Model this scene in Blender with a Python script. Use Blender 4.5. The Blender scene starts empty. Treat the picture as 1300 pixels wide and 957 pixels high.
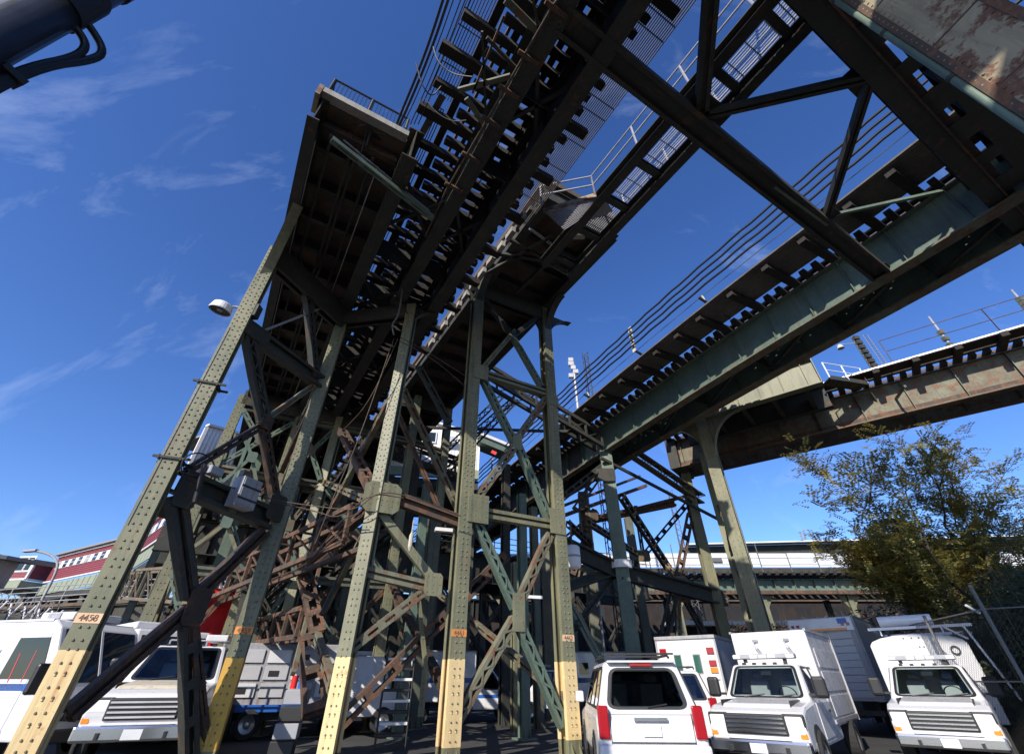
import bpy, bmesh, math, random
from mathutils import Vector, Matrix, Quaternion
R = math.radians
random.seed(7)
scene = bpy.context.scene
COL = scene.collection

# ------------------------------------------------------------------ camera, sky, sun, exposure
CAM_Z = 1.6
PITCH = R(38.0)
cam_d = bpy.data.cameras.new('camera')
cam = bpy.data.objects.new('camera', cam_d)
COL.objects.link(cam)
cam.location = (0, 0, CAM_Z)
cam.rotation_euler = (R(90) + PITCH, 0, 0)
cam_d.sensor_width = 36.0
cam_d.lens = 552.0 / 1300.0 * 36.0
cam_d.shift_y = -45.0 / 1300.0
cam_d.clip_start = 0.05
cam_d.clip_end = 3000
scene.camera = cam

SUN_AZ = 240.0      # degrees counter-clockwise from +X, the direction the sun stands in
SUN_EL = 30.0
w = bpy.data.worlds.new('World')
scene.world = w
w.use_nodes = True
nt = w.node_tree
for n in list(nt.nodes):
    nt.nodes.remove(n)
out = nt.nodes.new('ShaderNodeOutputWorld')
bg = nt.nodes.new('ShaderNodeBackground')
sky = nt.nodes.new('ShaderNodeTexSky')
sky.sky_type = 'NISHITA'
sky.sun_disc = False
sky.sun_elevation = R(SUN_EL)
sky.sun_rotation = R(90.0 - SUN_AZ)
sky.air_density = 0.8
sky.dust_density = 0.35
sky.ozone_density = 4.0
# thin wind-drawn cirrus mixed over the whole sky
tc = nt.nodes.new('ShaderNodeTexCoord')
mp = nt.nodes.new('ShaderNodeMapping')
mp.inputs['Rotation'].default_value = (0.2, 0.25, 0.75)
mp.inputs['Scale'].default_value = (1.5, 5.5, 3.0)
mp.inputs['Location'].default_value = (0.9, 2.3, 0.4)
nz = nt.nodes.new('ShaderNodeTexNoise')
nz.inputs['Scale'].default_value = 1.6
nz.inputs['Detail'].default_value = 9
nz.inputs['Roughness'].default_value = 0.62
nz.inputs['Distortion'].default_value = 0.5
rp = nt.nodes.new('ShaderNodeValToRGB')
rp.color_ramp.elements[0].position = 0.56
rp.color_ramp.elements[1].position = 0.86
rp.color_ramp.elements[1].color = (0.30, 0.30, 0.30, 1)
mx = nt.nodes.new('ShaderNodeMix')
mx.data_type = 'RGBA'
mx.inputs[7].default_value = (4.0, 4.6, 6.2, 1)
hs = nt.nodes.new('ShaderNodeHueSaturation')
hs.inputs['Saturation'].default_value = 1.17
hs.inputs['Hue'].default_value = 0.512
nt.links.new(tc.outputs['Generated'], mp.inputs['Vector'])
nt.links.new(mp.outputs[0], nz.inputs['Vector'])
nt.links.new(nz.outputs['Fac'], rp.inputs['Fac'])
nt.links.new(rp.outputs['Color'], mx.inputs[0])
nt.links.new(sky.outputs[0], hs.inputs['Color'])
nt.links.new(hs.outputs[0], mx.inputs[6])
nt.links.new(mx.outputs[2], bg.inputs['Color'])
bg.inputs['Strength'].default_value = 0.15
nt.links.new(bg.outputs[0], out.inputs['Surface'])

sd = bpy.data.lights.new('sun', 'SUN')
sd.energy = 4.4
sd.angle = R(0.5)
sd.color = (1.0, 0.93, 0.82)
sun = bpy.data.objects.new('sun', sd)
COL.objects.link(sun)
sun_dir = Vector((math.cos(R(SUN_AZ)) * math.cos(R(SUN_EL)), math.sin(R(SUN_AZ)) * math.cos(R(SUN_EL)), math.sin(R(SUN_EL))))
sun.rotation_euler = sun_dir.to_track_quat('Z', 'Y').to_euler()

vs = scene.view_settings
vs.view_transform = 'Standard'
vs.look = 'None'
vs.exposure = 0.57
vs.gamma = 1.0
vs.use_curve_mapping = False

# ------------------------------------------------------------------ site frame
# u runs away along the tracks, v across them to the right
U = Vector((-math.sin(R(30.5)), math.cos(R(30.5)), 0))
V = Vector((math.cos(R(30.5)), math.sin(R(30.5)), 0))
Z = Vector((0, 0, 1))
def A(s, t, z):
    return U * s + V * t + Z * z
CP, SP = math.cos(PITCH), math.sin(PITCH)
def P(px, py, Y=None, z=None, s=None, t=None, X=None):
    """survey: the point of the site seen at a photo pixel, on a given plane"""
    a = (px - 650.0) / 552.0
    b = (433.5 - py) / 552.0
    d = Vector((a, CP - SP * b, SP + CP * b))
    if Y is not None: k = Y / d.y
    elif z is not None: k = (z - CAM_Z) / d.z
    elif s is not None: k = s / d.dot(U)
    elif t is not None: k = t / d.dot(V)
    else: k = X / d.x
    return d * k + Vector((0, 0, CAM_Z))

# ------------------------------------------------------------------ materials
MATS = {}
def newmat(name):
    m = bpy.data.materials.new(name)
    m.use_nodes = True
    MATS[name] = m
    return m, m.node_tree, m.node_tree.nodes['Principled BSDF']
def noise(nt, scale, detail=6, rough=0.6, vec=None):
    n = nt.nodes.new('ShaderNodeTexNoise')
    n.inputs['Scale'].default_value = scale
    n.inputs['Detail'].default_value = detail
    n.inputs['Roughness'].default_value = rough
    if vec is not None: nt.links.new(vec, n.inputs['Vector'])
    return n.outputs['Fac']
def ramp(nt, fac, a, b, ca=(0, 0, 0, 1), cb=(1, 1, 1, 1)):
    r = nt.nodes.new('ShaderNodeValToRGB')
    r.color_ramp.elements[0].position = a
    r.color_ramp.elements[1].position = b
    r.color_ramp.elements[0].color = ca
    r.color_ramp.elements[1].color = cb
    nt.links.new(fac, r.inputs['Fac'])
    return r.outputs['Color']
def mix(nt, fac, a, b, mode='MIX'):
    m = nt.nodes.new('ShaderNodeMix')
    m.data_type = 'RGBA'
    m.blend_type = mode
    for sock, val in ((m.inputs[0], fac), (m.inputs[6], a), (m.inputs[7], b)):
        if isinstance(val, (int, float)): sock.default_value = val
        elif isinstance(val, tuple): sock.default_value = val + (1,) if len(val) == 3 else val
        else: nt.links.new(val, sock)
    return m.outputs[2]
def pos(nt, scale=(1, 1, 1), local=False):
    if local:
        g = nt.nodes.new('ShaderNodeTexCoord').outputs['Object']
    else:
        g = nt.nodes.new('ShaderNodeNewGeometry').outputs['Position']
    mp = nt.nodes.new('ShaderNodeMapping')
    mp.inputs['Scale'].default_value = scale
    nt.links.new(g, mp.inputs['Vector'])
    return mp.outputs[0]
def bump(nt, bsdf, fac, strength, dist=0.02):
    b = nt.nodes.new('ShaderNodeBump')
    b.inputs['Strength'].default_value = strength
    b.inputs['Distance'].default_value = dist
    nt.links.new(fac, b.inputs['Height'])
    nt.links.new(b.outputs[0], bsdf.inputs['Normal'])
def aged(name, c1, c2, rust=(0.11, 0.045, 0.02), amt=0.62, rough=0.55, streak=0.5, dirt=(0.02, 0.018, 0.015), scale=1.0):
    """weathered paint: two tints, rust blooms, vertical run-off streaks"""
    m, nt, b = newmat(name)
    p = pos(nt)
    base = mix(nt, ramp(nt, noise(nt, 0.9 * scale, 5, 0.6, p), 0.35, 0.65), c1, c2)
    ps = pos(nt, (7, 7, 0.5))
    st = ramp(nt, noise(nt, 1.0, 6, 0.7, ps), 0.5, 0.8)
    base = mix(nt, mix(nt, streak, (0, 0, 0), st), base, dirt)
    # rust tears running down from joints and rivets, only on some stretches
    tear = ramp(nt, noise(nt, 1.0, 7, 0.75, pos(nt, (13, 13, 0.4))), 0.53, 0.64)
    zone = ramp(nt, noise(nt, 0.7, 4, 0.6, p), 0.44, 0.60)
    base = mix(nt, mix(nt, 0.75, (0, 0, 0), mix(nt, 1.0, tear, zone, 'MULTIPLY')), base, tuple(x * 1.5 for x in rust))
    # pale chalky patches of older coats
    base = mix(nt, mix(nt, 0.35, (0, 0, 0), ramp(nt, noise(nt, 5.0, 8, 0.7, p), 0.58, 0.66)), base, tuple(min(1, x * 1.45) for x in c1))
    rn = noise(nt, 2.6 * scale, 10, 0.72, p)
    base = mix(nt, ramp(nt, rn, amt, amt + 0.07), base, mix(nt, ramp(nt, noise(nt, 14, 4, 0.7, p), 0.3, 0.7), rust, tuple(x * 2.0 for x in rust)))
    nt.links.new(base, b.inputs['Base Color'])
    b.inputs['Roughness'].default_value = rough
    bump(nt, b, noise(nt, 30, 6, 0.7, p), 0.22, 0.01)
    return m
def plain(name, c, rough=0.5, metal=0.0, var=0.0, nscale=3.0, spec=None, bmp=0.0, local=False):
    m, nt, b = newmat(name)
    if var > 0:
        f = noise(nt, nscale, 7, 0.65, pos(nt, local=local))
        col = mix(nt, ramp(nt, f, 0.3, 0.7), tuple(x * (1 - var) for x in c), tuple(min(1, x * (1 + var)) for x in c))
        nt.links.new(col, b.inputs['Base Color'])
        if bmp: bump(nt, b, noise(nt, nscale * 8, 6, 0.7, pos(nt, local=local)), bmp, 0.01)
    else:
        b.inputs['Base Color'].default_value = tuple(c) + (1,)
    b.inputs['Roughness'].default_value = rough
    b.inputs['Metallic'].default_value = metal
    return m
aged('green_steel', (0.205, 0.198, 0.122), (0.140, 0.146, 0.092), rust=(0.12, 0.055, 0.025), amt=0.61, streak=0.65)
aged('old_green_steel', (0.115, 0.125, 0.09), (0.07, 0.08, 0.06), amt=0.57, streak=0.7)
aged('teal_steel', (0.125, 0.175, 0.135), (0.085, 0.125, 0.10), amt=0.66)
aged('sooty_shade_steel', (0.042, 0.045, 0.038), (0.026, 0.028, 0.024), rust=(0.06, 0.032, 0.018), amt=0.56, rough=0.75)  # soot tone that also stands in for shade painted onto steel
aged('rusty_steel', (0.088, 0.058, 0.042), (0.055, 0.040, 0.031), rust=(0.095, 0.045, 0.025), amt=0.5, rough=0.8)
aged('rust_shade_steel', (0.045, 0.030, 0.022), (0.028, 0.022, 0.018), rust=(0.06, 0.028, 0.014), amt=0.5, rough=0.75)  # rust tone darkened further so sunlit braces read as shaded
aged('rust_green_steel', (0.17, 0.175, 0.12), (0.11, 0.10, 0.07), rust=(0.10, 0.048, 0.026), amt=0.5, rough=0.7)
aged('tan_steel', (0.36, 0.30, 0.20), (0.26, 0.215, 0.145), rust=(0.10, 0.05, 0.03), amt=0.50, rough=0.8, streak=0.6)
aged('cream_coping', (0.55, 0.50, 0.40), (0.45, 0.42, 0.34), rust=(0.2, 0.12, 0.07), amt=0.66, rough=0.8)
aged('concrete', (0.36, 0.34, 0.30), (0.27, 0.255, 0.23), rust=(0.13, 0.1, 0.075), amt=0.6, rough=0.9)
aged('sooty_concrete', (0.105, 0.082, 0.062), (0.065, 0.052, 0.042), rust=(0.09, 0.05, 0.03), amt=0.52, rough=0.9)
aged('yellow_paint', (0.62, 0.36, 0.05), (0.55, 0.32, 0.06), rust=(0.2, 0.09, 0.03), amt=0.60, rough=0.6, streak=0.5, dirt=(0.18, 0.12, 0.06))
aged('cream_paint', (0.72, 0.55, 0.28), (0.66, 0.5, 0.26), rust=(0.3, 0.16, 0.06), amt=0.60, rough=0.6, streak=0.5, dirt=(0.25, 0.18, 0.1))
plain('orange_band', (0.62, 0.24, 0.06), 0.6, var=0.25)
plain('pale_band', (0.70, 0.46, 0.28), 0.6, var=0.2)
plain('print_dark', (0.20, 0.11, 0.07), 0.8, var=0.4, nscale=30)
aged('dark_timber', (0.030, 0.024, 0.019), (0.018, 0.015, 0.013), rust=(0.05, 0.03, 0.018), amt=0.62, rough=0.9)
aged('grey_timber', (0.14, 0.12, 0.10), (0.09, 0.078, 0.065), rust=(0.07, 0.045, 0.03), amt=0.6, rough=0.9)
aged('galvanised', (0.34, 0.34, 0.36), (0.26, 0.26, 0.28), amt=0.72, rough=0.45, rust=(0.15, 0.08, 0.04))
plain('wire_black', (0.012, 0.012, 0.013), 0.6)
plain('grey_cable', (0.12, 0.12, 0.125), 0.5)
plain('brown_cable', (0.07, 0.042, 0.027), 0.7, var=0.3, nscale=8)
plain('black_pole', (0.018, 0.019, 0.022), 0.38, var=0.5, nscale=2.5, bmp=0.15)
plain('white_enamel', (0.74, 0.74, 0.76), 0.35, var=0.04, nscale=2.0)
def dusty(name, c, dirt, rough):
    m, nt, b = newmat(name)
    p = pos(nt, local=True)
    f = ramp(nt, noise(nt, 2.2, 8, 0.7, p), 0.45, 0.8)
    f2 = ramp(nt, noise(nt, 1.0, 5, 0.7, pos(nt, (9, 9, 0.7), local=True)), 0.52, 0.8)
    col = mix(nt, mix(nt, 0.30, (0, 0, 0), f), c, dirt)
    col = mix(nt, mix(nt, 0.28, (0, 0, 0), f2), col, dirt)
    nt.links.new(col, b.inputs['Base Color'])
    nt.links.new(mix(nt, f, (rough,) * 3, (rough + .3,) * 3), b.inputs['Roughness'])
    b.inputs['Coat Weight'].default_value = 0.3
    bump(nt, b, noise(nt, 1.1, 3, 0.5, p), 0.12, 0.03)
dusty('white_truck', (0.62, 0.62, 0.645), (0.34, 0.31, 0.27), 0.25)
plain('grey_truck', (0.42, 0.42, 0.44), 0.4, var=0.12, nscale=1.2, local=True)
plain('blue_stripe', (0.02, 0.11, 0.42), 0.35)
plain('red_truck', (0.62, 0.02, 0.018), 0.3, var=0.12)
plain('black_plastic', (0.016, 0.016, 0.018), 0.5)
plain('tyre_rubber', (0.022, 0.022, 0.022), 0.9, var=0.2)
plain('silver_rim', (0.5, 0.5, 0.52), 0.3, metal=0.9)
plain('chrome', (0.65, 0.65, 0.67), 0.2, metal=1.0)
def glassmat(name, tint):
    m, nt, b = newmat(name)
    tr = nt.nodes.new('ShaderNodeBsdfTransparent'); tr.inputs['Color'].default_value = tint + (1,)
    gl = nt.nodes.new('ShaderNodeBsdfGlossy'); gl.inputs['Roughness'].default_value = 0.02
    fr = nt.nodes.new('ShaderNodeFresnel'); fr.inputs['IOR'].default_value = 1.6
    ms = nt.nodes.new('ShaderNodeMixShader')
    nt.links.new(fr.outputs[0], ms.inputs[0]); nt.links.new(tr.outputs[0], ms.inputs[1]); nt.links.new(gl.outputs[0], ms.inputs[2])
    nt.links.new(ms.outputs[0], nt.nodes['Material Output'].inputs['Surface'])
plain('window_glass', (0.012, 0.018, 0.022), 0.04)
glassmat('tinted_glass', (0.22, 0.25, 0.26))
glassmat('clear_glass', (0.62, 0.70, 0.69))
plain('blue_glass', (0.012, 0.022, 0.034), 0.04)
plain('red_lens', (0.30, 0.008, 0.015), 0.15)
plain('amber_lens', (0.75, 0.22, 0.02), 0.2)
plain('clear_lens', (0.72, 0.74, 0.76), 0.15)
plain('green_glass', (0.03, 0.10, 0.08), 0.08)
plain('crate_grey', (0.30, 0.31, 0.34), 0.5, var=0.1)
plain('white_cladding', (0.66, 0.63, 0.60), 0.55, var=0.06)
plain('maroon_cladding', (0.20, 0.035, 0.045), 0.6, var=0.15)
plain('white_trim', (0.60, 0.59, 0.58), 0.5)
plain('pale_green_panel', (0.24, 0.27, 0.19), 0.6, var=0.1)
plain('far_roof', (0.22, 0.21, 0.21), 0.8, var=0.1)
plain('pale_parapet', (0.62, 0.63, 0.66), 0.35, var=0.12, nscale=0.6)
plain('dark_masonry', (0.020, 0.016, 0.015), 0.95, var=0.4, nscale=1.5)  # near-black, so the shade under the decks sits in the colour
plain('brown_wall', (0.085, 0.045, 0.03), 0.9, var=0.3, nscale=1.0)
plain('bark', (0.045, 0.032, 0.022), 0.9, var=0.3, nscale=6, bmp=0.4)
plain('razor_wire', (0.42, 0.36, 0.33), 0.4, metal=0.3)
plain('pink_rod', (0.7, 0.09, 0.12), 0.6)
# leaves: green to yellow by clump
def leafmat(name, cols, trans=0.3):
    m, nt, b = newmat(name)
    f = noise(nt, 0.55, 4, 0.6, pos(nt))
    f2 = noise(nt, 9.0, 2, 0.5, pos(nt))
    col = mix(nt, ramp(nt, f, 0.42, 0.62), cols[0], cols[1])
    col = mix(nt, ramp(nt, f2, 0.56, 0.66), col, cols[2])
    nt.links.new(col, b.inputs['Base Color'])
    b.inputs['Roughness'].default_value = 0.55
    tr = nt.nodes.new('ShaderNodeBsdfTranslucent')
    nt.links.new(col, tr.inputs['Color'])
    ms = nt.nodes.new('ShaderNodeMixShader')
    ms.inputs[0].default_value = trans
    nt.links.new(b.outputs[0], ms.inputs[1])
    nt.links.new(tr.outputs[0], ms.inputs[2])
    nt.links.new(ms.outputs[0], nt.nodes['Material Output'].inputs['Surface'])
leafmat('locust_leaf', ((0.19, 0.20, 0.075), (0.29, 0.235, 0.06), (0.46, 0.32, 0.05)), 0.45)
leafmat('dark_leaf', ((0.025, 0.045, 0.018), (0.045, 0.06, 0.02), (0.12, 0.11, 0.02)))
leafmat('dry_brush', ((0.045, 0.03, 0.02), (0.03, 0.024, 0.017), (0.10, 0.065, 0.04)), 0.1)
# asphalt
m, nt_, b = newmat('asphalt')
p_ = pos(nt_)
c_ = mix(nt_, ramp(nt_, noise(nt_, 0.35, 6, 0.65, p_), 0.35, 0.7), (0.035, 0.035, 0.036), (0.06, 0.058, 0.056))
c_ = mix(nt_, ramp(nt_, noise(nt_, 1.3, 8, 0.7, p_), 0.62, 0.72), c_, (0.02, 0.02, 0.021))
nt_.links.new(c_, b.inputs['Base Color'])
b.inputs['Roughness'].default_value = 0.9
bump(nt_, b, noise(nt_, 60, 5, 0.7, p_), 0.5, 0.01)

# ------------------------------------------------------------------ mesh kit
class MB:
    def __init__(self):
        self.v = []; self.f = []
    def box3(self, c, ex, ey, ez):
        n = len(self.v)
        for sx, sy, sz in ((-1,-1,-1),(1,-1,-1),(1,1,-1),(-1,1,-1),(-1,-1,1),(1,-1,1),(1,1,1),(-1,1,1)):
            self.v.append(c + ex * sx + ey * sy + ez * sz)
        for q in ((0,3,2,1),(4,5,6,7),(0,1,5,4),(1,2,6,5),(2,3,7,6),(3,0,4,7)):
            self.f.append(tuple(n + i for i in q))
        return self
    def frame(self, p0, p1, up):
        a = (p1 - p0)
        L = a.length
        a = a / L
        side = a.cross(up)
        if side.length < 1e-4:
            side = a.cross(Vector((1, 0, 0)))
        side.normalize()
        upv = side.cross(a)
        return a, side, upv, L
    def beam(self, p0, p1, w, h, up=Z, off=(0, 0)):
        """w across (side of the axis), h along up"""
        a, sd_, uv, L = self.frame(p0, p1, up)
        c = (p0 + p1) / 2 + sd_ * off[0] + uv * off[1]
        return self.box3(c, a * (L / 2), sd_ * (w / 2), uv * (h / 2))
    def ibeam(self, p0, p1, w, h, up=Z, tf=0.03, tw=0.02):
        self.beam(p0, p1, w, tf, up, (0, h / 2 - tf / 2))
        self.beam(p0, p1, w, tf, up, (0, -h / 2 + tf / 2))
        self.beam(p0, p1, tw, h - 2 * tf, up)
        return self
    def chords(self, p0, p1, w, h, up, c=0.09, t=0.02):
        """two channels facing each other, w apart in the plane, h deep along up"""
        for k in (-1, 1):
            self.beam(p0, p1, t, h, up, (k * (w / 2 - t / 2), 0))
            for j in (-1, 1):
                self.beam(p0, p1, c, t, up, (k * (w / 2 - t - c / 2), j * (h / 2 - t / 2)))
        return self
    def lacing(self, p0, p1, w, h, up, pitch=None, bw=0.05, t=0.012):
        a, sd_, uv, L = self.frame(p0, p1, up)
        pitch = pitch or w * 0.9
        n = max(2, int(L / pitch))
        for j in (-1, 1):
            for i in range(n):
                k = 1 if (i + (j > 0)) % 2 else -1
                q0 = p0 + a * (L * i / n) + sd_ * (k * (w / 2 - 0.05)) + uv * (j * (h / 2 + t / 2))
                q1 = p0 + a * (L * (i + 1) / n) - sd_ * (k * (w / 2 - 0.05)) + uv * (j * (h / 2 + t / 2))
                self.beam(q0, q1, bw, t, up)
        return self
    def battens(self, p0, p1, w, h, up, pitch=0.6, bl=0.2, t=0.012):
        a, sd_, uv, L = self.frame(p0, p1, up)
        n = max(2, int(L / pitch))
        for j in (-1, 1):
            for i in range(n + 1):
                q = p0 + a * (bl / 2 + (L - bl) * i / n) + uv * (j * (h / 2 + t / 2))
                self.box3(q, a * (bl / 2), sd_ * (w / 2 - 0.004), uv * (t / 2))
        return self
    def tube(self, pts, r, n=8, closed_ends=True):
        rings = []
        prev = None
        for i, p in enumerate(pts):
            if i == 0: d = pts[1] - pts[0]
            elif i == len(pts) - 1: d = pts[-1] - pts[-2]
            else: d = (pts[i + 1] - pts[i]).normalized() + (pts[i] - pts[i - 1]).normalized()
            if d.length < 1e-6: d = Vector((0, 0, 1))
            d.normalize()
            if prev is None:
                x = d.orthogonal().normalized()
            else:
                x = prev - d * prev.dot(d)
                if x.length < 1e-4: x = d.orthogonal()
                x.normalize()
            prev = x
            y = d.cross(x)
            rr = r[i] if isinstance(r, (list, tuple)) else r
            base = len(self.v)
            for k in range(n):
                an = 2 * math.pi * k / n
                self.v.append(p + x * (rr * math.cos(an)) + y * (rr * math.sin(an)))
            rings.append(base)
        for i in range(len(rings) - 1):
            for k in range(n):
                k2 = (k + 1) % n
                self.f.append((rings[i] + k, rings[i] + k2, rings[i + 1] + k2, rings[i + 1] + k))
        if closed_ends:
            self.f.append(tuple(rings[0] + k for k in reversed(range(n))))
            self.f.append(tuple(rings[-1] + k for k in range(n)))
        return self
    def prism(self, poly, d):
        """poly: list of Vectors (planar), extruded along vector d"""
        n = len(self.v); k = len(poly)
        self.v += [p - d / 2 for p in poly] + [p + d / 2 for p in poly]
        self.f.append(tuple(n + i for i in reversed(range(k))))
        self.f.append(tuple(n + k + i for i in range(k)))
        for i in range(k):
            j = (i + 1) % k
            self.f.append((n + i, n + j, n + k + j, n + k + i))
        return self
    def quad(self, a, b, c, d):
        n = len(self.v)
        self.v += [a, b, c, d]
        self.f.append((n, n + 1, n + 2, n + 3))
        return self
    def rivet(self, p, nrm, r=0.028, h=0.018, n=6):
        x = nrm.orthogonal().normalized(); y = nrm.cross(x)
        b0 = len(self.v)
        for k in range(n):
            an = 2 * math.pi * k / n
            self.v.append(p + x * (r * math.cos(an)) + y * (r * math.sin(an)))
        for k in range(n):
            an = 2 * math.pi * k / n
            self.v.append(p + nrm * h + x * (r * .55 * math.cos(an)) + y * (r * .55 * math.sin(an)))
        for k in range(n):
            k2 = (k + 1) % n
            self.f.append((b0 + k, b0 + k2, b0 + n + k2, b0 + n + k))
        self.f.append(tuple(b0 + n + k for k in range(n)))
        return self

WLOC = {}
def mesh_of(name, mb, mat, c):
    me = bpy.data.meshes.new(name)
    me.from_pydata([(p - c)[:] for p in mb.v], [], mb.f)
    me.materials.append(MATS[mat])
    return me
def tag(o, label=None, cat=None, group=None, kind=None):
    if label: o['label'] = label
    if cat: o['category'] = cat
    if group: o['group'] = group
    if kind: o['kind'] = kind
    return o
def obj(name, mb, mat, parent=None, kind=None, bevel=0, smooth=False, label=None, fixn=False):
    """mb holds site coordinates (or the parent's own when the parent is turned)"""
    n = len(mb.v)
    lo = Vector((min(p.x for p in mb.v), min(p.y for p in mb.v), min(p.z for p in mb.v)))
    hi = Vector((max(p.x for p in mb.v), max(p.y for p in mb.v), max(p.z for p in mb.v)))
    c = (lo + hi) / 2
    if parent is None: c.z = lo.z
    me = mesh_of(name, mb, mat, c)
    if fixn:
        bm = bmesh.new(); bm.from_mesh(me)
        bmesh.ops.recalc_face_normals(bm, faces=bm.faces)
        bm.to_mesh(me); bm.free()
    o = bpy.data.objects.new(name, me)
    COL.objects.link(o)
    if parent is not None:
        o.parent = parent
        o.location = c - WLOC.get(parent, Vector((0, 0, 0)))
    else:
        o.location = c
    WLOC[o] = c
    if getattr(mb, 'fr', None): mb.fr.cab = o; mb.fr.root = parent; mb.fr.mat = mat; mb.fr.c = c
    if bevel:
        b = o.modifiers.new('bevel', 'BEVEL')
        b.width = bevel; b.segments = 2; b.limit_method = 'ANGLE'; b.angle_limit = R(25)
        b.harden_normals = False
    if smooth:
        me.polygons.foreach_set('use_smooth', [True] * len(me.polygons))
    if kind: o['kind'] = kind
    if label: o['label'] = label
    return o
def inst(name, me, loc, parent, rotz=0.0):
    """another piece sharing mesh data; loc in site coordinates"""
    o = bpy.data.objects.new(name, me)
    COL.objects.link(o)
    o.parent = parent
    o.location = loc - WLOC.get(parent, Vector((0, 0, 0)))
    o.rotation_euler = (0, 0, rotz)
    WLOC[o] = loc
    return o
def pieces(name, mbs, mat, parent):
    """alike pieces as objects of their own; pieces of equal shape share one mesh"""
    cache = {}
    for mb in mbs:
        lo = Vector((min(p.x for p in mb.v), min(p.y for p in mb.v), min(p.z for p in mb.v)))
        hi = Vector((max(p.x for p in mb.v), max(p.y for p in mb.v), max(p.z for p in mb.v)))
        c = (lo + hi) / 2
        key = tuple(round(x, 3) for p in mb.v for x in (p - c))
        if key not in cache: cache[key] = mesh_of(name, mb, mat, c)
        inst(name, cache[key], c, parent)
def thing(name, label, cat, loc, rotz=0.0, group=None, local=False):
    o = bpy.data.objects.new(name, None)
    o.empty_display_size = 0.3
    COL.objects.link(o)
    o.location = loc
    o.rotation_euler = (0, 0, rotz)
    WLOC[o] = Vector((0, 0, 0)) if local else Vector(loc)
    return tag(o, label, cat, group)
def copy_tree(o, parent=None):
    c = o.copy(); COL.objects.link(c)
    if parent is not None: c.parent = parent
    for ch in list(o.children): copy_tree(ch, c)
    return c
def text_mesh(s, size, depth=0.004):
    cu = bpy.data.curves.new('txt', 'FONT')
    cu.body = s; cu.size = size; cu.align_x = 'CENTER'; cu.align_y = 'CENTER'; cu.extrude = depth
    o = bpy.data.objects.new('txt', cu)
    me = bpy.data.meshes.new_from_object(o)
    bpy.data.objects.remove(o); bpy.data.curves.remove(cu)
    return me
def text_on(name, s, size, at, right, up, mat, parent):
    me = text_mesh(s, size)
    me.materials.clear(); me.materials.append(MATS[mat])
    n = right.cross(up)
    M = Matrix((right, up, n)).transposed()
    for v_ in me.vertices:
        v_.co = M @ v_.co
    o = bpy.data.objects.new(name, me)
    COL.objects.link(o)
    o.parent = parent
    o.location = at - WLOC.get(parent, Vector((0, 0, 0)))
    return o
# ------------------------------------------------------------------ ground
g = MB()
N_ = 24
g.quad(Vector((-900, -300, 0)), Vector((900, -300, 0)), Vector((900, 1400, 0)), Vector((-900, 1400, 0)))
tag(obj('ground', g, 'asphalt'), kind='structure')

# ================================================================== MAIN VIADUCT
ZB = 13.2            # underside of the track girders
ZT = 14.75           # top of the girders, underside of the ties
va = thing('elevated_viaduct', 'tall riveted green steel viaduct on braced trestle columns with open tied track deck overhead', 'viaduct', A(12.6, 3, 0))

def nvec(deg):
    return Vector((math.cos(R(deg)), math.sin(R(deg)), 0))
def isect(mb, p0, p1, n, w, d, e=0.0):
    """built-up column: two flange plates, web plates, four angles each side"""
    sd_ = n.cross(Z)
    L = p1 - p0
    c = (p0 + p1) / 2
    a = L.normalized()
    hl = L.length / 2
    tf = 0.03
    for k in (-1, 1):
        mb.box3(c + n * (k * (d / 2 - tf / 2)), a * hl, sd_ * (w / 2 + e), n * (tf / 2 + e))
        for j in (-1, 1):
            mb.box3(c + n * (k * (d / 2 - tf - 0.045)) + sd_ * (j * (w / 2 - 0.012)), a * (hl - 0.002), sd_ * (0.01 + e), n * (0.045 + e * .4))
            mb.box3(c + n * (k * (d / 2 - tf - 0.012)) + sd_ * (j * 0.06), a * (hl - 0.003), sd_ * 0.047, n * (0.01 + e))
    mb.box3(c, a * (hl - 0.004), sd_ * (0.011 + e), n * (d / 2 - tf - 0.001))
    return mb
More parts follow.
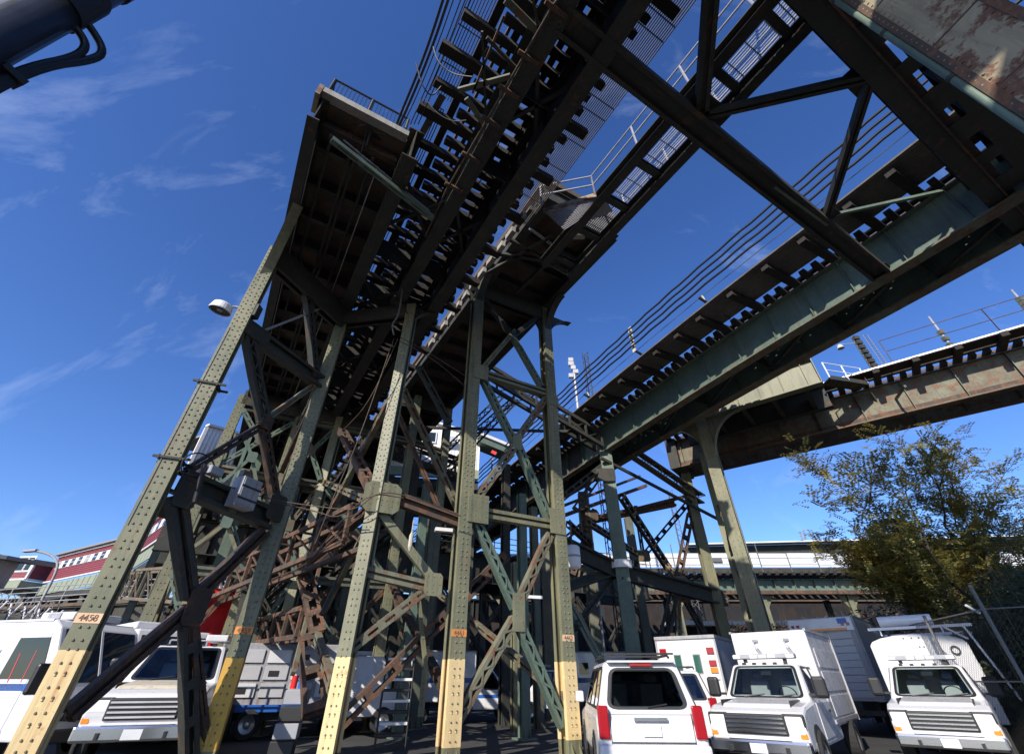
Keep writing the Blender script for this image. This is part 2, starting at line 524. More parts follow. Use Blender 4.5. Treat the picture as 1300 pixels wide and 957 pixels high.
def column(base, top, deg, w, d, mat, parent, paint=None, band=None, txt=None, rivets=True, zp=2.05, zb=2.52, pitch=0.17):
    n = nvec(deg)
    b = Vector((base.x, base.y, 0)); t = Vector((top.x, top.y, top.z))
    mb = isect(MB(), b, t, n, w, d)
    sd_ = n.cross(Z)
    mb.box3(b + Z * 0.03, n * (d / 2 + .16), sd_ * (w / 2 + .16), Z * 0.03)
    for j in (-1, 1):
        mb.prism([b + Z * .06 + n * (d/2) + sd_ * (j * w * .3), b + Z * .06 + n * (d/2 + .15) + sd_ * (j * w * .3), b + Z * .35 + n * (d/2) + sd_ * (j * w * .3)], sd_ * .02)
    col = obj('column', mb, mat, parent)
    a = (t - b).normalized()
    if rivets:
        rv = MB()
        z = 0.5
        L = (t - b).length
        i = 0
        while z < L - .1:
            for fs in (-1, 1):
                q = b + a * z + n * (d / 2)
                ofs = 0.03 * (i % 2)
                rv.rivet(q + sd_ * (fs * w * .17 ) + a * ofs, n, r=.028, h=.022)
                if z > L * .42:
                    rv.rivet(q + sd_ * (fs * w * .38) + a * (pitch / 2), n, r=.024, h=.018)
            z += pitch; i += 1
        obj('rivets', rv, mat, col, kind='stuff')
    if paint:
        obj('paint_band', isect(MB(), b + Z * .4, b + a * zp, n, w, d, 0.005), paint, col)
        # rivet heads painted over
        rv = MB(); z = .5
        while z < zp - .05:
            for fs in (-1, 1):
                rv.rivet(b + a * z + n * (d / 2 + .005) + sd_ * (fs * w * .17), n, r=.024, h=.016)
            z += pitch
        obj('rivets', rv, paint, col, kind='stuff')
    if band:
        mb = MB().box3(b + a * (zb + .08) + n * (d / 2 + .003), a * .08, sd_ * (w / 2 + .004), n * .004)
        bd = obj('number_band', mb, band, col)
        if txt:
            text_on('number', txt, 0.15, b + a * (zb + .08) + n * (d / 2 + .01), -sd_ if (-sd_).cross(Z).dot(n) > 0 else sd_, a, 'print_dark', col)
    return col
def horiz(px, Y):
    p = P(px, 866, Y=Y); p.z = 0
    return p

def project(p):
    q = p - Vector((0, 0, CAM_Z))
    f = q.y * CP + q.z * SP
    up = -q.y * SP + q.z * CP
    return (650 + 552 * q.x / f, 433.5 - 552 * up / f)
def gusset(c, w, h, n, parent, mat='green_steel', t=0.03, riv=True, cut=0.0):
    sd_ = n.cross(Z); 
    mb = MB()
    if cut:
        poly = [c + sd_ * (x * w / 2) + Z * (y * h / 2) for x, y in ((-1, -1 + cut), (-1 + cut, -1), (1 - cut, -1), (1, -1 + cut), (1, 1 - cut), (1 - cut, 1), (-1 + cut, 1), (-1, 1 - cut))]
        mb.prism(poly, n * t)
    else:
        mb.box3(c, sd_ * (w / 2), Z * (h / 2), n * (t / 2))
    o = obj('gusset_plate', mb, mat, parent)
    if riv:
        rv = MB()
        nx = max(2, int(w / .14)); nz_ = max(2, int(h / .14))
        for i in range(nx):
            for j in range(nz_):
                if random.random() < .25: continue
                x = (i + .5) / nx - .5; y = (j + .5) / nz_ - .5
                if cut and abs(x) + abs(y) > .8: continue
                rv.rivet(c + sd_ * (x * w) + Z * (y * h) + n * (t / 2), n, r=.02, h=.014)
        obj('rivets', rv, mat, o, kind='stuff')
    return o

NF = -U                                        # front of the bents, towards the camera
bA1 = horiz(76, 9.8); bC2 = horiz(290, 13.1); bC4 = horiz(434, 12.65)
bTL = horiz(574, 13.85); bTR = horiz(719, 15.54)
ZT2 = 15.6
column(bA1, bA1 + Z * ZB, 291, .40, .34, 'green_steel', va, 'cream_paint', 'pale_band', '4458', zb=2.46)
column(bC2, bC2 + Z * ZB, 290, .40, .36, 'green_steel', va, 'yellow_paint', 'orange_band', '4459')
column(bC4, bC4 + Z * ZB, 266, .34, .42, 'green_steel', va, 'cream_paint')
column(bTL, bTL + Z * ZT2, 300.5, .42, .46, 'green_steel', va, 'cream_paint', 'orange_band', '4461')
column(bTR, bTR + Z * ZT2, 300.5, .42, .46, 'green_steel', va, 'cream_paint', 'pale_band', '4462')

# rear bents: the same rows of columns further along the tracks
rows = {}
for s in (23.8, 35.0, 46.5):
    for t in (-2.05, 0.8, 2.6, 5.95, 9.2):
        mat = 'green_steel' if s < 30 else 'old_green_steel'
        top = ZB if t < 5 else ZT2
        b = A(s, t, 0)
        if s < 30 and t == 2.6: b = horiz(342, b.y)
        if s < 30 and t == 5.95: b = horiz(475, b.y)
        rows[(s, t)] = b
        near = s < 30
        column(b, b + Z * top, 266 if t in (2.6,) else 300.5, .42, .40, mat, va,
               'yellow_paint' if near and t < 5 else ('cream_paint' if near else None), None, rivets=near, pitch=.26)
# two slimmer posts standing between the rows
for px, Y, top, mat in ((512, 21.0, 9.2, 'teal_steel'), (528, 24.5, 8.8, 'old_green_steel'), (683, 24.0, 9.0, 'old_green_steel'), (665, 20.5, 8.5, 'teal_steel'), (655, 22.5, 6.0, 'green_steel')):
    b = horiz(px, Y)
    column(b, b + Z * top, 300, .34, .34, mat, va, None, None, rivets=False)

# ---- bracing -----------------------------------------------------------
def split_box(mb, i):
    b = MB(); b.v = mb.v[i * 8:i * 8 + 8]; b.f = [tuple(k - i * 8 for k in f) for f in mb.f[i * 6:i * 6 + 6]]
    return b
def brace(kind, p0, p1, w, d, n, mat, parent=va, pitch=None):
    mb = MB()
    if kind == 'plate': mb.ibeam(p0, p1, d, w, up=(p1 - p0).cross(n), tf=.025, tw=.02) if False else mb.beam(p0, p1, w, d, n)
    elif kind == 'i': mb.chords(p0, p1, w, d, n, c=min(.09, w * .3)); mb.beam(p0, p1, w - .05, .018, n)
    else: mb.chords(p0, p1, w, d, n, c=min(.08, w * .28))
    o = obj('brace', mb, mat, parent)
    if kind == 'lace':
        obj('lacing', MB().lacing(p0, p1, w, d, n, pitch=pitch), mat, o, kind='stuff')
    elif kind == 'bat':
        bl = MB().battens(p0, p1, w, d, n, pitch=pitch or .75)
        if min(p0.y, p1.y) < 21 and p0.y > 0:
            pieces('batten_plate', [split_box(bl, i) for i in range(len(bl.v) // 8)], mat, o)
        else:
            obj('batten_plates', bl, mat, o, kind='stuff')
    return o
def lerp(a, b, k): return a + (b - a) * k
def Pc(px, py, c0, c1):
    """pixel on the vertical plane through two column bases"""
    d = (c1 - c0); d.z = 0
    n = d.cross(Z).normalized()
    a = (px - 650.0) / 552.0; b = (433.5 - py) / 552.0
    r = Vector((a, CP - SP * b, SP + CP * b))
    o = Vector((0, 0, CAM_Z))
    k = (c0 - o).dot(n) / r.dot(n)
    return o + r * k, (n if n.y < 0 else -n)
def bay(c0, c1, items, off=0.0):
    for it in items:
        kind, x0, y0, x1, y1, w, d, mat = it[:8]
        p0, n = Pc(x0, y0, c0, c1); p1, n = Pc(x1, y1, c0, c1)
        o_ = n * (it[8] if len(it) > 8 else off)
        ex = (p1 - p0).normalized() * (.28 if kind in ('lace', 'bat') else .1)
        brace(kind, p0 + o_ - ex, p1 + o_ + ex, w, d, n, mat, pitch=(it[9] if len(it) > 9 else None))
DR = 'rust_shade_steel'
G, T_, RU, RG, SO = 'green_steel', 'teal_steel', 'rusty_steel', 'rust_green_steel', 'sooty_shade_steel'
# tower bay, right of centre
bay(bTL, bTR, [
    ('i', 617, 476, 690, 499, .30, .26, G),
    ('i', 610, 651, 697, 666, .30, .26, G),
    ('lace', 617, 490, 648, 553, .26, .22, T_, .0), ('lace', 689, 511, 660, 552, .24, .22, RG),
    ('lace', 648, 574, 604, 634, .26, .22, RG), ('lace', 661, 574, 692, 648, .26, .22, T_),
    ('lace', 609, 672, 648, 758, .28, .22, T_), ('lace', 693, 688, 662, 758, .28, .22, RG),
    ('lace', 646, 797, 584, 905, .28, .22, RG), ('lace', 661, 797, 708, 905, .28, .22, T_),
    ('lace', 612, 468, 650, 424, .20, .20, G), ('lace', 683, 484, 652, 430, .24, .20, T_), ('lace', 653, 425, 684, 402, .2, .2, SO), ('lace', 645, 420, 607, 370, .2, .2, SO),
])
for x, y, w, h, cut in ((655, 562, .36, .62, .2), (656, 777, .40, .95, 0)):
    p, n = Pc(x, y, bTL, bTR)
    gusset(p + n * .13, w, h, n, va, cut=cut)
for x, y, w, h in ((607, 476, .62, .62), (603, 648, .70, .85), (698, 512, .5, .4), (703, 664, .62, .8)):
    p, n = Pc(x, y, bTL, bTR)
    gusset(p + n * .25, w, h, n, va)
# left bay, first column to second; dark tones stand in for shade
bay(bA1, bC2, [
    ('i', 316, 420, 404, 484, .48, .30, SO), ('i', 232, 612, 340, 658, .55, .34, SO),
    ('bat', 376, 330, 391, 384, .30, .22, SO), ('lace', 391, 384, 399, 470, .28, .22, SO),
    ('plate', 334, 420, 440, 379, .07, .06, 'galvanised'),
    ('lace', 315, 428, 334, 530, .34, .24, SO), ('bat', 338, 532, 394, 492, .16, .12, RG),
    ('bat', 330, 542, 250, 590, .20, .14, DR), ('lace', 335, 546, 350, 640, .26, .2, DR),
    ('i', 222, 634, 238, 752, .34, .24, SO), ('bat', 232, 640, 246, 760, .2, .16, DR),
    ('i', 254, 752, 333, 676, .30, .2, DR), ('i', 234, 778, 94, 900, .30, .20, DR),
    ('bat', 238, 790, 240, 950, .32, .2, SO), ('bat', 246, 790, 262, 950, .16, .14, DR),
])
for x, y, w, h, mat in ((244, 770, .52, .75, DR), (334, 537, .4, .42, DR), (322, 424, .9, .5, SO), (232, 626, .55, .7, SO), (346, 645, .6, .7, SO)):
    p, n = Pc(x, y, bA1, bC2)
    gusset(p + n * .16, w, h, n, va, mat, cut=.25)
# curved bracket from the first column up to the overhanging deck
def curved_bracket(parent, base, z0, dirv, L, H, th, n_, mat, steps=10):
    poly = []
    for i in range(steps + 1):
        k = i / steps * math.pi / 2
        poly.append(base + dirv * (L * (1 - math.cos(k))) + Z * (z0 + H * math.sin(k)))
    poly.append(base + dirv * L + Z * (z0 + H + .05)); poly.append(base + Z * (z0 + H + .05))
    mb = MB().prism(poly, n_ * th)
    for i in range(steps):
        mb.beam(poly[i], poly[i + 1], .30, .02, dirv)
    return obj('bracket', mb, mat, parent)
bd_ = (-U * 2.3 + V * .30).normalized()
curved_bracket(va, bA1, 11.2, bd_, 2.3, 2.0, .03, bd_.cross(Z), G)
for c, dz in ((bTL, 13.4), (bTR, 13.2)):
    for dv in (-U, V, -V):
        curved_bracket(va, c, dz, dv, 1.5, 2.2, .03, dv.cross(Z), SO)
for c in (bC2, bC4):
    for dv in (V, -V):
        curved_bracket(va, c, 11.9, dv, .9, 1.25, .03, dv.cross(Z), SO)
# middle: fourth column to the tower
bay(bC4, bTL, [
    ('i', 506, 634, 577, 660, .36, .26, RU),
    ('plate', 486, 655, 551, 738, .22, .16, G), ('i', 452, 723, 545, 745, .26, .2, RG),
    ('bat', 536, 752, 447, 822, .22, .18, RG, 0, .5),
    ('bat', 662, 700, 452, 918, .34, .26, RU, -1.6, .8),
    ('bat', 545, 450, 640, 640, .26, .2, RG, -3.2, .8), ('bat', 556, 440, 590, 500, .26, .2, SO, -2),
    ('bat', 534, 480, 590, 600, .16, .14, RU, -3),
    ('bat', 546, 760, 556, 846, .1, .1, G, -1),
])
for x, y, w, h, mat in ((483, 634, 1.05, .85, G), (547, 743, .5, .55, G)):
    p, n = Pc(x, y, bC4, bTL)
    gusset(p + n * .22, w, h, n, va, mat, cut=.3)
# between second-row column and the fourth: rusty ladder braces
c3 = rows[(23.8, 2.6)]
p0 = P(434, 547, Y=17.5); p1 = P(473, 622, Y=13.4)
brace('bat', p0, p1, .34, .26, -U, RU, pitch=.62)
p0 = P(386, 722, Y=17.0); p1 = P(404, 806, Y=16.0)
brace('bat', p0, p1, .42, .3, -U, RU, pitch=.62)
p0 = P(394, 806, Y=16.0); p1 = P(400, 905, Y=15.6)
brace('bat', p0, p1, .62, .4, -U, RU, pitch=1.1)
for x0, y0, Y0, x1, y1, Y1, w, mat in ((405, 722, 19, 372, 855, 15, .12, RG), (470, 660, 13.5, 400, 800, 17, .14, RG), (451, 690, 16, 408, 780, 15, .12, SO)):
    brace('plate', P(x0, y0, Y=Y0), P(x1, y1, Y=Y1), w, .12, -U, mat)

# longitudinal trusses low in the trestle
def truss(name, p0, p1, depth, width, mat, panels, parent, rods=True, wob=0):
    tr = MB()
    a = (p1 - p0).normalized(); sd_ = a.cross(Z).normalized()
    for k in (-1, 1):
        cw_ = .2 if mat == 'sooty_shade_steel' else .12
        for zz in (-depth / 2, depth / 2):
            tr.beam(p0 + sd_ * (k * width / 2) + Z * zz, p1 + sd_ * (k * width / 2) + Z * zz, cw_, cw_ + .02)
    o = obj(name, tr, mat, parent)
    for i in range(panels + 1):
        q = lerp(p0, p1, i / panels)
        mb = MB()
        for k in (-1, 1):
            mb.beam(q + sd_ * (k * width / 2) - Z * (depth / 2), q + sd_ * (k * width / 2) + Z * (depth / 2), .11, .11, sd_)
            if i < panels:
                q2 = lerp(p0, p1, (i + 1) / panels)
                mb.beam(q + sd_ * (k * width / 2) - Z * (depth / 2), q2 + sd_ * (k * width / 2) + Z * (depth / 2), .05, .05, sd_)
        mb.beam(q - sd_ * (width / 2) + Z * (depth / 2 + .08), q + sd_ * (width / 2) + Z * (depth / 2 + .08), .12, .05)
        obj('truss_web', mb, mat, o)
    return o
truss('truss', P(455, 668, Y=13.3), P(262, 752, Y=22.0), 1.0, .7, RU, 7, va)
truss('truss', P(250, 742, Y=23), P(150, 742, Y=34), 1.5, .8, 'rust_green_steel', 6, va)
truss('truss', P(392, 790, Y=17), P(318, 805, Y=24), .8, .6, RU, 5, va)
truss('truss', P(505, 660, Y=26), P(330, 790, Y=40), 1.2, .6, SO, 6, va)

# bays of the rear bents: struts and crossed braces, laced
ts = (-2.05, 0.8, 2.6, 5.95, 9.2)
for s in (23.8, 35.0, 46.5):
    for i in range(4):
        c0, c1 = rows[(s, ts[i])], rows[(s, ts[i + 1])]
        if (c1 - c0).length < .9: continue
        nn = -U
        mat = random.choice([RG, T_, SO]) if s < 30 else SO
        dd = (c1 - c0).normalized() * .2
        for z in (5.2, 9.4, 12.6):
            brace('i', c0 + dd + Z * z, c1 - dd + Z * z, .34, .26, nn, random.choice([RG, SO, 'old_green_steel']))
        for z0, z1 in ((.8, 5.0), (5.4, 9.2), (9.6, 12.4)):
            if s > 40 and z0 < 5: continue
            if i == 3 and ((s < 30 and z0 > 5) or z0 > 9): continue
            if i == 2 and z0 > 9: continue
            brace('bat' if random.random() < .4 else 'lace', c0 + dd + Z * z0, c1 - dd + Z * z1, .22, .16, nn, random.choice([RG, RU, T_]), pitch=.5)
            brace('bat', c1 - dd + Z * z0 + nn * .2, c0 + dd + Z * z1 + nn * .2, .22, .16, nn, mat, pitch=.5)
            q = lerp(c0, c1, .5)
            if s < 30: gusset(q + Z * ((z0 + z1) / 2) + nn * .3, .42, .5, nn, va, 'old_green_steel', riv=False, cut=.2)
# longitudinal bracing between the bents, row by row
allrows = {-2.05: [bA1], 0.8: [bC2], 2.6: [bC4], 5.95: [bTL], 9.2: [bTR]}
for t in ts:
    seq = allrows[t] + [rows[(s, t)] for s in (23.8, 35.0, 46.5)]
    for k in range(3):
        c0, c1 = seq[k], seq[k + 1]
        mat = DR if k == 0 else SO
        top = 12.4 if t < 5 else 14.6
        if k == 0 and t in (-2.05,):
            zs = ((9.8, top),)
        else:
            zs = ((1.2, 5.4), (5.6, 9.6), (9.8, top))
        if k == 0 and t < 0: zs = ()
        if t > 5: zs = ((1.2, 5.4),)
        elif t > 2: zs = ((1.2, 5.4), (5.6, 9.6))
        for z0, z1 in zs:
            for fl in (0, 1):
                if k == 0 and z0 < 2 and fl: continue
                brace('bat', c0 + Z * (z1 if fl else z0), c1 + Z * (z0 if fl else z1), .24, .18, V, random.choice([mat, RG if k == 0 else SO, SO]), pitch=.8)
            if z0 > 2: brace('i', c0 + Z * z0, c1 + Z * z0, .3, .24, V, mat)
# small forked brackets on the second bent, seen behind the first column
for x0, y0, x1, y1 in ((320, 580, 310, 556), (320, 580, 282, 612), (320, 580, 331, 646), (288, 664, 285, 640), (288, 664, 246, 694), (288, 664, 302, 706), (285, 640, 318, 555)):
    brace('plate', P(x0, y0, s=23.3), P(x1, y1, s=23.3), .14, .12, -U, T_ if y1 < 650 else G)
for x, y in ((320, 580), (288, 662)):
    p = P(x, y, s=23.1); gusset(p, .42, .5, -U, va, T_, cut=.3, riv=False)
# tall posts on the left between first and second bents
for px0, py0, px1, py1, s, mat in ((216, 690, 182, 806, 27.5, G), (352, 500, 250, 790, 30.0, 'teal_steel')):
    p0 = P(px0, py0, s=s); b = Vector((P(px1, py1, s=s).x, P(px1, py1, s=s).y, 0))
    column(b, b + Z * 12.6, 300, .5, .45, mat, va, rivets=False)

# ---- longitudinal girders ------------------------------------------------
def girder(p0, p1, h, w, mat, parent, stiff=1.8, mat2=None, z_off=0):
    """plate girder; p0, p1 at mid-height"""
    mb = MB().ibeam(p0, p1, w, h, Z, tf=.05, tw=.03)
    o = obj('girder', mb, mat, parent)
    a = (p1 - p0); L = a.length; a = a / L
    sd_ = a.cross(Z).normalized()
    n = int(L / stiff)
    st = MB()
    for i in range(n + 1):
        q = p0 + a * (L * (i + .5) / (n + 1))
        for k in (-1, 1):
            st.box3(q + sd_ * (k * (w * .22 + .008)), a * .012, sd_ * (w * .22 - .01), Z * (h / 2 - .052))
    k = len(st.v) // 16
    nearn = min(k, 18) if parent is va else k
    pieces('stiffener', [split_box(st, i) for i in range(nearn * 2)], mat, o)
    if nearn < k:
        rest = MB(); 
        for i in range(nearn * 2, k * 2):
            b_ = split_box(st, i); n0_ = len(rest.v); rest.v += b_.v; rest.f += [tuple(q + n0_ for q in f_) for f_ in b_.f]
        obj('far_stiffeners', rest, mat, o, kind='stuff')
    return o
PS = 7.35
GZ = (ZB + ZT) / 2
GH = ZT - ZB
for t, s0 in ((0.8, 7.0), (2.5, -14), (3.85, -14)):
    girder(A(s0, t, GZ), A(62, t, GZ), GH, .46, SO, va)
# unseen platform stretch added behind the camera to shade the tan column
girder(A(-16, .8, GZ), A(-4.75, .8, GZ), GH, .46, SO, va)
girder(A(-16, -2.05, ZB + .55), A(-4.75, -2.05, ZB + .55), 1.1, .30, SO, va)
obj('platform_slab', MB().beam(A(-16, -.72, 14.45), A(-4.75, -.72, 14.45), 2.72, .24), 'sooty_concrete', va)
for t in (.8, 2.5, 3.85):
    rv = MB(); s_ = -3.0 if t > 1 else 7.2
    while s_ < 20:
        for dt in (-.17, -.10, .10, .17): rv.rivet(A(s_ + (.06 if abs(dt) > .12 else 0), t + dt, ZB), -Z, .02, .014, 5)
        s_ += .14
    obj('girder_rivets', rv, SO, va, kind='stuff')
for t in (6.0, 9.2):
    girder(A(7.6, t, ZT2 + .5), A(62, t, ZT2 + .5), 1.0, .4, SO, va)
girder(A(PS - .1, -1.76, ZB + .56), A(62, -1.76, ZB + .56), 1.12, .30, SO, va)
# cross girders at each bent, diaphragms and lateral angles between girders
for s in (23.8, 35, 46.5, 58):
    for t0, t1, z in ((-2.05, .8, ZB - .1), (.8, 2.6, ZB - .1), (2.6, 5.95, ZB - .1), (5.95, 9.2, ZT2 - .1)):
        brace('i', A(s, t0, z), A(s, t1, z), .4, .8, Z, SO)
brace('i', bA1 + Z * (ZB - .3), bC2 + Z * (ZB - .3), .4, .9, Z, SO)
brace('i', bC2 + Z * (ZB - .3), bC4 + Z * (ZB - .3), .4, .6, Z, SO)
brace('i', bTL + Z * (ZT2 - .3), bTR + Z * (ZT2 - .3), .4, .8, Z, SO)
s = -9.0; k = 0
while s < 60:
    for t0, t1 in ((2.5, 3.85), (.8, 2.5)):
        if t0 < 1 and s < 7: continue
        mb = MB().beam(A(s, t0 + .02, ZB + .5), A(s + (2.2 if k % 2 else -2.2), t1 - .02, ZB + .5), .1, .1)
        obj('lateral_angle', mb, SO, va)
        mb = MB().beam(A(s + 1.1, t0 + .25, GZ), A(s + 1.1, t1 - .25, GZ), .02, .9)
        obj('diaphragm', mb, SO, va)
    s += 2.4; k += 1

# ---- ties, rails, third rail, walkway gratings ---------------------------
def tie_mesh(t0, t1, wdt=.24, h=.26, mat='dark_timber'):
    mb = MB().box3(Vector((0, 0, 0)), V * ((t1 - t0) / 2), U * (wdt / 2), Z * (h / 2))
    me = bpy.data.meshes.new('tie'); me.from_pydata([p[:] for p in mb.v], [], mb.f); me.materials.append(MATS[mat])
    return me
ZTI = ZT + .13
tm_norm = tie_mesh(.75, 4.75, .21); tm_long = tie_mesh(.6, 5.35, .28); tm_short = tie_mesh(1.55, 4.75, .21); tm_xl = tie_mesh(.55, 5.35, .28)
i = 0; s = -10.0
while s < 58:
    if i % 4 == 0: me, c = (tm_long, 2.975) if s > 6 else (tm_xl, 2.95)
    elif i % 2: me, c = tm_short, 3.25
    else: me, c = tm_norm, 2.75
    o = inst('tie', me, A(s, c + random.uniform(-.06, .06), ZTI), va, random.uniform(-.012, .012))
    s += random.uniform(.43, .49); i += 1
for t, wd, z, h, nm, mat in ((2.46, .07, ZTI + .2, .15, 'rail', RU), (3.89, .07, ZTI + .2, .15, 'rail', RU), (2.75, .14, ZTI + .18, .1, 'guard_timber', 'dark_timber'),
                             (3.6, .2, ZTI + .18, .1, 'guard_timber', 'dark_timber'), (1.5, .22, ZTI + .2, .12, 'guard_timber', 'dark_timber'), (1.95, .08, ZTI + .3, .14, 'third_rail', RU),
                             (4.45, .25, ZTI + .19, .12, 'guard_timber', 'dark_timber'), (2.2, .12, ZTI + .17, .05, 'track_plank', 'dark_timber')):
    obj(nm, MB().beam(A(-14, t, z), A(60, t, z), wd, h), mat, va)
rb = random.Random(11)
for i in range(44):
    s_ = rb.uniform(-8, 34); L_ = rb.uniform(.8, 3.2)
    t_ = rb.choice((rb.uniform(1.0, 2.2), rb.uniform(2.75, 3.55), rb.uniform(4.15, 4.6)))
    obj('loose_plank', MB().beam(A(s_, t_, ZTI + .155), A(s_ + L_, t_ + rb.uniform(-.12, .12), ZTI + .155), rb.uniform(.15, .28), .045), rb.choice(['dark_timber', 'dark_timber', 'grey_timber']), va)
for i in range(14):
    s_ = rb.uniform(-2, 22); t_ = rb.choice((1.1, 1.9, 3.1, 3.5, 4.5))
    pts_ = [A(s_ + k * .5, t_ + rb.uniform(-.12, .12), ZT - rb.uniform(.05, .45)) for k in range(5)]
    obj('hanging_cable', MB().tube(pts_, .02, 5), rb.choice(['wire_black', 'brown_cable']), va)
def grating(s0, s1, t0, t1, z, parent, mat, along='s', pitch=.055, bar=.014, cross=1.0, name='grating_panel', panel=2.4):
    """open steel grating built from real bars, panel by panel"""
    s = s0
    while s < s1 - .05:
        e = min(s1, s + panel)
        mb = MB()
        if along == 's':
            k = int((t1 - t0) / pitch)
            for i in range(k + 1):
                t = t0 + (t1 - t0) * i / k
                mb.beam(A(s + .01, t, z), A(e - .01, t, z), bar, .03)
            q = s
            while q < e + .01:
                mb.beam(A(min(q, e - .02), t0, z + .012), A(min(q, e - .02), t1, z + .012), .03, .02); q += cross
        else:
            k = int((e - s) / pitch)
            for i in range(k + 1):
                q = s + (e - s) * i / k
                mb.beam(A(q, t0, z), A(q, t1, z), bar, .03)
            for j in range(4):
                t = t0 + (t1 - t0) * j / 3
                mb.beam(A(s, t, z + .012), A(e, t, z + .012), .02, .02)
        obj(name, mb, mat, parent)
        s = e
grating(-8, 8.5, 4.7, 5.65, ZTI + .17, va, 'grey_timber', 's', .06, .026)
grating(-8, 5.9, .72, 1.42, ZTI + .17, va, 'grey_timber', 's', .07, .022)
grating(6.2, 40, .98, 1.28, ZTI + .17, va, 'sooty_shade_steel', 's', .075, .03, cross=3.0, panel=6)

# ---- left station platform -------------------------------------------------
mb = MB().beam(A(PS, -.60, 14.45), A(62, -.60, 14.45), 2.46, .24)
slab = obj('platform_slab', mb, 'sooty_concrete', va)
obj('platform_edge', MB().beam(A(PS - .17, -1.84, 14.42), A(PS - .17, .6, 14.42), .26, .25), 'concrete', va)
obj('platform_edge', MB().beam(A(PS - .3, -1.92, 14.32), A(PS + .3, -1.92, 14.32), .12, .52), 'tan_steel', va)
obj('end_girder', MB().ibeam(A(PS + .5, -1.6, 14.1), A(PS + .5, .55, 14.1), .2, .42, Z), 'rust_shade_steel', va)
s = PS + 1.2
while s < 58:
    obj('joist', MB().ibeam(A(s, -1.6, 14.1), A(s, .65, 14.1), .16, .42, Z), SO, va)
    s += 1.35
for t in (-1.3, -.7, -.55, -.1):
    obj('conduit', MB().tube([A(PS + .6, t, 13.83), A(60, t, 13.83)], .05, 6), SO, va)
for t, z in ((-1.6, 13.3), (.1, 13.5)):
    obj('conduit', MB().tube([A(PS + .6, t, z), A(30, t + .1, z)], .018, 5), 'galvanised', va)
# slanted angle under the platform end, pale green
brace('bat', P(421, 177, z=13.02), P(549, 277, z=12.98), .16, .14, Z, 'teal_steel')
brace('plate', P(436, 178, z=13.8), P(545, 268, z=13.3), .04, .04, Z, 'galvanised')
brace('bat', P(418, 172, z=13.6), P(470, 215, z=13.4), .1, .1, Z, SO)
def railing(pts, parent, h=1.1, post=1.3, rails=(1.0, .5), r=.025, mat='galvanised', bal=None, sq=False, name='railing'):
    mb = MB(); bl = MB()
    for i in range(len(pts) - 1):
        p, q = pts[i], pts[i + 1]
        L = (q - p).length
        n = max(1, int(round(L / post)))
        for j in range(n + 1):
            b = lerp(p, q, j / n)
            mb.tube([b, b + Z * h], r * 1.2, 6)
        for k in rails:
            mb.tube([p + Z * (h * k), q + Z * (h * k)], r, 6)
        if bal:
            m_ = int(L / bal)
            for j in range(m_):
                b = lerp(p, q, (j + .5) / m_)
                bl.beam(b + Z * (h * rails[-1]), b + Z * (h * .98), .018, .018, U)
    o = obj(name, mb, mat, parent)
    if bl.v: obj('balusters', bl, mat, o)
    return o
railing([A(PS + .05, -1.8, 14.6), A(PS + .05, .5, 14.6)], va, 1.25, 1.3, (1.0, .12), .035, 'wire_black', bal=.11)
railing([A(PS + .05, -1.8, 14.6), A(26, -1.8, 14.6)], va, 1.25, 1.9, (1.0, .12), .035, 'wire_black', bal=.22)

# ---- right station platform with its dark soffit ---------------------------
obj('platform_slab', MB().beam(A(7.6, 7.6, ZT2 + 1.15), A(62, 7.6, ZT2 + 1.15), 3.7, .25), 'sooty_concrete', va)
s = 8.2
while s < 58:
    obj('joist', MB().ibeam(A(s, 5.9, ZT2 + .8), A(s, 9.3, ZT2 + .8), .16, .42, Z), SO, va)
    s += 1.4
obj('end_girder', MB().ibeam(A(7.5, 5.85, ZT2 + .4), A(7.5, 9.3, ZT2 + .4), .24, .8, Z), SO, va)
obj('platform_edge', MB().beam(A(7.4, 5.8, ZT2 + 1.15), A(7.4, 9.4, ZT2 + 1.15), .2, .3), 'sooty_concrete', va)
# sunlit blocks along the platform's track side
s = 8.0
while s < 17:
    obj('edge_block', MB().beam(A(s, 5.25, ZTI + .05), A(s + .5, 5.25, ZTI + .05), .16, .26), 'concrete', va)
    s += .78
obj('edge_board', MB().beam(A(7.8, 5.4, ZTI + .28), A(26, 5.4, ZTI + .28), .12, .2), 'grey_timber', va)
# clutter under the end of that platform
for x0, y0, x1, y1, mat, w in ((602, 318, 690, 330, SO, .16), (620, 345, 700, 300, SO, .12), (640, 300, 720, 345, SO, .14), (690, 330, 728, 352, 'teal_steel', .1), (655, 372, 712, 318, SO, .16), (672, 290, 700, 310, 'galvanised', .06), (694, 318, 700, 335, 'tan_steel', .2), (718, 300, 742, 300, 'cream_coping', .2)):
    obj('platform_bracing', MB().beam(P(x0, y0, z=ZT2 - .1), P(x1, y1, z=ZT2 - .1), w, .14), mat, va)

# ---- cross struts overhead ---------------------------------------------------
ZS = 13.35
pS0, pS1 = P(712, 22, z=ZS), P(1122, 352, z=ZS)
brace('i', pS0, pS1, .62, .34, Z, SO)
brace('plate', P(984, 238, z=ZS - .2), P(1050, 286, z=ZS - .2), .07, .06, Z, 'teal_steel')
pE0, pE1 = P(1016, -30, z=ZS), P(1330, 330, z=ZS)
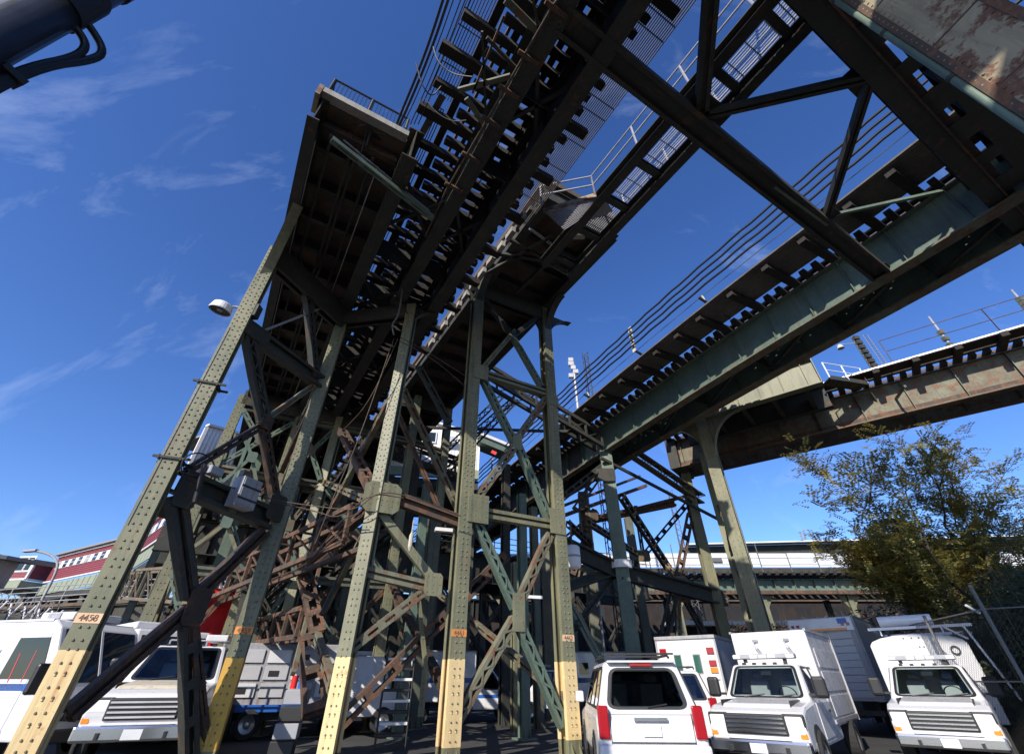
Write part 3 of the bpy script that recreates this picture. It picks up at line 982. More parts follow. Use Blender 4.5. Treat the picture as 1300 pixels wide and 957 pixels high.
# ---- cross girder above the camera, right of the walkway -----------------------
e_dir = V
eA = A(-.05, 5.0, 0); 
for s, z, w, h, nm in ((-.80, ZS + .55, .50, 1.15, 'cross_girder'), (-1.78, ZS + .7, .55, 1.3, 'cross_girder'), (-2.7, ZS + .7, .36, 1.2, 'cross_girder')):
    o = obj(nm, MB().ibeam(A(s, 2.0, z), A(s, 22.0, z), w, h, Z, tf=.05, tw=.03), 'sooty_shade_steel', va)
    st = MB()
    for i in range(14):
        st.box3(A(s, 2.6 + i * 1.35, z), V * .012, U * (w / 2 - .02), Z * (h / 2 - .06))
    pieces('stiffener', [split_box(st, i) for i in range(14)], 'sooty_shade_steel', o)
obj('flange_angle', MB().beam(A(-1.02, 2, ZS - .055), A(-1.02, 22, ZS - .055), .05, .05), 'rusty_steel', va)
for i in range(9):
    t = 6.0 + i * 1.5
    obj('tie_plate', MB().box3(A(-1.28, t, ZS + .06), U * .24, V * (.42 if i % 3 else .25), Z * .012), 'sooty_shade_steel', va)
    obj('lattice_plate', MB().box3(A(-1.14, t + .7, ZS + .10), U * .09, V * .7, Z * .012), 'rust_shade_steel', va)
    obj('tie_plate', MB().box3(A(-2.25, t + .5, ZS + .12), U * .34, V * .3, Z * .012), 'rust_shade_steel', va)
for i in range(10):
    t = 7.0 + i * 1.2
    obj('cross_lacing', MB().beam(A(-2.05, t, ZS + .2), A(-2.6, t + .9, ZS + .2), .14, .05), 'rust_shade_steel', va)
# horizontal K bracing between the strut and the cross girder
n1 = P(890, 147, z=ZS + .1); n2 = P(1105, 98, z=ZS + .1)
for a_, b_, w_ in ((P(903, -12, z=ZS + .1), n1, .34), (n1, n2, .24), (n2, P(1050, 272, z=ZS + .1), .22)):
    brace('i', a_, b_, w_, .2, Z, 'sooty_shade_steel')
for c_, r_ in ((n1, .75), (n2, .7), (P(1050, 276, z=ZS + .1), .5), (P(1120, 350, z=ZS + .05), .6)):
    mb = MB().box3(c_ + Z * .14, U * (r_ * .62), V * (r_ * .7), Z * .015)
    obj('gusset_plate', mb, 'sooty_shade_steel', va)
# curved pale green angle below the second girder at right
brace('plate', P(1062, 272, z=ZS + .3), P(1195, 243, z=ZS + .9), .1, .1, Z, 'teal_steel')
# light braces under the walkway left of the first girder
for x0, y0, x1, y1, w_, mat in ((582, 115, 648, 97, .12, 'old_green_steel'), (592, 125, 618, 163, .12, 'old_green_steel'), (642, 0, 684, 42, .16, 'old_green_steel'), (612, 40, 617, 150, .05, 'sooty_shade_steel'), (676, -5, 684, 40, .06, 'sooty_shade_steel'), (618, 48, 660, 92, .08, 'sooty_shade_steel'), (640, 20, 600, 118, .05, 'rusty_steel')):
    brace('plate', P(x0, y0, z=13.5), P(x1, y1, z=13.5), w_, .1, Z, mat)
obj('conduit', MB().tube([P(735, -35, z=13.14), P(702, 8, z=13.14), P(566, 243, z=13.14), P(540, 300, z=13.14)], .032, 8), 'brown_cable', va)
for x_, y_ in ((700, 10), (665, 72), (640, 115), (618, 153), (592, 198), (570, 236)):
    obj('conduit_clip', MB().box3(P(x_ + 6, y_ + 2, z=13.15), U * .05, V * .28, Z * .04), 'rusty_steel', va)

# unseen bent added behind the camera to cast shade on the tan column
for s in (-6.6, -8.2):
    brace('i', A(s, -7.5, 12.9), A(s, 6.2, 12.9), .5, 1.3, Z, 'sooty_shade_steel')
for t in (-7.0, -2.0, 2.5, 6.0):
    column(A(-7.4, t, 0), A(-7.4, t, 12.3), 120, .42, .42, 'old_green_steel', va, rivets=False)
# ================================================================== CATWALK
cw = thing('steel_catwalk', 'narrow steel catwalk with grating floor and pipe handrail crossing the sky to the right platform', 'catwalk', A(3, 7.8, 0))
ZC = 14.5
ct0, ct1 = 6.93, 8.17
for t in (ct0, ct1):
    obj('side_beam', MB().ibeam(A(-2.2, t, ZC), A(9.3, t, ZC), .3, .42, Z), 'sooty_shade_steel', cw)
s = -1.7; 
while s < 9:
    obj('cross_beam', MB().ibeam(A(s, ct0 + .15, ZC + .06), A(s, ct1 - .15, ZC + .06), .22, .26, Z), 'sooty_shade_steel', cw)
    if s < 6.2:
        grating(s + .12, s + 1.38, ct0 + .16, ct1 - .16, ZC + .24, cw, 'galvanised', 's', .075, .016, cross=.55, panel=1.5)
    s += 1.5
pr = [A(-2.2, ct0 - .1, ZC + .2), A(6.0, ct0 - .1, ZC + .2)]
railing(pr + [A(7.2, ct0 - 1.5, ZC + .1)], cw, 1.15, 2.0, (1.0, .52), .03, 'galvanised')
railing([A(-2.2, ct1 + .1, ZC + .2), A(6.0, ct1 + .1, ZC + .2)], cw, 1.15, 2.0, (1.0, .52), .03, 'galvanised')
# stair landing that ties the catwalk to the platform
p = [P(690, 268, z=ZC), P(757, 248, z=ZC), P(762, 262, z=ZC), P(716, 292, z=ZC)]
mb = MB()
for i in range(16):
    k = i / 15
    mb.beam(lerp(p[0], p[3], k), lerp(p[1], p[2], k), .02, .03)
obj('landing', mb, 'galvanised', cw)
mb = MB().beam(p[0], p[1], .06, .22)
obj('stringer', mb, 'tan_steel', cw)
for i in range(6):
    k = (i + .5) / 6
    obj('stair_tread', MB().beam(lerp(P(744, 282, z=ZC + .1), P(778, 268, z=ZC + .1), k), lerp(P(752, 262, z=ZC + .2), P(766, 252, z=ZC + .2), k), .16, .03), 'galvanised', cw)

# ================================================================== RIGHT-HAND COLUMN CLOSE TO THE CAMERA
rc = thing('steel_column', 'broad tan riveted column with peeling paint rising out of the top right corner', 'column', Vector((5.35, 1.95, 0)))
cc = Vector((6.30, 2.10, 0))
dirc = Vector((-cc.x, -cc.y, 0)).normalized()
sdc = dirc.cross(Z)
mb = MB().box3(cc + Z * 6.8, dirc * .33, sdc * .36, Z * 6.8)
col_ = obj('column_shaft', mb, 'tan_steel', rc, bevel=.015)
jb = MB()
for z in (2.2, 4.3, 5.6, 6.5, 7.3, 8.6, 10.2, 11.8):
    jb.box3(cc + Z * z, dirc * .336, sdc * .366, Z * .012)
obj('joint_straps', jb, 'rusty_steel', rc)
rv = MB()
z = 2.0
while z < 13:
    for x in (-.33, -.25, .25, .33):
        rv.rivet(cc + Z * z + dirc * .33 + sdc * x, dirc, .022, .016)
    z += .13
obj('rivets', rv, 'tan_steel', rc, kind='stuff')
for sx in (-1, 1):
    an = MB()
    an.box3(cc + Z * 6.8 + sdc * (sx * .36) + dirc * .27, dirc * .06, sdc * .012, Z * 6.7)
    an.box3(cc + Z * 6.8 + sdc * (sx * .33) + dirc * .338, dirc * .008, sdc * .05, Z * 6.7)
    obj('corner_angle', an, 'rusty_steel', rc)
pp = thing('green_pipe', 'pale green vertical pipe clamped beside the tan column at top right', 'pipe', cc + dirc * .3)
pc = cc + sdc * (-.43) + dirc * .30 if project(cc + sdc * -.62 + Z * 6)[1] > project(cc + sdc * .62 + Z * 6)[1] else cc + sdc * .43 + dirc * .30
obj('pipe', MB().tube([pc, pc + Z * 13], .05, 14), 'teal_steel', pp, smooth=True)
pieces('clamp', [MB().tube([pc + Z * z, pc + Z * (z + .08)], .06, 14) for z in (1.5, 3.2, 4.9, 6.4, 7.9, 9.6, 11.3)], 'sooty_shade_steel', pp)

# ================================================================== RIGHT VIADUCT (B)
vb = thing('track_viaduct', 'single track viaduct on twin deep green plate girders receding right of the tower', 'viaduct', Vector((7, 22, 0)))
zB = 13.2
Lp = [P(1330, 222, z=zB), P(1180, 315, z=zB), P(967, 443, z=zB), P(815, 540, z=zB), P(735, 593, z=zB)]
Lp.append(Lp[-1] + (Lp[-1] - Lp[-2]).normalized() * 46)
def resample(pts, step):
    out = [pts[0].copy()]
    for a, b in zip(pts, pts[1:]):
        L = (b - a).length; n = max(1, int(round(L / step)))
        for i in range(1, n + 1): out.append(lerp(a, b, i / n))
    return out
def smooth_path(pts, it=3):
    pts = [p.copy() for p in pts]
    for _ in range(it):
        new = [pts[0]]
        for a, b in zip(pts, pts[1:]):
            new += [lerp(a, b, .25), lerp(a, b, .75)]
        new.append(pts[-1]); pts = new
    return pts
Lp[0] = Lp[0] + (Lp[0] - Lp[1]).normalized() * 6
base = resample(smooth_path(Lp, 2), 2.0)
def rightof(pts, i):
    a = pts[max(0, i - 1)]; b = pts[min(len(pts) - 1, i + 1)]
    d = (b - a).normalized()
    return d.cross(Z).normalized(), d      # to the right when walking away
def off(pts, d, dz=0.0):
    return [p + rightof(pts, i)[0] * d + Z * dz for i, p in enumerate(pts)]
def strip(pts, w, h, off_, dz, mb=None):
    mb = mb or MB()
    q = off(pts, off_, dz)
    n0 = len(mb.v)
    for i, p in enumerate(q):
        r, d = rightof(pts, i)
        mb.v += [p - r * (w / 2) - Z * (h / 2), p + r * (w / 2) - Z * (h / 2), p + r * (w / 2) + Z * (h / 2), p - r * (w / 2) + Z * (h / 2)]
    for i in range(len(q) - 1):
        b = n0 + i * 4
        for k in range(4):
            k2 = (k + 1) % 4
            mb.f.append((b + k, b + k2, b + 4 + k2, b + 4 + k))
    b = n0
    mb.f.append((b, b + 3, b + 2, b + 1)); b = n0 + (len(q) - 1) * 4
    mb.f.append((b, b + 1, b + 2, b + 3))
    return mb
gwB = 2.0
hB = 1.75
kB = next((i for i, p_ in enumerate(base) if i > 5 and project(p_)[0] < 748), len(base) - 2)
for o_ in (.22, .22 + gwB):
    for seg_, mt_ in ((base[kB:], 'sooty_shade_steel'), (base[:kB + 1], 'teal_steel')):  # far stretch gets a dark colour in place of shade
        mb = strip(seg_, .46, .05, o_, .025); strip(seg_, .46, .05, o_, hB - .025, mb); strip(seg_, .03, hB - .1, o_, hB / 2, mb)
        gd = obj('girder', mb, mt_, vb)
    sts = []
    for i in range(len(base)):
        r, d = rightof(base, i)
        q = base[i] + r * o_ + Z * (hB / 2)
        for k in (-1, 1):
            st = MB(); sts.append(st)
            st.box3(q + r * (k * .1), d * .012, r * .085, Z * (hB / 2 - .06))
            st.prism([q + r * (k * .02) - Z * (hB / 2 - .05), q + r * (k * .21) - Z * (hB / 2 - .05), q + r * (k * .02) - Z * .1], d * .02)
    pieces('stiffener', sts, 'teal_steel', gd)
    mb = strip(base, .5, .035, o_, -.02)
    obj('flange_cover', mb, 'rust_green_steel', gd)
for i in range(0, len(base) - 1, 2):
    r, d = rightof(base, i)
    mb = MB().beam(base[i] + r * .3 + Z * .2, base[min(i + 2, len(base) - 1)] + r * (gwB + .1) + Z * .2, .12, .1)
    obj('lateral_angle', mb, 'sooty_shade_steel', vb)
    mb = MB().beam(base[i] + r * .3 + Z * .9, base[i] + r * (gwB + .1) + Z * .9, .03, 1.1)
    obj('diaphragm', mb, 'sooty_shade_steel', vb)
fine = resample(smooth_path(Lp, 2), .55)
tmesh = {}
def tie_local(L, w=.24, h=.26, mat='dark_timber'):
    me = bpy.data.meshes.new('tie')
    mb = MB().box3(Vector((0, 0, 0)), Vector((L / 2, 0, 0)), Vector((0, w / 2, 0)), Vector((0, 0, h / 2)))
    me.from_pydata([p[:] for p in mb.v], [], mb.f); me.materials.append(MATS[mat]); return me
tb0, tb1 = tie_local(3.1), tie_local(4.9, .3, .28)
for i in range(len(fine)):
    r, d = rightof(fine, i)
    longt = i % 3 == 0
    c = fine[i] + r * (1.22 - (.85 if longt else .1)) + Z * (hB + .13)
    inst('tie', tb1 if longt else tb0, c, vb, math.atan2(r.y, r.x) + random.uniform(-.012, .012))
for o_, w_, h_, dz, nm, mat in ((.5, .07, .15, hB + .34, 'rail', 'rusty_steel'), (1.94, .07, .15, hB + .34, 'rail', 'rusty_steel'), (.15, .22, .12, hB + .32, 'guard_timber', 'dark_timber'),
                                (-.35, .07, .15, hB + .5, 'third_rail', 'rusty_steel'), (1.2, .9, .05, hB + .3, 'track_plank', 'dark_timber')):
    obj(nm, strip(fine, w_, h_, o_, dz), mat, vb)
# narrow walkway planks over long tie ends; extra rows added to shade the web
for k in range(-2, 9):
    obj('walkway_plank', strip(fine, .135, .05, -1.82 + k * .155, hB + .30), 'grey_timber', vb)
obj('walkway_edge', strip(fine, .04, .07, -2.24, hB + .33), 'grey_timber', vb)
# feeder cables on brackets along the outside
cbo = -2.45
for k in range(4):
    pts = off(fine, cbo - .1 - .02 * k, hB + 1.05 + .36 * k)
    pts = [p + Z * (-.05 * math.sin(i * .9) ** 2) for i, p in enumerate(pts)]
    cbl = obj('feeder_cable', MB().tube(pts, .055, 6), 'wire_black')
    tag(cbl, ['lowest of the four black feeder cables beside the right viaduct walkway', 'second lowest black feeder cable beside the right viaduct walkway', 'second highest black feeder cable beside the right viaduct walkway', 'topmost of the four black feeder cables beside the right viaduct walkway'][k], 'cable', 'feeder cables along the right viaduct')
obj('messenger_wire', MB().tube(off(fine, -2.1, hB + 1.0), .018, 5), 'grey_cable', vb)
for i in range(2, len(fine) - 2, 9):
    r, d = rightof(fine, i)
    q = fine[i] + Z * hB
    big = (i // 9) % 2 == 0
    ar = obj('cable_bracket', MB().beam(q + r * -.6 + Z * .2, q + r * (cbo + .05) + Z * .8, .1, .1), 'sooty_shade_steel', vb)
    if big:
        mb = MB().box3(q + r * (cbo + .02) + Z * 1.55, d * .12, r * .02, Z * .85)
        pl = obj('cable_plate', mb, 'cream_coping', ar)
        rv = MB()
        for k in range(4):
            rv.tube([q + r * (cbo - .02) + Z * (1.05 + .36 * k), q + r * (cbo + .06) + Z * (1.05 + .36 * k)], .06, 8)
        obj('cable_clamps', rv, 'wire_black', pl)
    else:
        obj('insulator', MB().tube([q + r * -1.9 + Z * .3, q + r * -2.1 + Z * 1.05], [.03, .05], 6), 'cream_coping', vb)
# columns of the right viaduct
bB1 = horiz(809, 26.5)
tB1 = P(768, 600, Y=26.5)
column(bB1, Vector((bB1.x, bB1.y, zB)), 262, .72, .72, 'teal_steel', vb, None, None, rivets=True, pitch=.3)
collar = MB().tube([bB1 + Z * (P(783, 722, Y=26.5).z), bB1 + Z * (P(783, 712, Y=26.5).z)], .60, 18)
tag(obj('metal_collar', collar, 'white_enamel', smooth=False), 'white sheet metal collar wrapped round the dark column by the right viaduct', 'collar')
def freeB(items, parent=vb):
    for kind, x0, y0, Y0, x1, y1, Y1, w, d, mat in items:
        a_, b_ = P(x0, y0, Y=Y0), P(x1, y1, Y=Y1)
        e_ = (b_ - a_).normalized() * .45
        brace(kind, a_ - e_, b_ + e_, w, d, Vector((0, -1, 0)), mat, parent=parent, pitch=.7)
W8 = 'rust_green_steel'
freeB([
    ('i', 720, 694, 24, 777, 721, 26.3, .8, .4, 'sooty_shade_steel'), ('i', 720, 744, 24, 773, 727, 26.3, .45, .3, 'sooty_shade_steel'),
    ('i', 795, 727, 26.5, 913, 758, 30, .8, .4, 'sooty_shade_steel'),
    ('i', 774, 738, 26.5, 735, 790, 24, .3, .25, 'sooty_shade_steel'), ('i', 722, 764, 24, 757, 828, 24, .3, .25, 'teal_steel'), ('bat', 740, 790, 24, 757, 825, 24, .2, .2, W8),
    ('bat', 751, 666, 27, 809, 703, 33, .32, .3, W8), ('bat', 872, 640, 30, 823, 698, 33, .36, .3, 'sooty_shade_steel'),
    ('bat', 793, 636, 27, 845, 716, 31, .42, .35, 'sooty_shade_steel'), ('bat', 808, 650, 33, 815, 695, 33, .25, .2, 'sooty_shade_steel'),
    ('bat', 875, 660, 30, 860, 738, 30, .42, .35, 'rusty_steel'), ('i', 805, 720, 33, 800, 735, 33, .3, .3, 'sooty_shade_steel'),
    ('bat', 845, 716, 31, 863, 740, 30, .3, .3, W8), ('bat', 868, 758, 30, 898, 810, 30, .3, .3, 'sooty_shade_steel'), ('bat', 860, 758, 30, 862, 810, 30, .3, .3, W8),
    ('lace', 853, 763, 30, 842, 812, 30, .5, .35, 'sooty_shade_steel'), ('i', 874, 744, 30, 915, 760, 31, .3, .3, W8),
    ('i', 751, 660, 31, 849, 640, 31, .42, .42, 'rusty_steel'), ('i', 748, 661, 30.5, 866, 631, 31, .2, .2, 'rusty_steel'),
    ('plate', 720, 640, 29, 808, 606, 33, .14, .2, 'rusty_steel'), ('plate', 722, 652, 29, 816, 618, 33, .2, .2, 'rusty_steel'),
    ('lace', 806, 577, 27, 885, 630, 30, .62, .55, 'rust_green_steel'), ('plate', 770, 585, 26, 910, 658, 30, .16, .16, 'sooty_shade_steel'),
    ('bat', 735, 640, 27, 770, 590, 26.5, .4, .3, 'sooty_shade_steel'), ('bat', 703, 640, 24, 765, 592, 26.5, .35, .3, 'sooty_shade_steel'),
    ('bat', 730, 720, 30, 752, 655, 30, .35, .3, 'rusty_steel'), ('bat', 748, 660, 30, 738, 730, 30, .4, .3, W8), ('bat', 710, 690, 30, 752, 655, 30, .3, .3, 'rusty_steel'),
    ('i', 742, 655, 30, 752, 760, 30, .7, .5, 'old_green_steel'),
    ('bat', 725, 668, 27, 748, 690, 30, .35, .3, 'rusty_steel'),
])
for x, y, Y, w_, h_, mat in ((815, 706, 33, 1.0, .75, 'rust_green_steel'), (864, 748, 30, .9, 1.4, 'rust_green_steel'), (768, 604, 26.2, 1.2, .8, 'sooty_shade_steel'), (750, 655, 30, .9, .7, 'rusty_steel')):
    gusset(P(x, y, Y=Y) + Vector((0, -.22, 0)), w_, h_, Vector((0, -1, 0)), vb, mat, riv=False, cut=.25)
for px, Y, top, mat in ((905 + 30, 30, 13.2, 'green_steel'), (762, 34, 13.2, 'old_green_steel'), (830, 38, 12.5, 'old_green_steel'), (700, 30, 12, 'old_green_steel')):
    b = horiz(px, Y)
    column(b, b + Z * top, 268, .6, .6, mat, vb, rivets=False)
# white cable drum-like tank and lamps on the tower's right
# ================================================================== CROSSING STRUCTURE IN THE SHADE BEHIND
vx = thing('crossing_viaduct', 'dark low viaduct passing crosswise in the shade behind the tower columns', 'viaduct', A(40, 8, 0))
for s, z0, z1, t0, t1 in ((33.0, 7.4, 9.2, -4, 34), (37.0, 7.4, 9.2, -4, 34), (52.0, 7.0, 9.0, 4, 40)):
    girder(A(s, t0, (z0 + z1) / 2), A(s, t1, (z0 + z1) / 2), z1 - z0, .5, 'sooty_shade_steel', vx)
t = -4.0
tx = tie_local(5.4)
while t < 34:
    inst('tie', tx, A(35, t, 9.35), vx, math.atan2(U.y, U.x) + random.uniform(-.01, .01)); t += .6
railing([A(32.2, -4, 9.4), A(32.2, 34, 9.4)], vx, 1.2, 2.4, (1.0, .66, .33), .03, 'sooty_shade_steel')
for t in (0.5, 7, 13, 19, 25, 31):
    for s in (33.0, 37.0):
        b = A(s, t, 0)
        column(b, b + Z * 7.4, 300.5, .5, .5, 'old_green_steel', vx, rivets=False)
    brace('lace', A(33, t, .5), A(37, t, 7), .3, .2, V, 'sooty_shade_steel', parent=vx, pitch=.5)
    brace('lace', A(32.8, t + .3, .5), A(32.8, t + 6.2, 7), .3, .2, -U, random.choice(['rusty_steel', 'sooty_shade_steel']), parent=vx, pitch=.5)
    brace('lace', A(32.6, t + 6.2, .5), A(32.6, t + .3, 7), .3, .2, -U, 'sooty_shade_steel', parent=vx, pitch=.5)
# ================================================================== RUSTY CURVED VIADUCT AT RIGHT (C)
vc = thing('rusty_viaduct', 'rust streaked plate girder viaduct crossing the sky above the tree at right', 'viaduct', P(1100, 560, z=13.2))
zC = 13.2
c0, c1, c2 = P(884.6, 604, z=zC), P(1053, 566, z=zC), P(1300, 510, z=zC)
Cp = [c0 + (c0 - c1).normalized() * .6, c0, c1, c2, c2 + (c2 - c1).normalized() * 14]
cb = resample(Cp, 2.0)
hC = 1.9
for o_ in (.2, 2.2):
    mb = strip(cb, .42, .05, o_, .025); strip(cb, .42, .05, o_, hC - .025, mb); strip(cb, .03, hC - .1, o_, hC / 2, mb)
    gd = obj('girder', mb, 'rust_green_steel', vc)
    sts = []
    for i in range(len(cb)):
        r, d = rightof(cb, i)
        for k in (-1, 1):
            st = MB(); sts.append(st); st.box3(cb[i] + r * (o_ + k * .11) + Z * (hC / 2), d * .014, r * .09, Z * (hC / 2 - .06))
    pieces('stiffener', sts, 'old_green_steel', gd)
    obj('flange_cover', strip(cb, .46, .04, o_, -.02), 'rusty_steel', gd)
    obj('flange_angle', strip(cb, .05, .28, o_ + (.03 if o_ > 1 else -.03), .19), 'rusty_steel', gd)
cf = resample(Cp, .6)
tc0, tc1 = tie_local(3.0), tie_local(4.2, .3)
sgn = -1
for i in range(len(cf)):
    r, d = rightof(cf, i)
    longt = i % 3 == 0
    # walking from left to right along C the camera lies to the right
    c = cf[i] + r * (1.2 + (.75 if longt else .15)) + Z * (hC + .13)
    inst('tie', tc1 if longt else tc0, c, vc, math.atan2(r.y, r.x))
for o_, w_, h_, dz, nm, mat in ((3.4, .9, .05, hC + .3, 'walkway_plank', 'dark_timber'), (3.86, .05, .09, hC + .36, 'walkway_edge', 'pale_parapet'), (.5, .07, .15, hC + .34, 'rail', 'rusty_steel'), (1.9, .07, .15, hC + .34, 'rail', 'rusty_steel'), (2.7, .22, .12, hC + .32, 'guard_timber', 'dark_timber')):
    obj(nm, strip(cf, w_, h_, o_, dz), mat, vc)
rl = off(resample(Cp, 4.0), 3.85, hC + .4)
rl = [p for p in rl if project(p)[0] > 1068]
railing(rl, vc, 1.5, 4.0, (1.0, .5), .022, 'rusty_steel')
obj('shade_block', MB().beam(cb[0] + rightof(cb, 0)[0] * -.15 + Z * .95, cb[0] + rightof(cb, 0)[0] * 2.6 + Z * .95, .7, 2.1), 'sooty_shade_steel', vc)  # dark box added over the girder end to stand in for shade
EX = (cb[-1] - cb[0]).normalized()
# hanging bracing below the signal on C
for x0, y0, x1, y1 in ((1105, 498, 1124, 526), (1124, 526, 1149, 490)):
    brace('plate', P(x0, y0, z=zC + 1.5) - EX.cross(Z) * -.0, P(x1, y1, z=zC + .5), .12, .1, Vector((0, -1, 0)), 'old_green_steel', parent=vc)
def mast(label, px0, py0, px1, py1, z, kind):
    b = P(px0, py0, z=z)
    top = P(px1, py1, Y=b.y)
    m = thing('signal_mast', label, 'mast', b)
    obj('mast_pole', MB().tube([b, top], [.07, .05], 8), 'galvanised' if kind else 'old_green_steel', m)
    h = top - b
    mb = MB()
    if kind == 0:
        for i in range(7):
            q = b + h * (.35 + .1 * i)
            mb.box3(q + Vector((.12, -.1, 0)), Vector((.16, 0, 0)), Vector((0, .14, 0)), Z * .12)
        obj('signal_heads', mb, 'sooty_shade_steel', m)
        arm = MB().tube([b + h * .86, b + h * .86 + Vector((-1.1, 0, -.1))], .03, 6)
        obj('lamp_arm', arm, 'galvanised', m)
        obj('lamp', MB().tube([b + h * .86 + Vector((-1.1, 0, -.15)), b + h * .86 + Vector((-1.1, 0, -.4))], [.12, .2], 10), 'cream_coping', m)
    else:
        for k in (.3, .45, .6):
            mb.box3(b + h * k, Vector((.12, 0, 0)), Vector((0, .12, 0)), Z * .12)
        obj('mast_boxes', mb, 'old_green_steel', m)
    return m
zr = zC + hC + .3
mast('signal mast with stacked lamp heads and a side lamp on the rusty viaduct', 1120, 488, 1081, 428, zr, 0)
mast('bare pale steel mast on the rusty viaduct walkway', 1219, 455, 1179, 402, zr, 1)
mast('pale white rod cut by the right edge above the rusty viaduct', 1312, 400, 1284, 368, zr + 1.5, 1)
# lattice mast just behind the signal
b = P(1128, 484, z=zr); tp = P(1088, 425, Y=b.y)
lm = thing('ladder_mast', 'thin lattice ladder standing beside the signal mast', 'ladder', b)
mb = MB()
for dx in (-.14, .14): mb.tube([b + Vector((dx + .5, 0, 0)), tp + Vector((dx + .5, 0, 0))], .02, 5)
obj('ladder_rails', mb, 'grey_cable', lm)
mb = MB()
for i in range(18):
    q = lerp(b, tp, (i + .5) / 18) + Vector((.5, 0, 0)); mb.tube([q - Vector((.14, 0, 0)), q + Vector((.14, 0, 0))], .014, 4)
obj('ladder_rungs', mb, 'grey_cable', lm)

# ---- pier with the cream coped cap girder ---------------------------------------
pr_ = thing('pier_bent', 'sage green pier with arched knees carrying a cream coped cap girder', 'pier', Vector((11.8, 24.4, 0)))
DZ = 12.2
q0 = P(864, 541, z=CAM_Z + DZ); q1 = P(1045, 487, z=CAM_Z + DZ)
dC = (q1 - q0).normalized(); nC = dC.cross(Z)      # towards the camera side
if nC.y > 0: nC = -nC
q0 = q0 - dC * .6
hcap = 1.55
cap = MB().beam(q0 + Z * (hcap / 2), q1 + Z * (hcap / 2), .04, hcap)
for zz in (.03, hcap - .03): cap.beam(q0 + Z * zz, q1 + Z * zz, .5, .06)
for k in (0, 1): cap.box3((q0, q1)[k] + Z * (hcap / 2), dC * .02, nC * .25, Z * (hcap / 2 - .06))
capo = obj('cap_girder', cap, 'green_steel', pr_)
st = MB()
L = (q1 - q0).length
for i in range(7):
    q = q0 + dC * (L * (i + .5) / 7) + Z * (hcap / 2)
    st.box3(q + nC * .1, dC * .015, nC * .09, Z * (hcap / 2 - .06))
pieces('stiffener', [split_box(st, i) for i in range(7)], 'green_steel', capo)
# back box behind the cap (deck of the stub platform)
obj('stub_deck', MB().beam(q0 - nC * 1.6 + Z * (hcap + .12), q1 - nC * 1.6 + Z * (hcap + .12), 3.4, .2), 'sooty_concrete', pr_)
cop = MB().prism([q0 + nC * .32 + Z * (hcap - .05), q0 + nC * .36 + Z * (hcap + .1), q0 - nC * .1 + Z * (hcap + .62), q0 - nC * .25 + Z * (hcap + .62), q0 - nC * .25 + Z * (hcap - .05)], dC * 0.001)
cop = MB()
prof = [(.30, hcap + .005), (.36, hcap + .12), (.06, hcap + .60), (-.25, hcap + .60), (-.25, hcap + .23)]
n0 = len(cop.v)
for e in (q0, q1 - dC * .15):
    for a_, z_ in prof: cop.v.append(e + nC * a_ + Z * z_)
k = len(prof)
for i in range(k):
    j = (i + 1) % k; cop.f.append((i, j, k + j, k + i))
cop.f.append(tuple(range(k - 1, -1, -1))); cop.f.append(tuple(range(k, 2 * k)))
obj('coping', cop, 'cream_coping', pr_, fixn=True)
for i in range(5):
    q = q0 + dC * (L * (i + .5) / 5) + Z * .5
    obj('cross_beam', MB().ibeam(q - nC * .1, q - nC * 3.2, .25, .7), 'sooty_shade_steel', pr_)
obj('rear_girder', MB().ibeam(q0 - nC * 3.2 + Z * .7, q1 - nC * 3.2 + Z * .7, .4, 1.3), 'sooty_shade_steel', pr_)
# legs
f0 = P(893, 560, z=CAM_Z + DZ - .2)
bF = Vector((f0.x, f0.y, 0)) - nC * .0
# put the leg base under the cap plane at the pixel column of the foot
def onplane(px, py, o, n):
    a = (px - 650.0) / 552.0; b = (433.5 - py) / 552.0
    r = Vector((a, CP - SP * b, SP + CP * b)); e = Vector((0, 0, CAM_Z))
    return e + r * ((o - e).dot(n) / r.dot(n))
tF = onplane(895, 550, q0, nC)
bF = Vector((tF.x, tF.y, 0)) - nC * .05
column(bF, bF + Z * (CAM_Z + DZ), math.degrees(math.atan2(nC.y, nC.x)), .62, .5, 'green_steel', pr_, None, None, rivets=True, pitch=.3)
for sgn in (-1, 1):
    poly = []
    for i in range(11):
        k_ = i / 10 * math.pi / 2
        poly.append(bF + Z * (CAM_Z + DZ - 2.3) + dC * (sgn * (.28 + 1.9 * (1 - math.cos(k_)))) + Z * (2.25 * math.sin(k_)))
    mbk = MB().prism(poly + [bF + Z * (CAM_Z + DZ - .02) + dC * (sgn * .28)], nC * .04)
    kn = obj('knee', mbk, 'green_steel', pr_)
    fl = MB()
    for a_, b_ in zip(poly, poly[1:]): fl.beam(a_, b_, .34, .03, nC.cross(b_ - a_).normalized())
    obj('knee_flange', fl, 'green_steel', kn)
bR = horiz(977, 27.0)
column(bR, bR + Z * 13.4, math.degrees(math.atan2(nC.y, nC.x)), .55, .5, 'green_steel', pr_, None, None, rivets=False)
for z0 in (1.2, 4.2, 7.2):
    brace('lace', bF + Z * z0, bR + Z * (z0 + 2.8), .34, .3, (bR - bF).cross(Z).normalized(), 'rust_green_steel', parent=pr_, pitch=.35)
    brace('lace', bR + Z * z0, bF + Z * (z0 + 2.8), .34, .3, (bR - bF).cross(Z).normalized(), 'sooty_shade_steel', parent=pr_, pitch=.35)
bX = horiz(992, 29.5)
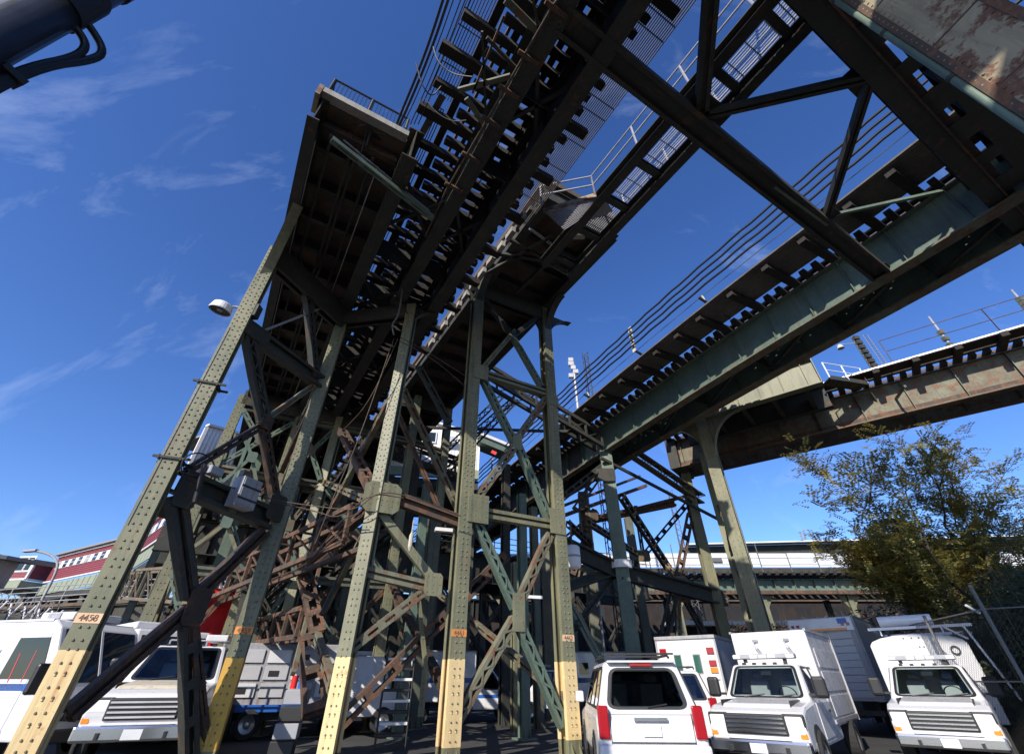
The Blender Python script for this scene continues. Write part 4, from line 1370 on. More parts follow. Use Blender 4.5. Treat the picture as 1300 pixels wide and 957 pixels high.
# stair with white rails from the pier to the rusty viaduct
ss = thing('viaduct_stair', 'little steel stair with white pipe rails between the pier cap and the rusty viaduct', 'stair', q1)
p0 = P(1048, 484, z=CAM_Z + DZ + 1.2); p1 = P(1096, 491, z=CAM_Z + DZ + 1.2)
mb = MB()
for i in range(8): 
    q = lerp(p0, p1, (i + .5) / 8); mb.box3(q, (p1 - p0) / 18, Vector((0, .4, 0)), Z * .03)
obj('stair_treads', mb, 'sooty_shade_steel', ss)
obj('stringer', MB().beam(p0 + Vector((0, -.42, 0)), p1 + Vector((0, -.42, 0)), .05, .26), 'sooty_shade_steel', ss)
railing([p0 + Vector((0, -.42, 0)), p1 + Vector((0, -.42, 0))], ss, 1.0, 1.1, (1.0, .5), .03, 'white_enamel')

# ================================================================== FAR VIADUCT WITH PALE PARAPET (D)
vd = thing('far_viaduct', 'far low viaduct with long pale parapet and green girder crossing behind the pier', 'viaduct', Vector((30, 52, 0)))
YD = 52.0
zD0 = P(1100, 754, Y=YD).z; zD1 = P(1100, 736, Y=YD).z; zD2 = P(1100, 724, Y=YD).z; zD3 = P(1100, 707, Y=YD).z
x0, x1 = -4.0, 78.0
obj('girder', MB().ibeam(Vector((x0, YD, (zD0 + zD1) / 2)), Vector((x1, YD - .8, (zD0 + zD1) / 2)), .5, zD1 - zD0, Z, tf=.06), 'teal_steel', vd)
obj('flange_cover', MB().beam(Vector((x0, YD, zD0 + .1)), Vector((x1, YD - .8, zD0 + .1)), .56, .34), 'rusty_steel', vd)
obj('girder', MB().ibeam(Vector((x0, YD + 4, (zD0 + zD1) / 2)), Vector((x1, YD + 3.2, (zD0 + zD1) / 2)), .5, zD1 - zD0, Z, tf=.06), 'sooty_shade_steel', vd)
tD = tie_local(6.2, .3, .35)
x = x0
while x < x1:
    inst('tie', tD, Vector((x, YD + 1.6 - .8 * (x - x0) / (x1 - x0), zD1 + .35)), vd, R(90)); x += .85
st = MB(); x = x0
while x < x1:
    st.box3(Vector((x, YD - .13 - .8 * (x - x0) / (x1 - x0), (zD0 + zD1) / 2)), Vector((.015, 0, 0)), Vector((0, .1, 0)), Z * ((zD1 - zD0) / 2 - .07)); x += 2.1
pieces('stiffener', [split_box(st, i) for i in range(len(st.v) // 8)], 'teal_steel', vd)
obj('walkway_edge', MB().beam(Vector((x0, YD - 1.4, zD2 - .3)), Vector((x1, YD - 2.2, zD2 - .3)), .12, .5), 'sooty_shade_steel', vd)
x = x0; pw = 3.0
pm = bpy.data.meshes.new('parapet_panel')
mb = MB().box3(Vector((0, 0, 0)), Vector((pw / 2 - .02, 0, 0)), Vector((0, .05, 0)), Z * ((zD3 - zD2) / 2))
mb.box3(Vector((0, -.06, .25)), Vector((pw / 2 - .02, 0, 0)), Vector((0, .05, 0)), Z * .04)
mb.box3(Vector((0, -.06, -.4)), Vector((pw / 2 - .02, 0, 0)), Vector((0, .05, 0)), Z * .03)
pm.from_pydata([p[:] for p in mb.v], [], mb.f); pm.materials.append(MATS['pale_parapet'])
random.seed(3)
while x < x1:
    yy = YD - 1.5 - .8 * (x - x0) / (x1 - x0)
    inst('parapet_panel', pm, Vector((x + pw / 2, yy + random.uniform(-.02, .02), (zD2 + zD3) / 2 + random.uniform(-.03, .03))), vd)
    obj('parapet_post', MB().beam(Vector((x, yy - .1, zD2 - .5)), Vector((x, yy - .1, zD3 + random.choice([.05, .05, .9]))), .07, .07, Vector((0, 1, 0))), 'grey_cable', vd)
    if random.random() < .45:
        obj('parapet_box', MB().box3(Vector((x + random.uniform(.6, 2.2), yy - .18, zD2 + random.uniform(.3, .9))), Vector((random.uniform(.15, .5), 0, 0)), Vector((0, .1, 0)), Z * random.uniform(.08, .25)), random.choice(['grey_cable', 'sooty_shade_steel', 'white_enamel']), vd)
    x += pw
# second track behind it, dark, with its ties
zE0, zE1 = P(1000, 704, Y=58).z, P(1000, 690, Y=58).z
obj('rear_girder', MB().beam(Vector((22, 60, (zE0 + zE1) / 2)), Vector((80, 56, (zE0 + zE1) / 2 + .5)), .5, zE1 - zE0), 'sooty_shade_steel', vd)
obj('rear_walkway', MB().beam(Vector((22, 59.2, zE1 + .1)), Vector((80, 55.2, zE1 + .6)), 1.2, .15), 'pale_parapet', vd)
for x in range(-2, 80, 9):
    y = YD + .3
    b = Vector((x + 1.2, y, 0))
    column(b, b + Z * zD0, 270, .5, .5, 'green_steel', vd, rivets=False)
    b2 = Vector((x + 1.2, y + 4, 0))
    column(b2, b2 + Z * zD0, 270, .5, .5, 'sooty_shade_steel', vd, rivets=False)
    for sg in (-1, 1):
        obj('knee', MB().prism([b + Z * zD0 + Vector((sg * .25, 0, -1.3)), b + Z * zD0 + Vector((sg * 1.2, 0, 0)), b + Z * zD0 + Vector((sg * .25, 0, 0))], Vector((0, .1, 0))), 'green_steel', vd)
# retaining wall under it with brick courses, brush along its top
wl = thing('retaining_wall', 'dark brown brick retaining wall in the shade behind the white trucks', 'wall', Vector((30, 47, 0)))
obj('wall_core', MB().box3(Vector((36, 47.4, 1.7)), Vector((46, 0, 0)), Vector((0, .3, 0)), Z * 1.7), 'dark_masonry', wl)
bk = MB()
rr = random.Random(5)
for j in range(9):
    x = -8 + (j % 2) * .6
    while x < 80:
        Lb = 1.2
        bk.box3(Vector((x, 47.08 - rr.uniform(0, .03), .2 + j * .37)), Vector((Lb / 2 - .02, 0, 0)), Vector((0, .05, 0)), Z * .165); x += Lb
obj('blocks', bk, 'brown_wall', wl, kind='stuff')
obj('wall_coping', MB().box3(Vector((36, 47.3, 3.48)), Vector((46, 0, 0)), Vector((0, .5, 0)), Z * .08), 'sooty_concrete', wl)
# added dark backdrop, shaped as a warehouse; its colour stands in for shade
wh = thing('warehouse_backdrop', 'long dark backdrop shaped as a brick warehouse beyond the far viaduct', 'building', Vector((30, 62, 0)))
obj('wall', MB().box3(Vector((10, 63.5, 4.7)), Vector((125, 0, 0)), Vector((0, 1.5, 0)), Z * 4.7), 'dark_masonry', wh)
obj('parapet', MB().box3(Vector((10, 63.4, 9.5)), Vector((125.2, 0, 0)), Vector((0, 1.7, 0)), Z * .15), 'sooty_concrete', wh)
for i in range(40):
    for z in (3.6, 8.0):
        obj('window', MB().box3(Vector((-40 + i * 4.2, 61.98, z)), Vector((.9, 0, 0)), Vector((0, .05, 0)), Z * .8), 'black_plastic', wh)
for i in range(9):
    obj('sun_streak_panel', MB().box3(Vector((19 + i * 1.9, 60.9, 6.95 + .05 * (i % 2))), Vector((.9, 0, 0)), Vector((0, .9, 0)), Z * .22), 'white_trim', wh)  # white panels added to draw sun streaks on the dark wall
# brush
def brush(name, label, cat, boxes, n, mat, leaf=(.05, .16), stems=0, seed=1):
    rr = random.Random(seed)
    mb = MB()
    for (cx, cy, cz, rx, ry, rz), m_ in boxes:
        for i in range(int(n * m_)):
            while True:
                x, y, z = rr.uniform(-1, 1), rr.uniform(-1, 1), rr.uniform(-1, 1)
                if x * x + y * y + z * z < 1: break
            c = Vector((cx + x * rx, cy + y * ry, cz + z * rz))
            d = Vector((rr.gauss(0, 1), rr.gauss(0, 1), rr.gauss(0, .8))).normalized()
            e = d.orthogonal().normalized()
            L = rr.uniform(leaf[0], leaf[1]) ; W = L * .35
            mb.quad(c - d * L, c + e * W, c + d * L, c - e * W)
        for i in range(stems):
            x, y = rr.uniform(-.9, .9), rr.uniform(-.9, .9)
            b = Vector((cx + x * rx, cy + y * ry, max(0, cz - rz)))
            mb.tube([b, b + Vector((rr.uniform(-.4, .4), rr.uniform(-.3, .3), rz * rr.uniform(1.2, 2.3)))], [.02, .008], 3)
    o = obj(name, mb, mat)
    return tag(o, label, cat, kind='stuff')
brush('dry_brush', 'tangled dry brown brush along the top of the retaining wall', 'brush', [((22 + 5.5 * i, 46.2, 4.0 + .4 * (i % 3), 4.2, 1.3, 1.9), 1) for i in range(8)], 2600, 'dry_brush', (.08, .26), 40, 4)
brush('hedge', 'dark green and brown overgrown brush behind the fence at right', 'brush', [((19.5, 25, 2.4, 4, 2.5, 2.6), 1.2), ((25, 24, 2.6, 4, 3, 3.2), 1.2), ((14.6, 15.5, 1.2, 1.0, 2.5, 1.5), .6), ((17.5, 17, 2.2, 2.2, 3, 2.6), 1.6), ((15.6, 13.5, 2.0, 2.2, 3, 2.4), 1.6), ((13.6, 15.2, 1.2, .7, 2.2, 1.7), .7)], 5200, 'dark_leaf', (.06, .18), 30, 6)

# ================================================================== TREE
def locust(loc, label, h, spread, lean, seed, n_leafy, lowfill=True):
    rr = random.Random(seed)
    root = thing('locust_tree', label, 'tree', loc, local=False)
    tr = MB(); leaves = MB()
    tips = []
    def grow(p, d, L, r, depth):
        pts = [p]; q = p.copy(); dd = d.copy()
        for i in range(4):
            dd = (dd + Vector((rr.gauss(0, .13), rr.gauss(0, .13), rr.gauss(.03, .08)))).normalized()
            q = q + dd * (L / 4); pts.append(q.copy())
            if depth >= 2: tips.append((q.copy(), dd.copy(), depth))
        tr.tube(pts, [r * (1 - .13 * i) for i in range(5)], 6 if depth < 2 else 4)
        if depth < 4:
            n = rr.choice([2, 3, 3]) if depth < 3 else 3
            for k in range(n):
                ax = Vector((rr.gauss(0, 1), rr.gauss(0, 1), rr.gauss(.15, .35))).normalized()
                nd = (dd * .75 + ax * spread).normalized()
                grow(pts[rr.choice([2, 3, 4])] if depth else pts[rr.choice([3, 4])], nd, L * rr.uniform(.62, .82), r * .55, depth + 1)
    base = Vector(loc)
    grow(base, Vector(lean).normalized(), h * .40, h * .014, 0)
    for q, d, dep in tips:
        for k in range(n_leafy):
            # compound frond: a drooping stalk carrying paired leaflets
            ax = Vector((rr.gauss(0, 1), rr.gauss(0, 1), rr.gauss(.1, .5))).normalized()
            fd = (d * .5 + ax).normalized()
            Lf = rr.uniform(.4, .8)
            s0 = q + Vector((rr.gauss(0, .26), rr.gauss(0, .26), rr.gauss(0, .2)))
            side = fd.cross(Z)
            if side.length < .1: side = Vector((1, 0, 0))
            side.normalize()
            for j in range(7):
                c = s0 + fd * (Lf * (j + 1) / 7) - Z * (.05 * (j / 7) ** 2)
                for sg in (-1, 1):
                    ld = (side * sg + fd * .35 + Vector((0, 0, rr.uniform(-.35, .15)))).normalized()
                    ll = rr.uniform(.12, .2)
                    e = fd * (ll * .24)
                    leaves.quad(c, c + ld * (ll * .5) + e, c + ld * ll, c + ld * (ll * .5) - e)
    t_ = obj('trunk', tr, 'bark', root)
    obj('crown', leaves, 'locust_leaf', root)
    return root
locust(Vector((19.7, 19.5, 0)), 'large locust tree with feathery green and yellow leaves at right', 12.4, .85, (.0, -.02, 1), 12, 5)
locust(Vector((21.6, 20.5, 0)), 'smaller locust tree with a forked top at the right edge', 12.0, .8, (.0, 0, 1), 21, 5)
locust(Vector((19.8, 22.0, 0)), 'bushy locust low behind the fence with dense dark fronds', 8.4, .95, (-.05, 0, 1), 33, 8)

# chain link fence at far right
fc = thing('chain_link_fence', 'chain link fence with leaning grey posts at the lower right edge', 'fence', Vector((11.2, 12, 0)))
f0 = Vector((11.15, 12.0, 0)); f1 = Vector((16.5, 8.5, 0)); f2 = Vector((12.6, 17.5, 0))
for b, h in ((f0, 3.45), (lerp(f0, f1, .5), 3.1), (f1, 3.1), (lerp(f0, f2, .5), 3.1), (f2, 3.1)):
    obj('post', MB().tube([b, b + Z * h], .04, 8), 'grey_cable', fc)
for a_, b_ in ((f0, f1), (f0, f2)):
    for z in (.15, 1.6, 2.95): obj('fence_rail', MB().tube([a_ + Z * z, b_ + Z * z], .016, 6), 'grey_cable', fc)
    mb = MB(); L = (b_ - a_).length; n = int(L / .10)
    for i in range(-28, n):
        for sg in (0, 1):
            x0_, x1_ = i * .10, i * .10 + 2.8
            z0_, z1_ = (.15, 2.95) if sg == 0 else (2.95, .15)
            t0_ = max(0, -x0_ / 2.8); t1_ = min(1, (L - x0_) / 2.8)
            if t1_ <= t0_: continue
            A_ = lerp(a_, b_, (x0_ + 2.8 * t0_) / L) + Z * (z0_ + (z1_ - z0_) * t0_)
            B_ = lerp(a_, b_, (x0_ + 2.8 * t1_) / L) + Z * (z0_ + (z1_ - z0_) * t1_)
            mb.tube([A_, B_], .004, 3, False)
    obj('mesh_wire', mb, 'wire_black', fc, kind='stuff')
obj('fence_arm', MB().tube([P(1226, 768, Y=12.6), P(1244, 778, Y=12.6)], .03, 6), 'white_enamel', fc)

# ================================================================== TALL DARK POLE AT TOP LEFT
bp = Vector((-3.84, 1.16, 0))
pl = thing('steel_pole', 'thick dark steel pole with conduits and a clamped band at the top left corner', 'pole', bp)
obj('pole_shaft', MB().tube([bp, bp + Z * 6.85], [.17, .16], 24), 'black_pole', pl, smooth=True)
obj('pole_cap', MB().tube([bp + Z * 6.85, bp + Z * 7.0, bp + Z * 7.03], [.18, .18, .10], 24), 'black_pole', pl)
obj('band', MB().tube([bp + Z * 6.05, bp + Z * 6.5], [.182, .18], 24), 'black_plastic', pl)
tc_ = Vector((-bp.x, -bp.y, 0)).normalized(); sc_ = tc_.cross(Z)
for k, o_ in enumerate((.24, .33)):
    e = bp + sc_ * -1 * 0
    sgn = 1 if project(bp + sc_ * .3 + Z * 5.5)[1] > project(bp - sc_ * .3 + Z * 5.5)[1] else -1
    q = bp + sc_ * (sgn * (.22)) + tc_ * .05
    pts = [q + Z * 3.2, q + Z * 5.0]
    for i in range(7):
        an = i / 6 * math.pi
        pts.append(q + sc_ * (sgn * (o_ - .22 + .11) * (1 - math.cos(an)) * .5) + Z * (5.0 + .25 + .1 * k + .28 * math.sin(an)) )
    pts = [q + sc_ * (sgn * (-.05 + .03 * k)) + Z * 3.0, q + sc_ * (sgn * (-.04 + .03 * k)) + Z * 4.9, q + sc_ * (sgn * (-.01 + .03 * k)) + Z * (5.35 + .1 * k), q + sc_ * (sgn * (.07 + .07 * k)) + Z * (5.75 + .14 * k), q + sc_ * (sgn * (.06 + .08 * k)) + Z * (5.95 + .14 * k), q + sc_ * (sgn * -.02) + Z * (6.02 + .15 * k), q - sc_ * (sgn * .15) + Z * (6.02 + .15 * k)]
    fine_ = smooth_path(pts, 2)
    obj('conduit', MB().tube(fine_, .032, 10), 'black_pole', pl, smooth=True)
for z in (4.4, 5.15):
    obj('conduit_clip', MB().box3(bp + sc_ * (sgn * .2) + tc_ * .05 + Z * z, sc_ * .07, tc_ * .06, Z * .03), 'black_plastic', pl)
obj('side_rod', MB().tube([bp - sc_ * (sgn * .2) + Z * 5.9, bp - sc_ * (sgn * .5) + Z * 6.0], .03, 8), 'black_plastic', pl)

# ================================================================== THINGS FIXED TO THE COLUMNS
# round white lamp housing on the first column
pc_, nA = Pc(318, 398, bA1, bC2)
lp = P(283, 388, Y=pc_.y - .3)
lh = thing('flood_lamp', 'white round lamp housing bracketed to the leftmost green column', 'lamp', lp)
axd = Vector((.16, -.10, 1)).normalized()
prof_l = [(.30, -.20), (.31, -.17), (.30, -.13), (.265, .02), (.22, .06), (.10, .08)]
def lathe(mb, c, ax, prof, n=24, cap=True):
    x = ax.orthogonal().normalized(); y = ax.cross(x)
    base = len(mb.v)
    for r_, h_ in prof:
        for k in range(n):
            an = 2 * math.pi * k / n
            mb.v.append(c + ax * h_ + x * (r_ * math.cos(an)) + y * (r_ * math.sin(an)))
    for i in range(len(prof) - 1):
        for k in range(n):
            k2 = (k + 1) % n
            mb.f.append((base + i * n + k, base + i * n + k2, base + (i + 1) * n + k2, base + (i + 1) * n + k))
    if cap:
        mb.f.append(tuple(base + k for k in reversed(range(n)))) if False else None
        mb.f.append(tuple(base + (len(prof) - 1) * n + k for k in range(n)))
    return mb
obj('housing', lathe(MB(), lp, axd, prof_l), 'white_enamel', lh, smooth=False)
obj('lens_plate', lathe(MB(), lp, axd, [(.02, -.165), (.29, -.165), (.29, -.15), (.02, -.15)], 24, False), 'black_plastic', lh)
obj('lens_bulb', lathe(MB(), lp, axd, [(.02, -.20), (.07, -.19), (.09, -.16)], 12), 'crate_grey', lh)
pj = pc_ + nA * .2
obj('arm', MB().tube([lp + Vector((.26, .05, 0)), lp + Vector((.34, .08, .02)), pj + Z * .05], .035, 8), 'galvanised', lh)
mb = MB().box3(lerp(lp, pj, .72), Vector((.07, 0, 0)), Vector((0, .06, 0)), Z * .09)
mb.box3(pj, Vector((.10, 0, 0)), Vector((0, .12, 0)), Z * .22)
obj('clamp', mb, 'sooty_shade_steel', lh)
mb = MB()
pts = [pj + Vector((.1, -.1, -.1)), lerp(lp, pj, .6) + Z * .22, lerp(lp, pj, .45) + Z * .16, lerp(lp, pj, .5) - Z * .05]
mb.tube(smooth_path(pts, 2), .012, 6)
obj('cord', mb, 'grey_cable', lh)
# bands round the first column
n_ = nvec(291); s_ = n_.cross(Z)
for i, (px, py) in enumerate(((264, 489), (207, 580))):
    q = Pc(px, py, bA1, bC2)[0]; q = Vector((bA1.x, bA1.y, q.z))
    mb = MB()
    mb.beam(q + n_ * .19 - s_ * .42, q + n_ * .19 + s_ * .34, .05, .05); mb.beam(q - n_ * .19 - s_ * .42, q - n_ * .19 + s_ * .34, .05, .05)
    mb.beam(q + n_ * .22 + s_ * .22, q - n_ * .22 + s_ * .22, .03, .1); mb.beam(q + n_ * .22 - s_ * .22, q - n_ * .22 - s_ * .22, .03, .1)
    tag(obj('pole_clamp', mb, 'wire_black'), ['black bolted clamp higher on the leftmost green column', 'black bolted clamp lower on the leftmost green column beside coiled cable'][i], 'clamp', 'bolted clamps on the leftmost column')
# thin pale conduit running down the first column's edge
q = bA1 + n_ * .185 - s_ * (-.15)
tag(obj('conduit_line', MB().tube([q + Z * 4.2, q + Z * 9.6], .008, 5), 'galvanised'), 'thin white conduit running down the edge of the leftmost column', 'conduit')
# grey cabinet
p, n = Pc(297, 629, bA1, bC2)
cb_ = thing('electrical_cabinet', 'grey sheet metal electrical cabinet hung on the strut between the two left columns', 'cabinet', p + n * .3)
c = p + n * .36
sd_ = n.cross(Z)
obj('cabinet_body', MB().box3(c, sd_ * .29, n * .19, Z * .37), 'galvanised', cb_, bevel=.01)
obj('cabinet_door', MB().box3(c + n * .195, sd_ * .26, n * .012, Z * .33), 'galvanised', cb_, bevel=.006)
for k in (-.18, .12):
    obj('strap', MB().box3(c + n * .21 + Z * k, sd_ * .30, n * .008, Z * .025), 'black_plastic', cb_)
obj('hanger', MB().box3(c - n * .3 + Z * .1, sd_ * .1, n * .12, Z * .55), 'old_green_steel', cb_)
# small pale box and black cylinder by the coiled cable
p, n = Pc(253, 602, bA1, bC2)
jb_ = thing('junction_box', 'small pale junction box by the coiled cable on the left strut', 'box', p)
obj('box_body', MB().box3(p + n * .5, n.cross(Z) * .18, n * .10, Z * .10), 'crate_grey', jb_, bevel=.01)
obj('box_lid', MB().box3(p + n * .61, n.cross(Z) * .165, n * .012, Z * .085), 'galvanised', jb_)
p, n = Pc(238, 615, bA1, bC2)
tag(obj('cable_splice', MB().tube([p + n * .45 + Z * .4 + n.cross(Z) * .1, p + n * .45 - Z * .45 - n.cross(Z) * .06], .06, 10), 'wire_black'), 'black cylindrical cable splice hanging on the strut beside the leftmost column', 'cable splice')
def cable(label, pts, r=.018, mat='wire_black', group=None, cat='cable', name='cable', it=3):
    o = obj(name, MB().tube(smooth_path(pts, it), r, 6), mat)
    return tag(o, label, cat, group)
mb = []
p, n = Pc(236, 597, bA1, bC2)
sd_ = n.cross(Z)
loop = [p + n * .42 + sd_ * (.42 * math.cos(k / 16 * 6.28)) + Z * (.34 * math.sin(k / 16 * 6.28)) for k in range(22)]
cable('black cable coiled in a loop beside the leftmost column', loop, .018, it=1)
def pix_path(*pts): return [P(x, y, Y=Y) for x, y, Y in pts]
rust_runs = [
    [(226, 598, 9.7), (275, 612, 10.6), (345, 635, 12.4), (420, 645, 12.3), (453, 648, 12.0), (480, 622, 12.0), (530, 632, 12.4), (585, 655, 13.2)],
    [(345, 637, 12.5), (400, 648, 12.4), (432, 660, 12.2), (470, 625, 12.0), (512, 632, 12.3)],
    [(455, 652, 12.0), (430, 660, 12.2), (395, 715, 14.5), (345, 735, 16)],
    [(460, 655, 12.0), (425, 680, 12.5), (390, 722, 15), (300, 752, 19)],
    [(508, 428, 11.9), (540, 445, 12.4), (592, 478, 13.3)],
    [(508, 433, 11.9), (550, 455, 12.4), (590, 490, 13.3)],
    [(512, 355, 11.6), (507, 400, 11.8), (497, 412, 11.8), (500, 425, 11.8)],
    [(505, 430, 11.8), (470, 510, 12.0), (437, 545, 13)],
    [(500, 430, 11.8), (455, 560, 12.0), (432, 610, 12.2), (400, 690, 12.4)],
]
names_ = ['long brown cable sagging from the left column across to the tower', 'brown cable looped on the gusset of the fourth column', 'brown cable bundle strand running down to the rusty truss', 'brown cable lying along the rusty truss', 'upper brown cable from the fourth column head to the tower', 'lower brown cable from the fourth column head to the tower', 'grey cable drop curving down the fourth column head', 'brown cable slanting from the column head to the rusty ladder brace', 'brown cable slanting down past the rusty ladder brace']
for i, (run, nm) in enumerate(zip(rust_runs, names_)):
    cable(nm, pix_path(*run), .015 if i != 6 else .03, 'brown_cable' if i != 6 else 'grey_cable', 'brown cables strung on the trestle' if i != 6 else None)
# bundle of black cables overhead and the drip loops at the platform end
for i in range(6):
    dx = [0, 7, 14, 24, 30, 37][i]
    pts = [P(572 + dx, -30, z=15.6 - .12 * i), P(540 + dx * .8, 70, z=15.6 - .12 * i), P(503 + dx * .75, 158, z=15.4 - .15 * i)]
    if i < 3: pts += [P(499 - i * 4 + dx * .3, 174, z=14.8), P(485 + dx * .3, 178 + i * 3, z=14.4), P(470, 170 - i * 3, z=14.2), P(466, 185, z=13.9)]
    cable('black overhead cable %s in the bundle left of the tracks' % ['outermost', 'second', 'third', 'fourth', 'fifth', 'innermost'][i], pts, .04 if i < 2 else .016, 'wire_black', 'overhead cables left of the tracks', it=3)
wires = [[(440, 205, 13.8), (452, 160, 14), (468, 158, 14.2), (474, 168, 14.2), (490, 172, 14.2)], [(466, 160, 14.3), (463, 180, 14), (458, 195, 13.7)], [(440, 190, 13.6), (470, 205, 13.5), (500, 232, 13.4), (545, 275, 13.3)],
         [(500, 215, 13.6), (508, 220, 13.5), (520, 217, 13.6), (524, 212, 13.7)], [(540, 126, 14.2), (555, 145, 13.8), (575, 155, 13.6), (592, 153, 13.5)], [(528, 80, 14.8), (536, 110, 14.2), (548, 124, 14.1), (560, 110, 14.4)], [(550, 60, 14.8), (556, 80, 14.3), (575, 95, 14.0), (600, 98, 13.6)]]
wl_ = ['thin grey wire arching from the platform end', 'short grey wire hanging off the platform edge', 'pale conduit wire slung along the slanted green angle', 'grey wire loop under the platform slab', 'sagging wire loop beside the first girder', 'wire loop by the left walkway end', 'wire loop under the near walkway']
for run, nm in zip(wires, wl_):
    o = obj('wire', MB().tube(smooth_path([P(x, y, z=z) for x, y, z in run], 3), .018, 6), 'wire_black' if 'pale' not in nm else 'grey_cable')
    tag(o, nm, 'wire')
# tank on tower right and the vertical insulator strings
p = P(727, 706, Y=17.5)
tk = thing('hanging_tank', 'white round tank hung behind the right leg of the tower', 'tank', p)
obj('tank_shell', lathe(MB(), p, Z, [(.02, -.42), (.22, -.40), (.28, -.34), (.28, .3), (.22, .36), (.02, .38)], 20, False), 'white_enamel', tk, smooth=True)
obj('tank_strap', lathe(MB(), p, Z, [(.285, -.05), (.29, -.05), (.29, .02), (.285, .02)], 20, False), 'galvanised', tk)
obj('tank_hanger', MB().beam(p + Z * .3, p + Z * 1.3, .05, .05, U), 'sooty_shade_steel', tk)
p = P(525, 660, Y=12.7)
tag(obj('rope_tackle', MB().tube([p, p - Z * .3, p - Z * .42, p - Z * .7, p - Z * .8], [.012, .015, .06, .06, .02], 8), 'cream_coping'), 'pale pulley block dangling from the rusty strut beside the fourth column', 'pulley')
for px, py, Y, lab in ((678, 758, 19, 'small white strip lamp glowing pale under the dark crossing deck behind the tower'), (565, 673, 14.5, 'slim pale strip lamp fixed under the rusty strut left of the tower')):
    p = P(px, py, Y=Y)
    l_ = thing('strip_lamp', lab.replace(' glowing pale', ''), 'lamp', p)
    obj('lamp_body', MB().box3(p, Vector((.3, .1, 0)), Vector((-.03, .1, 0)), Z * .05), 'white_enamel', l_)
    obj('lamp_stem', MB().beam(p, p + Z * .5, .03, .03, U), 'sooty_shade_steel', l_)
# ================================================================== STATION SHEDS (white corrugated)
def corrugated(p0, p1, z0, z1f, n, mat, parent, pitch=.22, name='cladding_sheet', z1=None):
    """sheeting with real ribs; z1f(k) gives the top height along the wall"""
    mb = MB()
    L = (p1 - p0).length; d = (p1 - p0) / L
    m_ = int(L / (pitch / 2))
    for i in range(m_ + 1):
        k = i / m_
        q = p0 + d * (L * k) + n * (.035 if i % 2 else 0.0)
        mb.v += [q + Z * z0, q + Z * z1f(k), q - n * .06 + Z * z0, q - n * .06 + Z * z1f(k)]
    for i in range(m_):
        a = i * 4
        mb.f.append((a, a + 4, a + 5, a + 1)); mb.f.append((a + 2, a + 3, a + 7, a + 6)); mb.f.append((a + 1, a + 5, a + 7, a + 3)); mb.f.append((a, a + 2, a + 6, a + 4))
    return obj(name, mb, mat, parent)
# behind the left column
YS = 26.0
sh = thing('corrugated_shed', 'pale corrugated metal shed on the high platform behind the leftmost column', 'shed', P(260, 600, Y=YS))
a0 = P(229, 612, Y=YS); a1 = P(300, 612, Y=YS + 3)
zt0 = P(247, 541, Y=YS).z; zt1 = P(292, 557, Y=YS + 3).z
zb = a0.z - .2
nn = (a1 - a0).cross(Z).normalized(); nn = nn if nn.y < 0 else -nn
a0.z = 0; a1.z = 0
obj('back_volume', MB().prism([a0 + Z * zb - nn * .15, a1 + Z * zb - nn * .15, a1 + Z * (zt1 - .05) - nn * .15, a0 + Z * (zt0 - .05) - nn * .15], nn * .1), 'white_cladding', sh)
corrugated(a0, a1, zb, lambda k: zt0 + (zt1 - zt0) * k, nn, 'white_cladding', sh, .26)
mb = MB().prism([a0 + Z * (zt0 + .02), a1 + Z * (zt1 + .02), a1 + Z * (zt1 + .16), a0 + Z * (zt0 + .16)], nn * .4)
obj('roof_trim', mb, 'white_trim', sh)
obj('roof', MB().prism([lerp(a0 + Z * zt0, a1 + Z * zt1, .3) - nn * 3, a1 + Z * zt1 - nn * 3, a1 + Z * (zt1 + .12) - nn * 3, lerp(a0 + Z * (zt0 + .12), a1 + Z * (zt1 + .12), .3) - nn * 3], nn * 5.4), 'far_roof', sh)
ah = lerp(a0, a1, .3)
obj('floor', MB().prism([ah + Z * zb - nn * 3, a1 + Z * zb - nn * 3, a1 + Z * (zb - .4) - nn * 3, ah + Z * (zb - .4) - nn * 3], nn * 6), 'sooty_shade_steel', sh)
for k in (0.4, .9):
    for dd in (0, 5):
        q = lerp(a0, a1, k) - nn * dd
        column(q, q + Z * (zb - .4), 300, .4, .4, 'old_green_steel', sh, rivets=False)
# behind the tower
YS = 33.0
sb = thing('station_building', 'white corrugated station building with window and air conditioner behind the fourth column', 'building', P(570, 570, Y=YS))
a0 = P(496, 590, Y=YS); a1 = P(608, 590, Y=YS + 1.0)
zb = P(560, 592, Y=YS).z; zl = P(537, 532, Y=YS).z; zr_ = P(606, 556, Y=YS + 1).z
nn = (a1 - a0).cross(Z).normalized(); nn = nn if nn.y < 0 else -nn
a0.z = 0; a1.z = 0
def ztop(k):
    kk = .36
    return zl - .1 if k < kk else zl + (zr_ - zl) * (k - kk) / (1 - kk)
corrugated(a0, a1, zb, ztop, nn, 'white_cladding', sb, .26)
obj('wall', MB().prism([a0 + Z * zb - nn * .3, a1 + Z * zb - nn * .3, a1 + Z * (zr_ - .1) - nn * .3, lerp(a0, a1, .36) + Z * (zl - .2) - nn * .3, a0 + Z * (zl - .2) - nn * .3], nn * .4), 'white_cladding', sb)
obj('roof_trim', MB().beam(lerp(a0, a1, .36) + Z * zl, a1 + Z * (zr_ + .1), .6, .16), 'white_trim', sb)
obj('roof_trim', MB().beam(a0 + Z * (zl + .02), lerp(a0, a1, .36) + Z * (zl + .02), .6, .16), 'white_trim', sb)
obj('base_fascia', MB().beam(a0 + Z * (zb - .4) + nn * .2, a1 + Z * (zb - .4) + nn * .2, .3, .7), 'pale_green_panel', sb)
